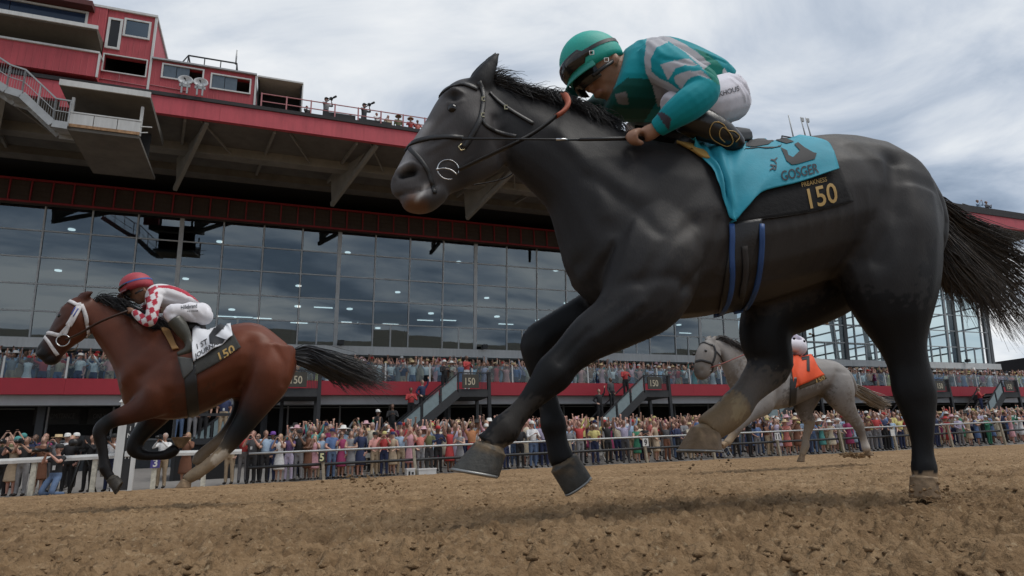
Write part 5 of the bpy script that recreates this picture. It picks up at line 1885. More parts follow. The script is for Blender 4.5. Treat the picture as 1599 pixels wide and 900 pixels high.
def tack2():
    f = H2
    sc_ = empty('saddle_cloth', f.base)
    tag(sc_, 'white number cloth over a grey towel with gold figures on the bay horse', 'saddle cloth', 'saddle cloths on the racehorses')
    dr = Drape(f, [(299, 519), (330, 514), (358, 509)], [(306, 586), (340, 567), (376, 543)], 26, 20, .012)
    me = dr.mesh('towel')
    link('towel', me, sc_, mat('charcoal_towel', (.05, .05, .046), .95, bump=.4, bscale=50))
    tt = tree_of(me, f.base)
    wr = lambda u, v: .012 * math.sin(10 * u + 4 * v) * (1 - u) + .008 * math.sin(15 * u - 6 * v)
    d2 = Drape(f, [(300, 517), (320, 512), (340, 505), (350, 505), (361, 508)], [(303, 566), (320, 556), (335, 547), (350, 537), (364, 527)], 40, 20, .02, wr, tt)
    me2 = d2.mesh('number_cloth', .003)
    cl = link('number_cloth', me2, sc_, mat('white_cloth', (.66, .67, .70), .75, var=.06, bump=.15))
    t2 = tree_of(me2, f.base)
    ink = MATS['black_print']
    printed(f, t2, 'numeral', ink, cl, [(340, 505.5), (350, 505.5), (351, 511), (336.5, 525), (336.5, 529), (354, 531), (351, 536.5), (328, 537.5), (326.5, 524)], lift=.004, maxe=2)
    printed(f, t2, 'lettering', ink, cl, text='1 ST', at_=(308, 546), xv=(17, -9), yv=(-1.5, -8), lift=.004, bold=.01, maxe=2)
    printed(f, t2, 'lettering', ink, cl, text='JOURNALI', at_=(305, 560.5), xv=(41, -25.5), yv=(-1.5, -6.8), lift=.004, bold=.01, maxe=2)
    printed(f, tt, 'lettering', M_GOLD, sc_, text='150', at_=(344, 564), xv=(24, -14), yv=(-4, -12), lift=.004, bold=.02, maxe=2)
    sd = empty('saddle', f.base)
    tag(sd, 'small racing saddle with tan pad and dark girth under the red and white jockey', 'saddle', 'racing saddles')
    d3 = Drape(f, [(251, 514), (257, 515), (264, 518)], [(270, 548), (275, 547), (280, 546)], 8, 12, .02)
    link('pad', d3.mesh('pad', .012), sd, mat('tan_pad', (.36, .20, .075), .8))
    d6 = Drape(f, [(279, 558), (292, 560), (303, 562)], [(288, 593), (296, 585), (302, 578)], 8, 10, .018)
    link('flap', d6.mesh('flap', .006), sd, mat('grey_flap', (.06, .06, .055), .6))
    d5 = Drape(f, [(287, 570), (297, 570), (306, 570)], [(293, 650), (302, 650), (311, 649)], 8, 24, .012)
    link('girth', d5.mesh('girth', .01), sd, M_LEATHER)
    MB().tube([f.P(252, 517, 0) - f.base, f.P(272, 514, 0) - f.base, f.P(300, 513, 0) - f.base, f.P(320, 508, 0) - f.base], [.05, .08, .09, .05], 12, 0, True, .8).build('seat', M_LEATHER, sd)
    br = empty('bridle', f.base)
    tag(br, 'white taped bridle with silver bit ring on the bay horse', 'bridle', 'bridles on the racehorses')
    mb = MB()
    for pts, r in (([(107, 470), (114, 473), (120, 476), (127, 475)], .014), ([(125, 476), (119, 488), (112, 501), (107, 509)], .021), ([(107, 509), (104, 516), (101, 524)], .014), ([(108, 507), (100, 516), (94, 523)], .011),
                   ([(127, 476), (131, 485), (134.5, 495), (136.5, 508)], .014), ([(136.5, 508), (138, 520), (138.5, 529)], .012), ([(71.5, 520), (80, 521), (88, 523), (95, 524)], .015), ([(69, 525), (76, 534), (83, 545), (90, 555)], .012)):
        ribbon(f, pts, r, mb, .005, mirror=True)
    mb.build('headstall', mat('white_tape', (.62, .60, .60), .7, var=.25, scale=30), br)
    mb = MB()
    for q in ([(118, 481), (112, 492)], [(122, 483), (115, 495)]):
        ribbon(f, q, .004, mb, .0105)
    mb.build('name_plate', mat('blue_lettering', (.05, .08, .3), .7), br)
    bit = MB()
    bc = f.P(98.5, 532, -.085)
    ring(bc, f.n, .042, .0045, bit, f.base)
    bit.build('bit_ring', M_TACKMETAL, br)
    bit = MB()
    ring(f.flip(bc), f.n, .042, .0045, bit, f.base)
    bit.build('bit_ring', M_TACKMETAL, br)
    rn = MB()
    P3 = [f.P(*a) for a in ((103, 531, -.095), (125, 521, -.16), (150, 506, -.17), (175, 495, -.16), (200, 486, -.12))]
    rn.tube([Vector(p) - f.base for p in catmull([tuple(p) for p in P3], 4)], .013, 6, 0, True, .5)
    rn.build('rein', mat('brown_leather', (.04, .018, .012), .5), br)
tack2()

# ---- orange clad grey: rider mostly hidden by the dark horse's leg
MAP3 = lambda x, y: (1236 + .56 * (x - 300), 571 + .56 * (y - 545))
def dye3(f, m):
    x, y = pixco(f.co, f.origin)
    k = (np.floor(x / 5) + np.floor(y / 5)) % 2 == 0
    f.cols[k, :3] = (.45, .42, .55)
    f.commit()
J3 = Fig(H3.p0, H3.s, 0)
J3.base = Vector((4.0, 8.9, 1.2))
J3D = rider_small(dye3, mat('lilac_helmet_cover', (.55, .50, .62), .6), mat('orange_peak', (.5, .13, .02), .6), (.66, .64, .70), M_BOOT, (.62, .58, .66), M_BLACK)
J3D['px'] = .0052 / .56 * .97
J3D['voxel'] = .016
J3D['creases'] = J3D['bcreases'] = []
ROOT_J3, _, _ = rider(J3, 'person', 'jockey in pale lilac silks on the light grey horse, half hidden by a dark leg', J3D, MAP3, .56)

def tack3():
    f = H3
    sc_ = empty('saddle_cloth', f.base)
    tag(sc_, 'bright orange number cloth over a brown towel on the pale grey horse', 'saddle cloth', 'saddle cloths on the racehorses')
    dr = Drape(f, [(1234, 557), (1250, 556), (1266, 558)], [(1248, 608), (1270, 600), (1291, 591)], 18, 16, .012)
    me = dr.mesh('towel')
    link('towel', me, sc_, mat('brown_towel', (.09, .07, .045), .95))
    tt = tree_of(me, f.base)
    wr = lambda u, v: .014 * math.sin(8 * u + 5 * v)
    d2 = Drape(f, [(1230, 557), (1245, 552), (1256, 552), (1267, 558)], [(1240, 607), (1250, 601), (1266, 595), (1285, 586)], 30, 16, .024, wr, tt)
    me2 = d2.mesh('number_cloth', .004)
    cl = link('number_cloth', me2, sc_, mat('orange_cloth', (.72, .075, .012), .7))
    t2 = tree_of(me2, f.base)
    printed(f, t2, 'numeral', MATS['black_print'], cl, text='7', at_=(1259, 580), xv=(13, -2.5), yv=(-8, -21), lift=.008, bold=.03, maxe=2)
    printed(f, tt, 'lettering', M_GOLD, sc_, text='150', at_=(1275, 599), xv=(13, -5), yv=(-2, -8), lift=.006, bold=.02, maxe=2)
    sd = empty('saddle', f.base)
    tag(sd, 'racing saddle with dark girth on the pale grey horse', 'saddle', 'racing saddles')
    d5 = Drape(f, [(1234, 590), (1239, 590), (1244, 590)], [(1232, 640), (1237, 640), (1242, 639)], 6, 16, .014)
    link('girth', d5.mesh('girth', .01), sd, M_LEATHER)
    br = empty('bridle', f.base)
    tag(br, 'dark bridle with red rein on the pale grey horse', 'bridle', 'bridles on the racehorses')
    mb = MB()
    for pts, r in (([(1092, 538), (1100, 535), (1113, 540)], .016), ([(1114, 539), (1117, 550), (1115, 561), (1111, 570)], .016), ([(1086.5, 565), (1095, 563), (1103, 565), (1110, 567)], .017), ([(1111, 567), (1113, 575), (1110, 582)], .014), ([(1117, 548), (1124, 556), (1130, 566)], .012)):
        ribbon(f, pts, r, mb, .006)
    mb.build('headstall', M_LEATHER, br)
    rn = MB()
    P3 = [f.P(*a) for a in ((1110, 574, -.13), (1128, 568, -.17), (1145, 561, -.17), (1162, 554, -.13))]
    rn.tube([Vector(p) - f.base for p in catmull([tuple(p) for p in P3], 4)], .015, 6, 0, True, .5)
    rn.build('rein', mat('red_rein', (.22, .05, .04), .6), br)
    bit = MB()
    ring(f.P(1108, 574, -.11), f.n, .045, .006, bit, f.base, 16)
    bit.build('bit_ring', M_TACKMETAL, br)
tack3()
# ---------------------------------------------------------------- press boxes, booth and stairs on the roof edge
def window(root, x0, x1, z0, z1, y, panes=1, fr=.07, mt=None, dark=True):
    """white frame proud of the wall, panes set back in it"""
    b = MB()
    b.box(x0 - fr, x1 + fr, y - .06, y + .02, z0 - fr, z0).box(x0 - fr, x1 + fr, y - .06, y + .02, z1, z1 + fr)
    b.box(x0 - fr, x0, y - .06, y + .02, z0, z1).box(x1, x1 + fr, y - .06, y + .02, z0, z1)
    w = b.build('window', M_WHITE, root)
    for i in range(panes):
        a, c = x0 + (x1 - x0) * i / panes, x0 + (x1 - x0) * (i + 1) / panes
        MB().box(a + .01, c - .01, y - .02 + .012 * i, y - .005 + .012 * i, z0, z1).build('pane', mt or M_PANE, w)
    return w

def hole_wall(x0, x1, y0, y1, z0, z1, holes):
    """wall with real openings: holes (x0, x1, z0, z1) left out of a grid"""
    xs_ = sorted({x0, x1, *[h[0] for h in holes], *[h[1] for h in holes]})
    zs_ = sorted({z0, z1, *[h[2] for h in holes], *[h[3] for h in holes]})
    b = MB()
    for a, c in zip(xs_, xs_[1:]):
        for d, e in zip(zs_, zs_[1:]):
            mx, mz = (a + c) / 2, (d + e) / 2
            if not any(h[0] < mx < h[1] and h[2] < mz < h[3] for h in holes):
                b.add([(a, y0, d), (c, y0, d), (c, y0, e), (a, y0, e)], [(0, 1, 2, 3)])
    for h in holes:
        hx0, hx1, hz0, hz1 = h
        y1 = y0 + .22
        for q in ([(hx0, y0, hz0), (hx0, y1, hz0), (hx0, y1, hz1), (hx0, y0, hz1)], [(hx1, y0, hz0), (hx1, y0, hz1), (hx1, y1, hz1), (hx1, y1, hz0)],
                  [(hx0, y0, hz0), (hx1, y0, hz0), (hx1, y1, hz0), (hx0, y1, hz0)], [(hx0, y0, hz1), (hx0, y1, hz1), (hx1, y1, hz1), (hx1, y0, hz1)]):
            b.add(q, [(0, 1, 2, 3)])
    return b

def press_tower():
    g = empty('press_tower', O0, RZ)
    tag(g, 'tall red press tower with white framed windows at the upper left of the roof', 'building')
    y = 5.3
    X1 = -13.38
    H = [(-14.96, -14.62, 16.72, 17.96), (-14.42, -13.6, 17.38, 18.08), (-15.0, -13.52, 15.62, 16.34)]
    hole_wall(-15.1, X1, y, 8.8, 14.83, 18.42, H).build('wall', M_RED, g)
    MB().box(X1 - .02, X1, y + .01, 11, 14.83, 18.4).box(-26, X1 - .02, 10.5, 11, 14.83, 18.4).build('side_wall', M_RED, g)
    b = MB().box(-26, X1 + .06, y - .08, 11, 18.42, 18.52)
    b.build('roof', M_WHITE, g)
    MB().box(X1 - .03, X1 + .05, y - .05, y + .06, 14.8, 18.42).build('corner_trim', M_WHITE, g)
    MB().box(X1 - .1, X1 - .06, y + .05, 8.8, 14.9, 18.38).box(-15.1, -15.06, y + .05, 8.8, 14.9, 18.38).build('shade_sheet', M_DARK, g)  # near-black sheets added over the red inner faces, shade for the openings
    MB().box(-15.1, X1, 8.8, 8.9, 14.9, 18.4).build('inner_wall', M_DARK, g)
    window(g, *H[0][:2], *H[0][2:], y, 1, .09, M_GOG)
    window(g, *H[1][:2], *H[1][2:], y, 1, .075)
    w = window(g, *H[2][:2], *H[2][2:], y, 1, .045)
    bpy.data.objects.remove([c for c in w.children][0])
    MB().sphere((-14.45, 6.2, 15.8), .07, 10, 6).build('lamp', M_LAMP, w)
    # left wing, upper storey
    U = [(-26, -15.82, 17.22, 18.0)]
    hole_wall(-26, -15.1, y - .05, 8.0, 16.85, 18.42, U).build('upper_wall', M_RED, g)
    MB().box(-26, -15.1, 8.0, 8.1, 14.9, 18.4).build('inner_wall', M_DARK, g)
    w = window(g, -25.9, -15.82, 17.22, 18.0, y - .05, 4, .08, mat('blue_pane', (.02, .035, .07), .12))
    MB().box(-26, -15.55, y - .5, y + .3, 18.12, 18.34).build('window_hood', mat('dark_red_tiles', (.10, .03, .03), .8), g)
    r_ = MB().bar((-19.4, y - .4, 17.3), (-16.75, y - .4, 17.3), .05)
    for x in (-19.3, -18.4, -17.6, -16.8):
        r_.bar((x, y - .4, 17.32), (x, y - .4, 16.95), .04)
        r_.bar((x, y - .4, 17.3), (x, y - .06, 17.2), .04)
    r_.build('window_rail', M_WHITE, g)
    MB().box(-19.4, -16.8, y - .38, y - .36, 17.0, 17.26).build('rail_screen', M_RED, g)
    # canopy between the storeys
    b = MB()
    b.add([(-26, y - 1.0, 16.68), (-15.12, y - 1.0, 16.68), (-15.12, y, 16.42), (-26, y, 16.42), (-26, y - 1.0, 16.84), (-15.12, y - 1.0, 16.84), (-15.12, y, 16.9), (-26, y, 16.9)],
          [(0, 1, 2, 3), (4, 7, 6, 5), (0, 4, 5, 1), (1, 5, 6, 2), (2, 6, 7, 3), (3, 7, 4, 0)])
    b.build('canopy', mat('canopy_underside', (.10, .085, .065), .8), g)
    MB().box(-26, -15.08, y - 1.06, y - 1.0, 16.74, 16.9).build('canopy_edge', M_WHITE, g)
    # glass strip and parapet of the lower storey
    for i in range(5):
        MB().box(-26 + i * 2.17, -23.86 + i * 2.17, y - .02, y, 16.0, 16.44).build('strip_pane', mat('pale_strip_glass', (.22, .24, .235), .15, var=.3, scale=2), g)
    MB().box(-26, -15.05, y - .55, y - .06, 14.98, 15.98).build('parapet', M_RED, g)
    MB().box(-26, -15.02, y - .62, y - .02, 15.98, 16.06).build('parapet_cap', M_WHITE, g)
    MB().box(-15.05, -14.98, y - .6, y - .54, 14.95, 15.98).build('parapet_trim', M_WHITE, g)
    b = MB().bar((-15.1, y - .02, 15.25), (X1, y - .02, 15.2), .025).bar((-14.4, y - .02, 15.22), (-14.4, y - .02, 15.55), .02)
    b.build('conduit', M_PINK, g)
press_tower()

def press_box():
    g = empty('press_box', O0, RZ)
    tag(g, 'low red press box with two sliding windows beside the taller red tower', 'building')
    y = 5.3
    H = [(-12.9, -11.45, 15.74, 16.3), (-11.08, -9.62, 15.58, 16.2)]
    hole_wall(-13.34, -9.4, y, 8, 14.83, 16.46, H).build('wall', M_RED, g)
    MB().box(-9.42, -9.4, y + .01, 10, 14.83, 16.4).build('side_wall', M_RED, g)
    MB().box(-13.34, -9.4, 8.0, 8.1, 14.9, 16.4).build('inner_wall', M_DARK, g)
    MB().box(-9.5, -9.46, y + .05, 8, 14.9, 16.4).build('shade_sheet', M_DARK, g)  # added near-black sheet, stands in for the shade inside the box
    bl = mat('blue_grey_pane', (.10, .13, .16), .15)
    for h in H:
        w = window(g, h[0], h[1], h[2], h[3], y, 3, .06, bl)
        bpy.data.objects.remove(list(w.children)[2])
    MB().box(-13.34, -9.36, y - .12, 10, 16.46, 16.53).build('roof', M_GALV, g)
    MB().box(-9.42, -9.34, y - .06, y + .04, 14.82, 16.46).build('corner_trim', M_WHITE, g)
    MB().bar((-13.3, y - .02, 15.3), (-11.9, y - .02, 15.25), .025).build('conduit', M_PINK, g)
    s_ = empty('roof_shed', O0, RZ)
    tag(s_, 'open black shed with white edge at the end of the low red press box', 'shed')
    MB().box(-9.3, -7.5, 6.6, 6.8, 14.83, 16.4).box(-7.56, -7.5, 5.4, 6.6, 14.83, 16.4).box(-9.3, -9.26, 5.4, 6.6, 14.83, 16.4).build('wall', M_DARK, s_)
    MB().box(-9.33, -7.46, 5.2, 6.8, 16.4, 16.47).build('roof', M_WHITE, s_)
    MB().box(-7.5, -7.45, 5.25, 5.32, 14.83, 16.4).build('post', M_WHITE, s_)
    # satellite dishes on a frame
    for x, w in ((-11.98, 'left'), (-11.42, 'right')):
        d = empty('satellite_dish', BW(x, 4.75, 14.83), RZ)
        tag(d, 'white round satellite dish on the roof edge, %s one of the pair' % w, 'satellite dish', 'satellite dishes on the roof edge')
        b = MB()
        vs, n = [], 20
        for i, (r_, yy) in enumerate(((.28, 0), (.27, -.015), (.2, .03), (.1, .07), (.005, .085), (.005, .11), (.28, .03))):
            vs += [(r_ * math.cos(2 * math.pi * k / n), yy, .62 + .72 * r_ * math.sin(2 * math.pi * k / n)) for k in range(n)]
        b.add(vs, [(i * n + k, i * n + (k + 1) % n, i * n + n + (k + 1) % n, i * n + n + k) for i in range(6) for k in range(n)], 0, True)
        b.build('reflector', mat('dish_white', (.6, .62, .64), .5), d)
        MB().bar((-.1, 0, 0), (-.1, 0, .5), .06).bar((.1, 0, 0), (.1, 0, .5), .06).bar((-.2, 0, .35), (.2, 0, .35), .06, .12).build('bracket', M_GALV, d)
        MB().bar((0, .05, .62), (0, -.2, .56), .03).sphere((0, -.2, .56), .04, 8, 6).build('feed_horn', M_BLACK, d)
    # guard rail tower on the press box roof
    t = empty('roof_platform', BW(-11.3, 6.6, 17.0), RZ)
    tag(t, 'black railed platform with antenna on the roof of the low press box', 'platform')
    b = MB()
    for x in (-.95, -.3, .35, 1.0):
        b.bar((x, 0, 0), (x, 0, .75), .04).bar((x, 1.2, 0), (x, 1.2, .75), .04)
    for z in (.75,):
        b.bar((-.95, 0, z), (1.0, 0, z), .05).bar((-.95, 1.2, z), (1, 1.2, z), .05).bar((-.95, 0, z), (-.95, 1.2, z), .05).bar((1, 0, z), (1, 1.2, z), .05)
    b.bar((-.95, 0, .75), (-1.3, 0, .1), .04)
    b.build('railing', M_BLACK, t)
    b = MB()
    for i in range(6):
        b.bar((-.85 + i * .36, .1, .0), (-.85 + i * .36, .1, .36), .03)
    b.box(-.9, 1.0, .05, .14, .34, .4).box(-.9, 1.0, .4, 1.0, -.46, .3).build('base', M_BLACK, t)
    MB().tube([(.95, .1, .75), (.95, .1, 1.15), (.95, .1, 1.5)], [.03, .035, .02], 6).build('antenna', M_GALV, t)
press_box()

def booth():
    g = empty('hanging_booth', O0, RZ)
    tag(g, 'white railed announcer booth hanging under the red roof edge at left', 'booth')
    q0 = 2.9
    x0, x1 = -15.12, -12.95
    MB().box(x0, x1, q0, 6.5, 11.72, 11.84).build('floor', M_CONC, g)
    for i in range(3):
        a, c = x0 + (x1 - x0) * i / 3, x0 + (x1 - x0) * (i + 1) / 3
        MB().box(a + .012, c - .012, q0 - .03, q0, 11.86, 12.36).build('parapet_panel', M_WHITE, g)
    MB().box(x0, x1, q0 - .05, q0 - .03, 11.84, 11.95).build('rusty_sill', M_RUST, g)
    MB().bar((x0, q0 - .02, 12.4), (x1, q0 - .02, 12.4), .05).build('handrail', M_WHITE, g)
    for x in (x0 + .02, x1 - .02):
        MB().bar((x, q0 + .05, 11.84), (x, q0 + .05, 13.0), .09).build('post', M_WHITE, g)
    b = MB()
    b.add([(-15.5, q0 - .25, 13.26), (-12.72, q0 - .25, 13.26), (-12.72, 6, 13.0), (-15.5, 6, 13.0), (-15.5, q0 - .25, 13.4), (-12.72, q0 - .25, 13.4), (-12.72, 6, 13.3), (-15.5, 6, 13.3)],
          [(0, 1, 2, 3), (4, 7, 6, 5), (0, 4, 5, 1), (1, 5, 6, 2), (2, 6, 7, 3), (3, 7, 4, 0)])
    b.build('canopy', M_CONC, g)
    MB().box(-15.5, -12.7, q0 - .31, q0 - .25, 13.24, 13.46).build('canopy_edge', M_WHITE, g)
    MB().box(x0 + .05, x1 - .05, 5.0, 5.1, 11.84, 13.0).build('rear_wall', M_DARK, g)
    b = MB().bar((x1, q0, 12.2), (x1 + .35, q0 + .05, 12.25), .03).bar((x1, q0, 11.95), (x1 + .25, q0, 12.0), .03)
    b.build('bracket', M_WHITE, g)
    MB().box(-16.0, -15.15, 4.6, 4.9, 13.45, 13.95).build('hanger_panel', M_RED, g)
    for x in (-15.0, -13.2):
        MB().bar((x, 5.2, 13.2), (x, 5.2, 14.0), .12).build('hanger', M_CONCL, g)
    # metal stairs down to it
    s_ = empty('metal_stairs', O0, RZ)
    tag(s_, 'pale metal stairs with mesh railing leading down to the hanging booth', 'stairs')
    pts = [(-18.6, 13.85), (-17.0, 12.85), (-16.55, 12.75), (-15.55, 11.82), (-15.1, 11.8)]
    off = {0: .62}
    b = MB()
    for (xa, za), (xb, zb) in zip(pts, pts[1:]):
        b.bar((xa, 2.75, za), (xb, 2.75, zb), .05, .26).bar((xa, 3.6, za), (xb, 3.6, zb), .05, .26)
    b.build('stringer', M_GALV, s_)
    k = 0
    for (xa, za), (xb, zb) in zip(pts, pts[1:]):
        n = 7 if abs(za - zb) > .3 else 1
        for i in range(n):
            f = (i + .5) / n
            x, z = xa + (xb - xa) * f, za + (zb - za) * f
            w = (xb - xa) / n * .5
            MB().box(x - w, x + w, 2.78, 3.57, z + .02, z + .05).build('tread', M_GALV, s_)
    b = MB()
    for (xa, za), (xb, zb) in zip(pts, pts[1:]):
        b.bar((xa, 2.75, za + .95), (xb, 2.75, zb + .95), .05).bar((xa, 2.75, za + .5), (xb, 2.75, zb + .5), .025)
        n = max(1, int((xb - xa) / .5))
        for i in range(n + 1):
            f = i / n
            x, z = xa + (xb - xa) * f, za + (zb - za) * f
            b.bar((x, 2.75, z), (x, 2.75, z + .95), .035)
        for i in range(int((xb - xa) / .07)):
            f = (i + .5) / int((xb - xa) / .07)
            x, z = xa + (xb - xa) * f, za + (zb - za) * f
            b.bar((x, 2.76, z + .12), (x, 2.76, z + .92), .008)
    b.build('railing', M_GALV, s_)
booth()

# antennas far on the roof at the right of the horse's back
for i, (px, y0, y1, lb) in enumerate([(1231, 180, 216, 'thin left roof mast'), (1250, 183, 214, 'leaning middle roof mast'), (1258, 184, 212, 'right roof mast with boxes')]):
    t0_, z0_ = TZ(px + 9, y1, 6.0)
    t1_, z1_ = TZ(px, y0, 6.0)
    a = empty('antenna_mast', BW(t0_, 6.0, z0_ - .5), RZ)
    tag(a, lb + ' standing behind the dark horse', 'antenna', 'antenna masts on the roof')
    MB().tube([(0, 0, 0), (t1_ - t0_, 0, z1_ - z0_ + .5)], [.05, .03], 6).build('mast', M_GALV, a)
    if i:
        MB().box(-.18, .0, -.05, .05, z1_ - z0_ + .2, z1_ - z0_ + .45).build('antenna_box', M_GALV, a)
_t, _z = TZ(1245, 216, 6.0)
_a = empty('roof_lattice', BW(_t, 6.2, 14.8), RZ)
tag(_a, 'low black lattice frame under the roof masts', 'frame')
_b = MB()
for i in range(5):
    _b.bar((-1 + i * .5, 0, 0), (-1 + i * .5, 0, _z - 14.8 + .1), .05)
    _b.bar((-1 + i * .5, 0, 0), (-.5 + i * .5, 0, _z - 14.8 + .1), .03)
_b.bar((-1, 0, _z - 14.7), (1, 0, _z - 14.7), .06)
_b.build('lattice', M_BLACK, _a)

# ---------------------------------------------------------------- stairs from the balcony to the apron
def stair_proto():
    g = empty('balcony_stairs', (0, 0, 0), RZ)
    fz = 3.12
    MB().box(-1.0, .42, 5.0, 6.95, fz - .32, fz).build('landing', M_DGREY, g)
    for x, y in ((.36, 5.06), (.36, 6.8), (-.95, 6.8)):
        MB().box(x - .07, x + .07, y - .07, y + .07, -.3, 3.85 if y < 6 and x > 0 else fz - .33).build('column', M_BLACK, g)
    MB().box(-.85, -.12, 4.93, 4.97, fz + .04, fz + .62).build('sign_plate', mat('brown_sign_plate', (.045, .04, .03), .5), g)
    me = text_mesh('150', .01)
    for v in me.vertices:
        v.co = (-.78 + v.co.x * .33, 4.925, fz + .17 + v.co.z + v.co.y * .42)
    link('lettering', me, g, mat('pale_gold_print', (.5, .44, .32), .6))
    b = MB()
    for i in range(7):
        b.bar((-.06 + i * .06, 4.98, fz), (-.06 + i * .06, 4.98, fz + .66), .018)
    b.bar((-1.0, 4.98, fz + .68), (.42, 4.98, fz + .68), .05)
    b.build('railing', M_BLACK, g)
    # flight
    xa, za, xb, zb = -1.0, fz - .05, -4.1, .55
    b = MB()
    for y in (5.02, 6.2):
        b.bar((xa, y, za - .12), (xb, y, zb - .12), .07, .34)
    b.build('stringer', M_DGREY, g)
    for i in range(13):
        f = (i + .5) / 13
        x, z = xa + (xb - xa) * f, za + (zb - za) * f
        MB().box(x - .13, x + .13, 5.06, 6.16, z - .02, z + .02).build('tread', M_GALV, g)
    b = MB().bar((xa, 5.02, za + .72), (xb, 5.02, zb + .72), .055).bar((xa, 6.2, za + .72), (xb, 6.2, zb + .72), .055)
    for i in range(5):
        f = i / 4
        b.bar((xa + (xb - xa) * f, 5.02, za + (zb - za) * f), (xa + (xb - xa) * f, 5.02, za + (zb - za) * f + .75), .06)
    b.build('handrail', M_BLACK, g)
    for i in range(4):
        f0, f1 = i / 4 + .02, (i + 1) / 4 - .02
        P = lambda f, h: (xa + (xb - xa) * f, 5.02, za + (zb - za) * f + h)
        MB().add([P(f0, .06), P(f1, .06), P(f1, .66), P(f0, .66)], [(0, 1, 2, 3)]).build('glass_panel', mat('hazy_glass', (.20, .26, .27), .2), g)
    return g
def copy_tree(o, parent=None):
    c = o.copy()
    COL.objects.link(c)
    if parent:
        c.parent = parent
    for ch in list(o.children):
        copy_tree(ch, c)
    return c
_p = stair_proto()
for i, (t, lb) in enumerate([(.35, 'black stairs with a 150 sign, nearest behind the dark horse\'s lifted near fore hoof'), (9.35, 'black stairs with a 150 sign above the post marked 9'), (18.6, 'black stairs with a 150 sign behind the pale grey horse'),
                            (28.3, 'black stairs with a 150 sign right of the dark horse\'s hind leg'), (34.2, 'black stairs with a 150 sign at the far right edge'), (-6.6, 'black stairs with a 150 sign behind the bay horse\'s tail')]):
    o = _p if i == 0 else copy_tree(_p)
    o.location = BW(t, 0, 0)
    tag(o, lb, 'stairs', 'stairs down from the balcony')
# ---------------------------------------------------------------- rails
def rail_z(t):
    return .645 + .0155 * (t + 7)
WR = empty('white_rail', BW(0, 0, 0), RZ)
tag(WR, 'thick white running rail on white posts at the left by the photographers', 'rail')
_b = MB()
_n = 14
_pr = [(-.035, -.075), (.035, -.075), (.05, 0), (.035, .065), (-.035, .065), (-.05, 0)]
_vs = []
for i in range(_n + 1):
    t = -20 + (20 - 8.7) * i / _n
    z = .60 + .0265 * (t + 14.6) if t < -11 else .695
    _vs += [(t, y, z + h) for y, h in _pr]
_b.add(_vs, [(i * 6 + k, i * 6 + (k + 1) % 6, i * 6 + 6 + (k + 1) % 6, i * 6 + 6 + k) for i in range(_n) for k in range(6)])
_b.build('rail_board', mat('white_rail_paint', (.66, .67, .66), .5, bump=.05), WR)
_wp = mat('stained_white_paint', (.52, .50, .42), .7, var=.3, scale=9)
for px in (-30, 56, 150, 243, 320):
    t, _ = TZ(px, 720, .1)
    MB().box(t - .06, t + .06, .0, .1, zfence(max(-30, t)) - .5, .62).build('post', _wp, WR)

GRY = empty('grey_rail', BW(0, 0, 0), RZ)
tag(GRY, 'long grey pipe rail on slanting posts in front of the packed crowd', 'rail')
_ts = [-8.5 + i for i in range(0, 60)]
MB().tube([(t, 0, rail_z(t)) for t in _ts], .034, 8).build('top_pipe', M_GALV, GRY)
MB().tube([(t, .12, rail_z(t) - .40) for t in _ts], .045, 8).build('lower_pipe', M_BLACK, GRY)
_pp = mat('weathered_post', (.33, .29, .22), .8, var=.3, scale=8)
POSTS = [-6.38, -3.55, -.75, 2.0, 5.02, 8.0, 11.15, 14.5, 17.55, 21.0, 24.55, 28, 31.4, 35, 38.5, 42, 46]
for t in POSTS:
    b = MB().bar((t + .10, .03, zfence(t) - .5), (t - .03, .03, rail_z(t) - .03), .085, .085)
    b.build('post', _pp, GRY)
def marker(t, q, z, body, pc, tc, lb, w=.24, h=.28):
    g = empty('distance_marker', BW(t, q, z), RZ)
    tag(g, lb, 'number sign', 'number signs on the rail posts')
    MB().box(-w / 2, w / 2, -.02, 0, -h / 2, h / 2).build('plate', mat('plate_' + pc[0], pc[1], .6), g)
    if body:
        me = text_mesh(body, .03)
        xs_ = [v.co.x for v in me.vertices]
        mx, k = (min(xs_) + max(xs_)) / 2, h * .72 / .7
        for v in me.vertices:
            v.co = ((v.co.x - mx) * k * .9, -.024, (v.co.y - .35) * k)
        link('lettering', me, g, mat('figure_' + tc[0], tc[1], .6))
DKP, WHP = ('black', (.02, .02, .022)), ('white', (.62, .62, .6))
marker(TZ(243, 722, 0)[0], -.02, TZ(243, 723, 0)[1], '3', ('violet', (.06, .05, .22)), WHP, 'small violet plate with a white 3 on the white rail')
marker(-6.42, -.06, TZ(504, 714, 0)[1], '5', DKP, ('pale_yellow', (.62, .62, .35)), 'dark plate with a pale 5 on a grey rail post', .2, .3)
marker(5.0, -.06, TZ(1006, 691, 0)[1], '9', WHP, DKP, 'white plate with a black 9 on a grey rail post')
marker(11.1, -.06, TZ(1213, 682, 0)[1], '11', WHP, DKP, 'white plate with a black 11 under the pale grey horse')
marker(17.4, -.06, TZ(1395, 676, 0)[1], '', WHP, DKP, 'blank white plate on a post beside the dark hind leg')

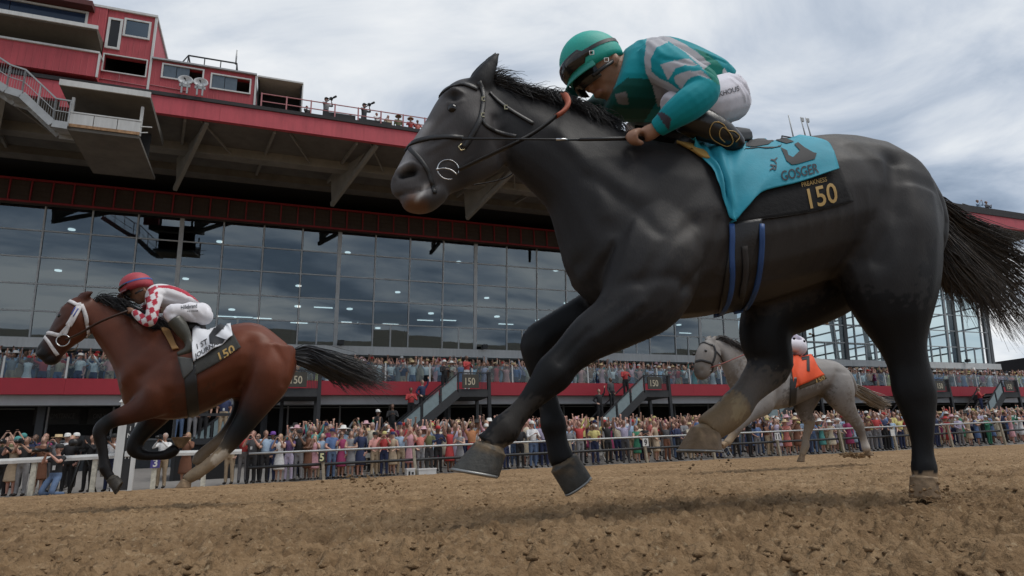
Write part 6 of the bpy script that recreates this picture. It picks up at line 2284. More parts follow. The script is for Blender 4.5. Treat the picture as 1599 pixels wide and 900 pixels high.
# finish posts
FP = empty('finish_post', BW(-11.75, -.35, -.35), RZ)
tag(FP, 'tall white finish post with black lettered board behind the bay horse\'s knee', 'post')
b = MB().box(-.14, .06, 0, .12, 0, 2.45)
b.add([(-.19, -.04, 2.45), (.11, -.04, 2.45), (.11, .16, 2.45), (-.19, .16, 2.45), (-.04, .06, 2.68)], [(0, 1, 4), (1, 2, 4), (2, 3, 4), (3, 0, 4), (3, 2, 1, 0)])
b.build('white_post', M_WHITE, FP)
MB().box(.06, .26, .03, .1, .1, 2.1).build('name_board', M_BLACK, FP)
MB().box(.26, .36, 0, .12, 0, 2.2).build('white_post', M_WHITE, FP)
for i, ch in enumerate('FINISH'):
    me = text_mesh(ch, .02)
    xs_ = [v.co.x for v in me.vertices]
    mx = (min(xs_) + max(xs_)) / 2
    for v in me.vertices:
        v.co = (.16 + (v.co.x - mx) * .17, .026, 2.0 - i * .19 - .13 + v.co.y * .17)
    link('lettering', me, FP, M_WHITE)
MB().box(.10, .24, -.01, .03, .98, 1.12).build('sensor_box', M_WHITE, FP)

# ---------------------------------------------------------------- people
SKINS = [mat('skin_pale', (.46, .28, .21), .55), mat('skin_tan', (.36, .20, .14), .55), mat('skin_brown', (.16, .085, .055), .55), mat('skin_rosy', (.48, .26, .20), .55)]
HAIRS = [mat('hair_dark', (.02, .014, .011), .6), mat('hair_brown', (.09, .05, .028), .6), mat('hair_fair', (.32, .22, .11), .6), mat('hair_grey', (.36, .35, .34), .6)]
CLOTH = {
    'white': (.66, .66, .66), 'black': (.016, .016, .018), 'navy': (.02, .03, .08), 'red': (.40, .045, .045), 'coral': (.55, .18, .15), 'salmon': (.62, .30, .27), 'pink': (.58, .32, .36), 'magenta': (.27, .035, .11),
    'yellow': (.58, .50, .19), 'cream': (.62, .55, .42), 'teal': (.07, .26, .25), 'green': (.03, .17, .10), 'light blue': (.32, .43, .56), 'blue': (.09, .15, .30), 'lilac': (.42, .38, .50), 'grey': (.22, .22, .23),
    'dark grey': (.06, .06, .065), 'brown': (.16, .07, .04), 'beige': (.42, .33, .23), 'orange': (.46, .20, .09), 'khaki': (.36, .28, .19), 'denim': (.09, .14, .24), 'olive': (.13, .13, .06), 'purple': (.12, .07, .17)}
CM = {k: mat('cloth_' + k.replace(' ', '_'), v, .85, var=.14, scale=14, bump=.3, bscale=30) for k, v in CLOTH.items()}
M_SHOE = mat('shoe_leather', (.02, .017, .015), .5)
KEYS = dict(skin=(1, 0, 0), top=(0, 1, 0), bottom=(0, 0, 1), hair=(1, 1, 0), shoe=(0, 1, 1))
KIDX = ['skin', 'top', 'bottom', 'hair', 'shoe']

def person_mesh(pose, dress=False, long_sleeve=False, woman=False, voxel=.026, legs='stand', dec=None):
    f = Fig((0, 0, 0), (1, 0, 0), 0)
    f.ring_n = 10
    K = KEYS
    n_ = 9
    L = lambda rows, n=9: f.limb([[x, y, z, r, lf, *K[c]] for x, y, z, r, lf, c in rows], 2, n)
    W = .9 if woman else 1.0
    # torso: oval sections stacked upwards (facing -y)
    def stack(rows):
        rg, cs = [], []
        for x, y, z, rx, ry, c in rows:
            rg.append([Vector((x + rx * math.cos(2 * math.pi * k / 14), y + ry * math.sin(2 * math.pi * k / 14), z)) for k in range(14)])
            cs.append(K[c])
        f.rings(rg, cs)
    hipz = .90 if legs != 'kneel' else .50
    o = hipz - .90
    bt = 'top' if dress else 'bottom'
    belly = .0 if woman else .02
    stack([(0, 0, .84 + o, .155 * W, .11, bt), (0, .005, .92 + o, .17 * W, .12, bt), (0, 0, .99 + o, .155 * W, .115 + belly, bt), (0, -.005, 1.05 + o, .145 * W, .11 + belly, 'top'), (0, -.01, 1.18 + o, .155 * W, .115 + belly * .6, 'top'),
           (0, -.005, 1.30 + o, .175 * W, .115, 'top'), (0, 0, 1.39 + o, .17 * W, .095, 'top'), (0, .005, 1.445 + o, .10, .07, 'top'), (0, .0, 1.475 + o, .06, .055, 'skin')])
    L([(0, .005, 1.44 + o, .056, 1, 'skin'), (0, -.005, 1.52 + o, .052, 1, 'skin'), (0, -.012, 1.56 + o, .05, 1, 'skin')])
    # head
    f.ball((0, -.01, 1.635 + o), .098, K['skin'], (.82, .95, 1.16), 12, 9)
    f.ball((0, -.055, 1.575 + o), .05, K['skin'], (.9, .8, .9), 10, 7)
    L([(0, -.098, 1.65 + o, .014, 1, 'skin'), (0, -.116, 1.615 + o, .018, 1, 'skin'), (0, -.10, 1.60 + o, .012, 1, 'skin')], 6)
    f.ball((0, .022, 1.665 + o), .102, K['hair'], (.88, .92, 1.02), 12, 8)
    if woman:
        f.ball((0, .055, 1.58 + o), .085, K['hair'], (1.05, .55, 1.5), 10, 7)
        f.ball((.072, .03, 1.55 + o), .04, K['hair'], (.8, .8, 2.4), 8, 6)
        f.ball((-.072, .03, 1.55 + o), .04, K['hair'], (.8, .8, 2.4), 8, 6)
    # legs
    if legs == 'kneel':
        for sx in (-1, 1):
            L([(sx * .09, 0, .48, .085, 1, 'bottom'), (sx * .13, -.12, .34, .085, 1, 'bottom'), (sx * .16, -.22, .12, .07, 1, 'bottom'), (sx * .15, -.2, .06, .06, 1, 'bottom')])
            L([(sx * .15, -.2, .07, .058, 1, 'bottom'), (sx * .14, .05, .06, .06, 1, 'bottom'), (sx * .13, .25, .05, .045, 1, 'shoe')])
    elif dress:
        stack([(0, 0, .90, .17, .12, 'top'), (0, 0, .7, .20, .15, 'top'), (0, 0, .5, .215, .17, 'top'), (0, 0, .42, .22, .175, 'top')])
        for sx in (-1, 1):
            L([(sx * .08, 0, .5, .055, 1, 'skin'), (sx * .08, .01, .3, .05, 1, 'skin'), (sx * .08, .015, .1, .035, 1, 'skin'), (sx * .08, .0, .05, .04, 1, 'shoe')])
            L([(sx * .08, .04, .035, .035, 1, 'shoe'), (sx * .085, -.06, .03, .038, 1, 'shoe'), (sx * .088, -.13, .022, .022, 1, 'shoe')])
    else:
        for sx in (-1, 1):
            L([(sx * .085, 0, .9, .095, 1, 'bottom'), (sx * .095, -.005, .7, .088, 1, 'bottom'), (sx * .10, -.012, .5, .066, 1, 'bottom'), (sx * .105, .01, .3, .062, 1, 'bottom'), (sx * .11, .015, .1, .055, 1, 'bottom'), (sx * .11, .01, .06, .05, 1, 'shoe')])
            L([(sx * .11, .05, .045, .042, 1, 'shoe'), (sx * .115, -.05, .04, .046, 1, 'shoe'), (sx * .12, -.15, .03, .032, 1, 'shoe')])
    # arms: shoulder, elbow, wrist, hand
    S = .185 * W
    A = {
        'down': ((S + .06, .02, 1.12), (S + .05, -.08, .89)), 'rail': ((S + .09, -.06, 1.12), (S - .04, -.27, 1.0)), 'up': ((S + .10, -.06, 1.56), (S + .13, -.08, 1.83)),
        'raise': ((S + .16, -.05, 1.45), (S + .2, -.06, 1.72)), 'phone': ((S + .07, -.2, 1.22), (.06, -.30, 1.56)), 'high_phone': ((S + .04, -.2, 1.5), (.07, -.26, 1.78)), 'clap': ((S + .08, -.12, 1.15), (.045, -.3, 1.27)),
        'hip': ((S + .15, .05, 1.15), (S + .01, -.08, 1.0)), 'fold': ((S + .06, -.12, 1.13), (-.02, -.2, 1.12)), 'shout': ((S + .1, -.12, 1.2), (.09, -.2, 1.50)), 'lens': ((S + .06, -.22, 1.28), (.05, -.34, 1.5))}
    pl, pr = pose
    for sx, p in ((-1, pl), (1, pr)):
        (ex, ey, ez), (wx, wy, wz) = A[p]
        sl = 'top' if long_sleeve else 'skin'
        z0 = 1.39 + o
        sh = Vector((sx * S, 0, z0))
        el = Vector((sx * ex, ey, ez + o))
        wr = Vector((sx * wx, wy, wz + o))
        mid = sh.lerp(el, .55)
        fm = el.lerp(wr, .3)
        hd = wr + (wr - el).normalized() * .05
        L([(*(sh - Vector((sx * .05, 0, .0))), .07, 1, 'top'), (*sh, .066, 1, 'top'), (*mid, .056, 1, 'top' if not (dress and not long_sleeve) else 'skin'), (*sh.lerp(el, .7), .051, 1, sl), (*el, .045, 1, sl), (*fm, .044, 1, sl), (*el.lerp(wr, .85), .032, 1, sl), (*wr, .029, 1, 'skin'), (*hd, .03, .6, 'skin')], 8)
        d = (wr - el).normalized()
        side = Vector((1, 0, 0)) if abs(d.x) < .8 else Vector((0, 1, 0))
        for k in range(4):
            b0 = hd + side * ((k - 1.5) * .019)
            spread = side * ((k - 1.5) * .010)
            L([(*b0, .0125, 1, 'skin'), (*(b0 + d * .045 + spread), .0115, 1, 'skin'), (*(b0 + d * (.075 + .012 * (k in (1, 2))) + spread * 1.8 + Vector((0, -.012, 0))), .009, 1, 'skin')], 5)
        L([(*(wr + d * .02 + side * (.025 * -sx)), .013, 1, 'skin'), (*(hd + side * (.052 * -sx)), .012, 1, 'skin'), (*(hd + d * .03 + side * (.066 * -sx)), .009, 1, 'skin')], 5)
    me = f.fuse('person', voxel, 2, dec, Vector((0, 0, 0)))
    kv = np.array([KEYS[k] for k in KIDX])
    # nearest colour per face
    kd = KDTree(len(f.V))
    for i, v in enumerate(f.V):
        kd.insert(Vector(v), i)
    kd.balance()
    idx = []
    for p in me.polygons:
        c = f.C[kd.find(p.center)[1]]
        idx.append(KIDX.index(min(KIDX, key=lambda k: sum((a - b) ** 2 for a, b in zip(KEYS[k], c)))))
    me.materials.clear()
    for m_ in (SKINS[0], CM['white'], CM['navy'], HAIRS[0], M_SHOE):
        me.materials.append(m_)
    me.polygons.foreach_set('material_index', idx)
    me.update()
    return me

POSES = {'leaning forward': ('rail', 'rail'), 'arms raised': ('up', 'up'), 'arms spread': ('raise', 'up'), 'phone raised': ('phone', 'phone'), 'filming overhead': ('high_phone', 'high_phone'),
         'clapping': ('clap', 'clap'), 'one arm raised': ('hip', 'up'), 'shouting': ('shout', 'down'), 'arms folded': ('fold', 'fold'), 'arms down': ('down', 'down'), 'aiming camera': ('lens', 'lens')}
PM = {}
def pmesh(pose, dress, ls, woman, legs='stand'):
    k = (pose, dress, ls, woman, legs)
    if k not in PM:
        PM[k] = person_mesh(POSES[pose], dress, ls, woman, .026, legs)
    return PM[k]

def hat_mesh(kind):
    b = MB()
    z = 1.70
    n = 16
    def lathe(prof):
        vs = [(r * 1.0 * math.cos(2 * math.pi * k / n), r * 1.12 * math.sin(2 * math.pi * k / n) + .005, zz) for r, zz in prof for k in range(n)]
        b.add(vs, [(i * n + k, i * n + (k + 1) % n, i * n + n + (k + 1) % n, i * n + n + k) for i in range(len(prof) - 1) for k in range(n)], 0, True)
    if kind == 'cap':
        lathe([(.098, z - .035), (.10, z), (.09, z + .05), (.06, z + .08), (.003, z + .09)])
        b.add([(-.07, -.09, z - .02), (.07, -.09, z - .02), (.055, -.2, z - .035), (-.055, -.2, z - .035), (-.07, -.09, z - .03), (.07, -.09, z - .03), (.055, -.2, z - .045), (-.055, -.2, z - .045)], [(0, 1, 2, 3), (7, 6, 5, 4), (3, 2, 6, 7)])
    elif kind == 'straw hat':
        lathe([(.10, z - .02), (.2, z - .03), (.205, z - .022), (.1, z - .005), (.098, z + .07), (.085, z + .085), (.003, z + .085)])
    elif kind == 'boater':
        lathe([(.10, z - .01), (.19, z - .012), (.19, z), (.1, z + .003), (.10, z + .085), (.003, z + .087)])
    else:
        lathe([(.10, z - .02), (.25, z - .05), (.27, z - .04), (.24, z - .03), (.1, z), (.09, z + .08), (.06, z + .1), (.003, z + .1)])
    return b.mesh('hat')
HATS = {k: hat_mesh(k) for k in ('cap', 'straw hat', 'boater', 'wide hat')}
HATC = {'white': mat('hat_white', (.68, .67, .64), .8), 'straw': mat('hat_straw', (.50, .38, .22), .85, var=.2, scale=40), 'black': mat('hat_black', (.02, .02, .02), .8), 'red': mat('hat_red', (.4, .03, .03), .8), 'navy': mat('hat_navy', (.02, .03, .09), .8), 'purple': mat('hat_purple', (.16, .06, .3), .8), 'yellow': mat('hat_yellow', (.52, .45, .18), .8), 'pink': mat('hat_pink', (.56, .34, .38), .8)}
for m_ in HATS.values():
    m_.materials.append(HATC['white'])
_b = MB()
for sx in (-1, 1):
    _b.sphere((sx * .036, -.096, 1.655), .026, 8, 6, 0, (1, .35, .8))
_b.bar((-.085, -.03, 1.66), (-.04, -.1, 1.66), .008).bar((.085, -.03, 1.66), (.04, -.1, 1.66), .008).bar((-.02, -.105, 1.66), (.02, -.105, 1.66), .008)
SHADES = _b.mesh('sunglasses')
SHADES.materials.append(M_GOG)
_b = MB()
_b.box(-.04, .04, -.375, -.363, 1.5, 1.65)
PHONE = _b.mesh('phone')
PHONE.materials.append(M_BLACK)

def set_mats(o, skin, top, bottom, hair):
    for i, m_ in enumerate((skin, top, bottom, hair, M_SHOE)):
        o.material_slots[i].link = 'OBJECT'
        o.material_slots[i].material = m_

PCOUNT = [0]
SCALE = .86
def person(loc, label, group, top, bottom='navy', pose='arms down', dress=False, ls=False, woman=False, skin=0, hair=0, hat=None, shades=False, rz=0.0, sc=1.0, legs='stand'):
    me = pmesh(pose, dress, ls, woman, legs)
    o = bpy.data.objects.new('person', me)
    COL.objects.link(o)
    set_mats(o, SKINS[skin], CM[top], CM[bottom], HAIRS[hair])
    o.location = loc
    o.rotation_euler = (0, 0, RZ + rz)
    s = SCALE * sc
    o.scale = (s, s, s)
    tag(o, label, 'person', group)
    if hat:
        h = bpy.data.objects.new('hat', HATS[hat[0]])
        COL.objects.link(h)
        h.material_slots[0].link = 'OBJECT'
        h.material_slots[0].material = HATC[hat[1]]
        h.parent = o
        if legs == 'kneel':
            h.location.z = -.4
    if shades:
        h = bpy.data.objects.new('sunglasses', SHADES)
        COL.objects.link(h)
        h.parent = o
    PCOUNT[0] += 1
    return o

rg = random.Random(42)
def zone(t):
    return 'left of finish post' if t < -11.6 else 'behind bay horse' if t < -8 else 'near post 5' if t < -4 else 'between 5 and 9' if t < 3.2 else 'near post 9' if t < 7.4 else 'behind muddy hoof' if t < 10.2 else 'behind grey horse' if t < 16 else 'beside hind leg' if t < 19.5 else 'far right'
def describe(top, dress, ls, woman, pose, hat, place):
    g = ('dress' if dress else 'jacket' if ls else 'top')
    if len((top + ' ' + pose + ' ' + place).split()) + 3 + (3 if hat else 0) > 16:
        g = 'top' if g == 'jacket' else g
        pose = pose.split()[0] if pose != 'arms raised' else 'cheering'
    return 'person in %s %s%s, %s, %s' % (top, g, (' and %s %s' % (hat[1], hat[0].split()[-1]) if hat else ''), pose, place)

# front row, left to right as photographed: (px, top, bottom, pose, dress, long sleeves, woman, skin, hair, hat, shades)
N = None
FRONT = [
    (402, 'dark grey', 'black', 'phone raised', 0, 0, 0, 0, 1, N, 1), (414, 'light blue', 'black', 'shouting', 0, 0, 0, 1, 0, N, 0), (425, 'blue', 'navy', 'leaning forward', 0, 0, 0, 2, 0, ('cap', 'purple'), 0), (437, 'white', 'grey', 'phone raised', 1, 0, 1, 0, 2, N, 0),
    (452, 'purple', 'lilac', 'phone raised', 0, 0, 1, 1, 0, N, 0), (467, 'black', 'grey', 'phone raised', 0, 0, 0, 2, 0, ('cap', 'black'), 1), (481, 'brown', 'brown', 'arms folded', 1, 0, 1, 2, 1, N, 0), (491, 'pink', 'beige', 'phone raised', 1, 0, 1, 0, 2, N, 0),
    (503, 'light blue', 'khaki', 'leaning forward', 0, 0, 0, 0, 3, N, 0), (518, 'blue', 'denim', 'leaning forward', 0, 0, 0, 3, 1, ('cap', 'navy'), 0), (533, 'magenta', 'magenta', 'shouting', 1, 0, 1, 1, 0, N, 1), (548, 'grey', 'dark grey', 'arms folded', 1, 0, 1, 0, 1, N, 0),
    (563, 'navy', 'navy', 'shouting', 1, 1, 1, 3, 1, N, 0), (585, 'salmon', 'khaki', 'leaning forward', 0, 0, 0, 3, 1, ('cap', 'black'), 1), (600, 'red', 'navy', 'phone raised', 0, 0, 0, 1, 0, ('cap', 'yellow'), 0), (613, 'beige', 'grey', 'leaning forward', 1, 0, 1, 0, 3, ('cap', 'navy'), 0),
    (626, 'light blue', 'khaki', 'one arm raised', 0, 0, 0, 0, 1, N, 0), (641, 'pink', 'grey', 'phone raised', 1, 0, 1, 3, 2, N, 0), (656, 'coral', 'grey', 'one arm raised', 0, 0, 0, 0, 0, N, 0), (670, 'olive', 'dark grey', 'leaning forward', 0, 0, 0, 1, 3, N, 0),
    (684, 'navy', 'black', 'clapping', 0, 1, 0, 2, 0, ('cap', 'red'), 0), (702, 'red', 'brown', 'arms spread', 1, 0, 1, 2, 0, N, 0), (718, 'grey', 'grey', 'clapping', 1, 0, 1, 0, 3, N, 0), (737, 'orange', 'red', 'arms raised', 0, 0, 0, 2, 0, N, 0),
    (760, 'white', 'navy', 'leaning forward', 0, 0, 0, 0, 1, ('cap', 'white'), 1), (790, 'lilac', 'navy', 'clapping', 0, 0, 1, 0, 2, N, 0), (812, 'black', 'black', 'leaning forward', 0, 1, 0, 2, 0, N, 0), (832, 'white', 'denim', 'clapping', 0, 1, 0, 3, 1, ('cap', 'white'), 0), (850, 'lilac', 'navy', 'leaning forward', 0, 0, 0, 0, 0, N, 0),
    (890, 'grey', 'navy', 'leaning forward', 0, 1, 0, 3, 3, N, 0), (906, 'red', 'grey', 'arms raised', 0, 0, 0, 3, 1, N, 0), (929, 'yellow', 'navy', 'leaning forward', 0, 0, 0, 2, 3, N, 0), (950, 'black', 'black', 'arms raised', 0, 0, 1, 2, 0, N, 0),
    (977, 'lilac', 'dark grey', 'arms spread', 0, 1, 0, 1, 0, N, 0), (995, 'green', 'green', 'clapping', 1, 0, 1, 0, 1, N, 0), (1009, 'black', 'black', 'clapping', 1, 0, 1, 1, 0, N, 0), (1025, 'beige', 'beige', 'one arm raised', 1, 0, 1, 0, 2, N, 0), (1042, 'dark grey', 'brown', 'arms raised', 0, 1, 0, 3, 3, N, 0),
    (1060, 'navy', 'black', 'leaning forward', 0, 1, 0, 3, 0, N, 0), (1080, 'cream', 'khaki', 'clapping', 0, 0, 0, 0, 1, ('straw hat', 'straw'), 0), (1122, 'white', 'navy', 'one arm raised', 0, 1, 0, 0, 1, N, 0), (1150, 'dark grey', 'black', 'leaning forward', 0, 1, 0, 1, 0, N, 0), (1172, 'black', 'black', 'phone raised', 0, 1, 0, 1, 0, N, 0),
    (1184, 'blue', 'grey', 'leaning forward', 0, 0, 0, 3, 3, ('cap', 'navy'), 1), (1200, 'brown', 'khaki', 'clapping', 0, 1, 0, 2, 0, N, 0), (1216, 'lilac', 'lilac', 'phone raised', 1, 0, 1, 0, 1, N, 0), (1231, 'coral', 'coral', 'clapping', 1, 0, 1, 3, 2, ('wide hat', 'straw'), 0), (1247, 'brown', 'brown', 'shouting', 1, 0, 1, 1, 1, ('wide hat', 'straw'), 0),
    (1262, 'light blue', 'navy', 'leaning forward', 0, 0, 0, 0, 1, ('cap', 'white'), 0), (1272, 'blue', 'denim', 'clapping', 0, 0, 0, 1, 0, N, 0), (1286, 'teal', 'teal', 'phone raised', 1, 0, 1, 3, 2, ('wide hat', 'white'), 0), (1301, 'cream', 'yellow', 'clapping', 1, 0, 1, 0, 0, ('wide hat', 'white'), 0),
    (1315, 'grey', 'olive', 'leaning forward', 0, 0, 0, 0, 3, ('cap', 'white'), 0), (1329, 'magenta', 'magenta', 'shouting', 1, 1, 1, 2, 0, N, 0), (1345, 'white', 'navy', 'clapping', 0, 1, 0, 1, 0, ('cap', 'white'), 0), (1360, 'brown', 'grey', 'phone raised', 0, 0, 1, 2, 0, N, 0), (1374, 'red', 'grey', 'leaning forward', 0, 0, 0, 1, 0, N, 0),
    (1386, 'navy', 'black', 'clapping', 0, 1, 0, 3, 1, N, 0), (1398, 'light blue', 'denim', 'leaning forward', 0, 0, 0, 0, 1, N, 1), (1411, 'yellow', 'navy', 'one arm raised', 0, 0, 0, 0, 3, N, 0), (1467, 'navy', 'navy', 'leaning forward', 0, 1, 0, 0, 0, N, 0), (1486, 'red', 'brown', 'clapping', 1, 0, 1, 0, 2, ('wide hat', 'red'), 0),
    (1504, 'lilac', 'grey', 'leaning forward', 0, 1, 0, 3, 3, ('cap', 'white'), 0), (1518, 'beige', 'beige', 'one arm raised', 1, 0, 1, 0, 2, N, 0), (1531, 'blue', 'blue', 'clapping', 1, 0, 1, 1, 1, N, 0), (1549, 'green', 'green', 'clapping', 0, 1, 0, 0, 0, ('cap', 'white'), 0), (1567, 'cream', 'brown', 'shouting', 1, 0, 1, 0, 0, N, 0), (1586, 'pink', 'pink', 'arms raised', 1, 0, 1, 3, 2, N, 0)]
for px, top, bot, pose, dr, ls, wm, sk, hr, hat, sh in FRONT:
    q = .42 + .12 * rg.random()
    t, _ = TZ(px, 700, q)
    person(BW(t, q, zfence(max(-30, t)) + .1 * q - .03), describe(top, dr, ls, wm, pose, hat, 'front row ' + zone(t)), 'spectators along the grey rail', top, bot, pose, bool(dr), bool(ls), bool(wm), sk, hr, hat, bool(sh), rg.uniform(-.6, .6), rg.uniform(.9, 1.07) * (.95 if wm else 1))

# the rows behind
TOPS = ['white'] * 5 + ['light blue'] * 3 + ['pink'] * 3 + ['salmon', 'coral', 'lilac', 'lilac', 'red', 'red', 'navy', 'navy', 'black', 'grey', 'cream', 'cream', 'beige', 'blue', 'teal', 'brown', 'green', 'yellow', 'orange', 'magenta']
CPOSE = ['arms raised'] * 5 + ['arms spread'] * 3 + ['phone raised'] * 4 + ['filming overhead'] * 4 + ['clapping'] * 3 + ['one arm raised'] * 4 + ['shouting'] * 2 + ['arms down'] * 1
HATW = [None] * 10 + [('cap', 'white'), ('cap', 'white'), ('straw hat', 'straw'), ('straw hat', 'white'), ('wide hat', 'straw'), ('wide hat', 'white'), ('cap', 'red'), ('cap', 'navy'), ('wide hat', 'black'), ('wide hat', 'pink'), ('cap', 'yellow')] + [None] * 8
def random_person():
    wm = rg.random() < .45
    dr = wm and rg.random() < .7
    return dict(top=rg.choice(TOPS), pose=rg.choice(CPOSE), dress=dr, ls=(not dr) and rg.random() < .35, woman=wm, skin=rg.choice([0, 0, 1, 2, 3, 3]), hair=rg.choice([0, 0, 1, 1, 2, 3]), hat=rg.choice(HATW), bottom=rg.choice(['navy', 'khaki', 'grey', 'black', 'denim', 'beige']))
EXTRA = []
def seat(t, q, z, place, group, sc=1.0):
    p = random_person()
    if p['pose'] == 'leaning forward':
        p['pose'] = 'clapping'
    loc = BW(t, q, z)
    if PCOUNT[0] < 268:
        person(loc, describe(p['top'], p['dress'], p['ls'], p['woman'], p['pose'], p['hat'], place), group, p['top'], p['bottom'], p['pose'], p['dress'], p['ls'], p['woman'], p['skin'], p['hair'], p['hat'], rg.random() < .25, rg.uniform(-.7, .7), sc)
    else:
        EXTRA.append((loc, p, sc))
slots = []
for row, q in ((2, 1.05), (3, 1.65), (4, 2.3), (5, 2.95), (6, 3.6), (7, 4.25)):
    t = -7.6
    while t < 44:
        t += rg.uniform(.42, .62) + (.0 if t < 25 else .2)
        if -9 < t < -7.9:
            continue
        if row >= 4 and any(-4.4 + s_ < t < .7 + s_ for s_ in (0, 9, 18.25, 27.95)) and q > 4.0:
            continue
        slots.append((q, t, row))
slots.sort(key=lambda s_: (s_[2] > 2, s_[2] > 3, abs(s_[1] - 3)))
BAL = []
for row, q in ((1, 7.45), (2, 8.15), (3, 8.9), (4, 9.7), (5, 10.6)):
    t = -21
    while t < 56:
        t += rg.uniform(.4, .66)
        BAL.append((q, t, row))
n2 = [s_ for s_ in slots if s_[2] == 2 and s_[1] < 27]
n3 = [s_ for s_ in slots if s_[2] == 3 and -7.6 < s_[1] < 12]
for q, t, row in n2 + n3:
    seat(t, q, zfence(t) + .1 * q - .03, ('second' if row == 2 else 'third') + ' row ' + zone(t), 'spectators packed behind the grey rail', rg.uniform(.86, 1.1))
def bzone(t):
    return 'left end' if t < -13.4 else 'above bay' if t < -5 else 'left of middle 150' if t < .6 else 'right of middle 150' if t < 9 else 'above grey horse' if t < 20 else 'right end'
b1 = [s_ for s_ in BAL if s_[2] == 1]
for q, t, row in b1:
    seat(t, q, 3.10, 'balcony front, ' + bzone(t), 'spectators on the balcony', rg.uniform(.94, 1.05))
rest = [s_ for s_ in slots if s_ not in n2 and s_ not in n3]
for q, t, row in rest:
    EXTRA.append((BW(t, q, zfence(t) + .1 * q - .03), random_person(), rg.uniform(.92, 1.06)))
for q, t, row in BAL:
    if row > 1:
        EXTRA.append((BW(t, q, 3.1 + .2 * (q - 7.4)), random_person(), rg.uniform(.94, 1.05)))

def crowd_stuff(name, label, items):
    """far spectators joined: coarse copies of the same figures with a colour per face"""
    coarse = {}
    V, F_, Cc = [], [], []
    off = 0
    col = {**{('top', k): v for k, v in CLOTH.items()}}
    sk = [(.46, .28, .21), (.36, .20, .14), (.16, .085, .055), (.48, .26, .20)]
    hc = [(.02, .014, .011), (.09, .05, .028), (.32, .22, .11), (.36, .35, .34)]
    hatc = {'white': (.68, .67, .64), 'straw': (.5, .38, .22), 'black': (.02, .02, .02), 'red': (.4, .03, .03), 'navy': (.02, .03, .09), 'yellow': (.52, .45, .18), 'pink': (.56, .34, .38)}
    for loc, p, sc in items:
        k = (p['pose'], p['dress'], p['ls'], p['woman'])
        if k not in coarse:
            base = pmesh(*k)
            r = eval_mods(base.copy(), [('DECIMATE', dict(ratio=.13))])
            co = np.array([v.co[:] for v in r.vertices])
            fs = [tuple(q.vertices) for q in r.polygons]
            mi = [q.material_index for q in r.polygons]
            coarse[k] = (co, fs, mi)
        co, fs, mi = coarse[k]
        a = RZ + rg.uniform(-.4, .4)
        s = SCALE * sc
        ca, sa = math.cos(a) * s, math.sin(a) * s
        w = np.stack([co[:, 0] * ca - co[:, 1] * sa + loc.x, co[:, 0] * sa + co[:, 1] * ca + loc.y, co[:, 2] * s + loc.z], 1)
        V.append(w)
        F_ += [tuple(off + i for i in f) for f in fs]
        pal = [sk[p['skin']], CLOTH[p['top']], CLOTH[p['bottom']], hc[p['hair']], (.02, .017, .015)]
        Cc += [pal[m] for m in mi]
        off += len(co)
        if p['hat']:
            h = HATS[p['hat'][0]]
            hv = np.array([v.co[:] for v in h.vertices])
            V.append(np.stack([hv[:, 0] * ca - hv[:, 1] * sa + loc.x, hv[:, 0] * sa + hv[:, 1] * ca + loc.y, hv[:, 2] * s + loc.z], 1))
            F_ += [tuple(off + i for i in q.vertices) for q in h.polygons]
            Cc += [hatc[p['hat'][1]]] * len(h.polygons)
            off += len(hv)
    me = bpy.data.meshes.new(name)
    me.from_pydata(np.concatenate(V).tolist(), [], F_)
    at = me.attributes.new('col', 'FLOAT_COLOR', 'FACE')
    c4 = np.ones((len(Cc), 4))
    c4[:, :3] = Cc
    at.data.foreach_set('color', c4.ravel())
    me.polygons.foreach_set('use_smooth', np.ones(len(F_), bool))
    me.update()
    tag(link(name, me, None, M_CLOTH), label, 'crowd', kind='stuff')
crowd_stuff('crowd', 'dense crowd of cheering spectators filling the apron and the balcony', EXTRA)

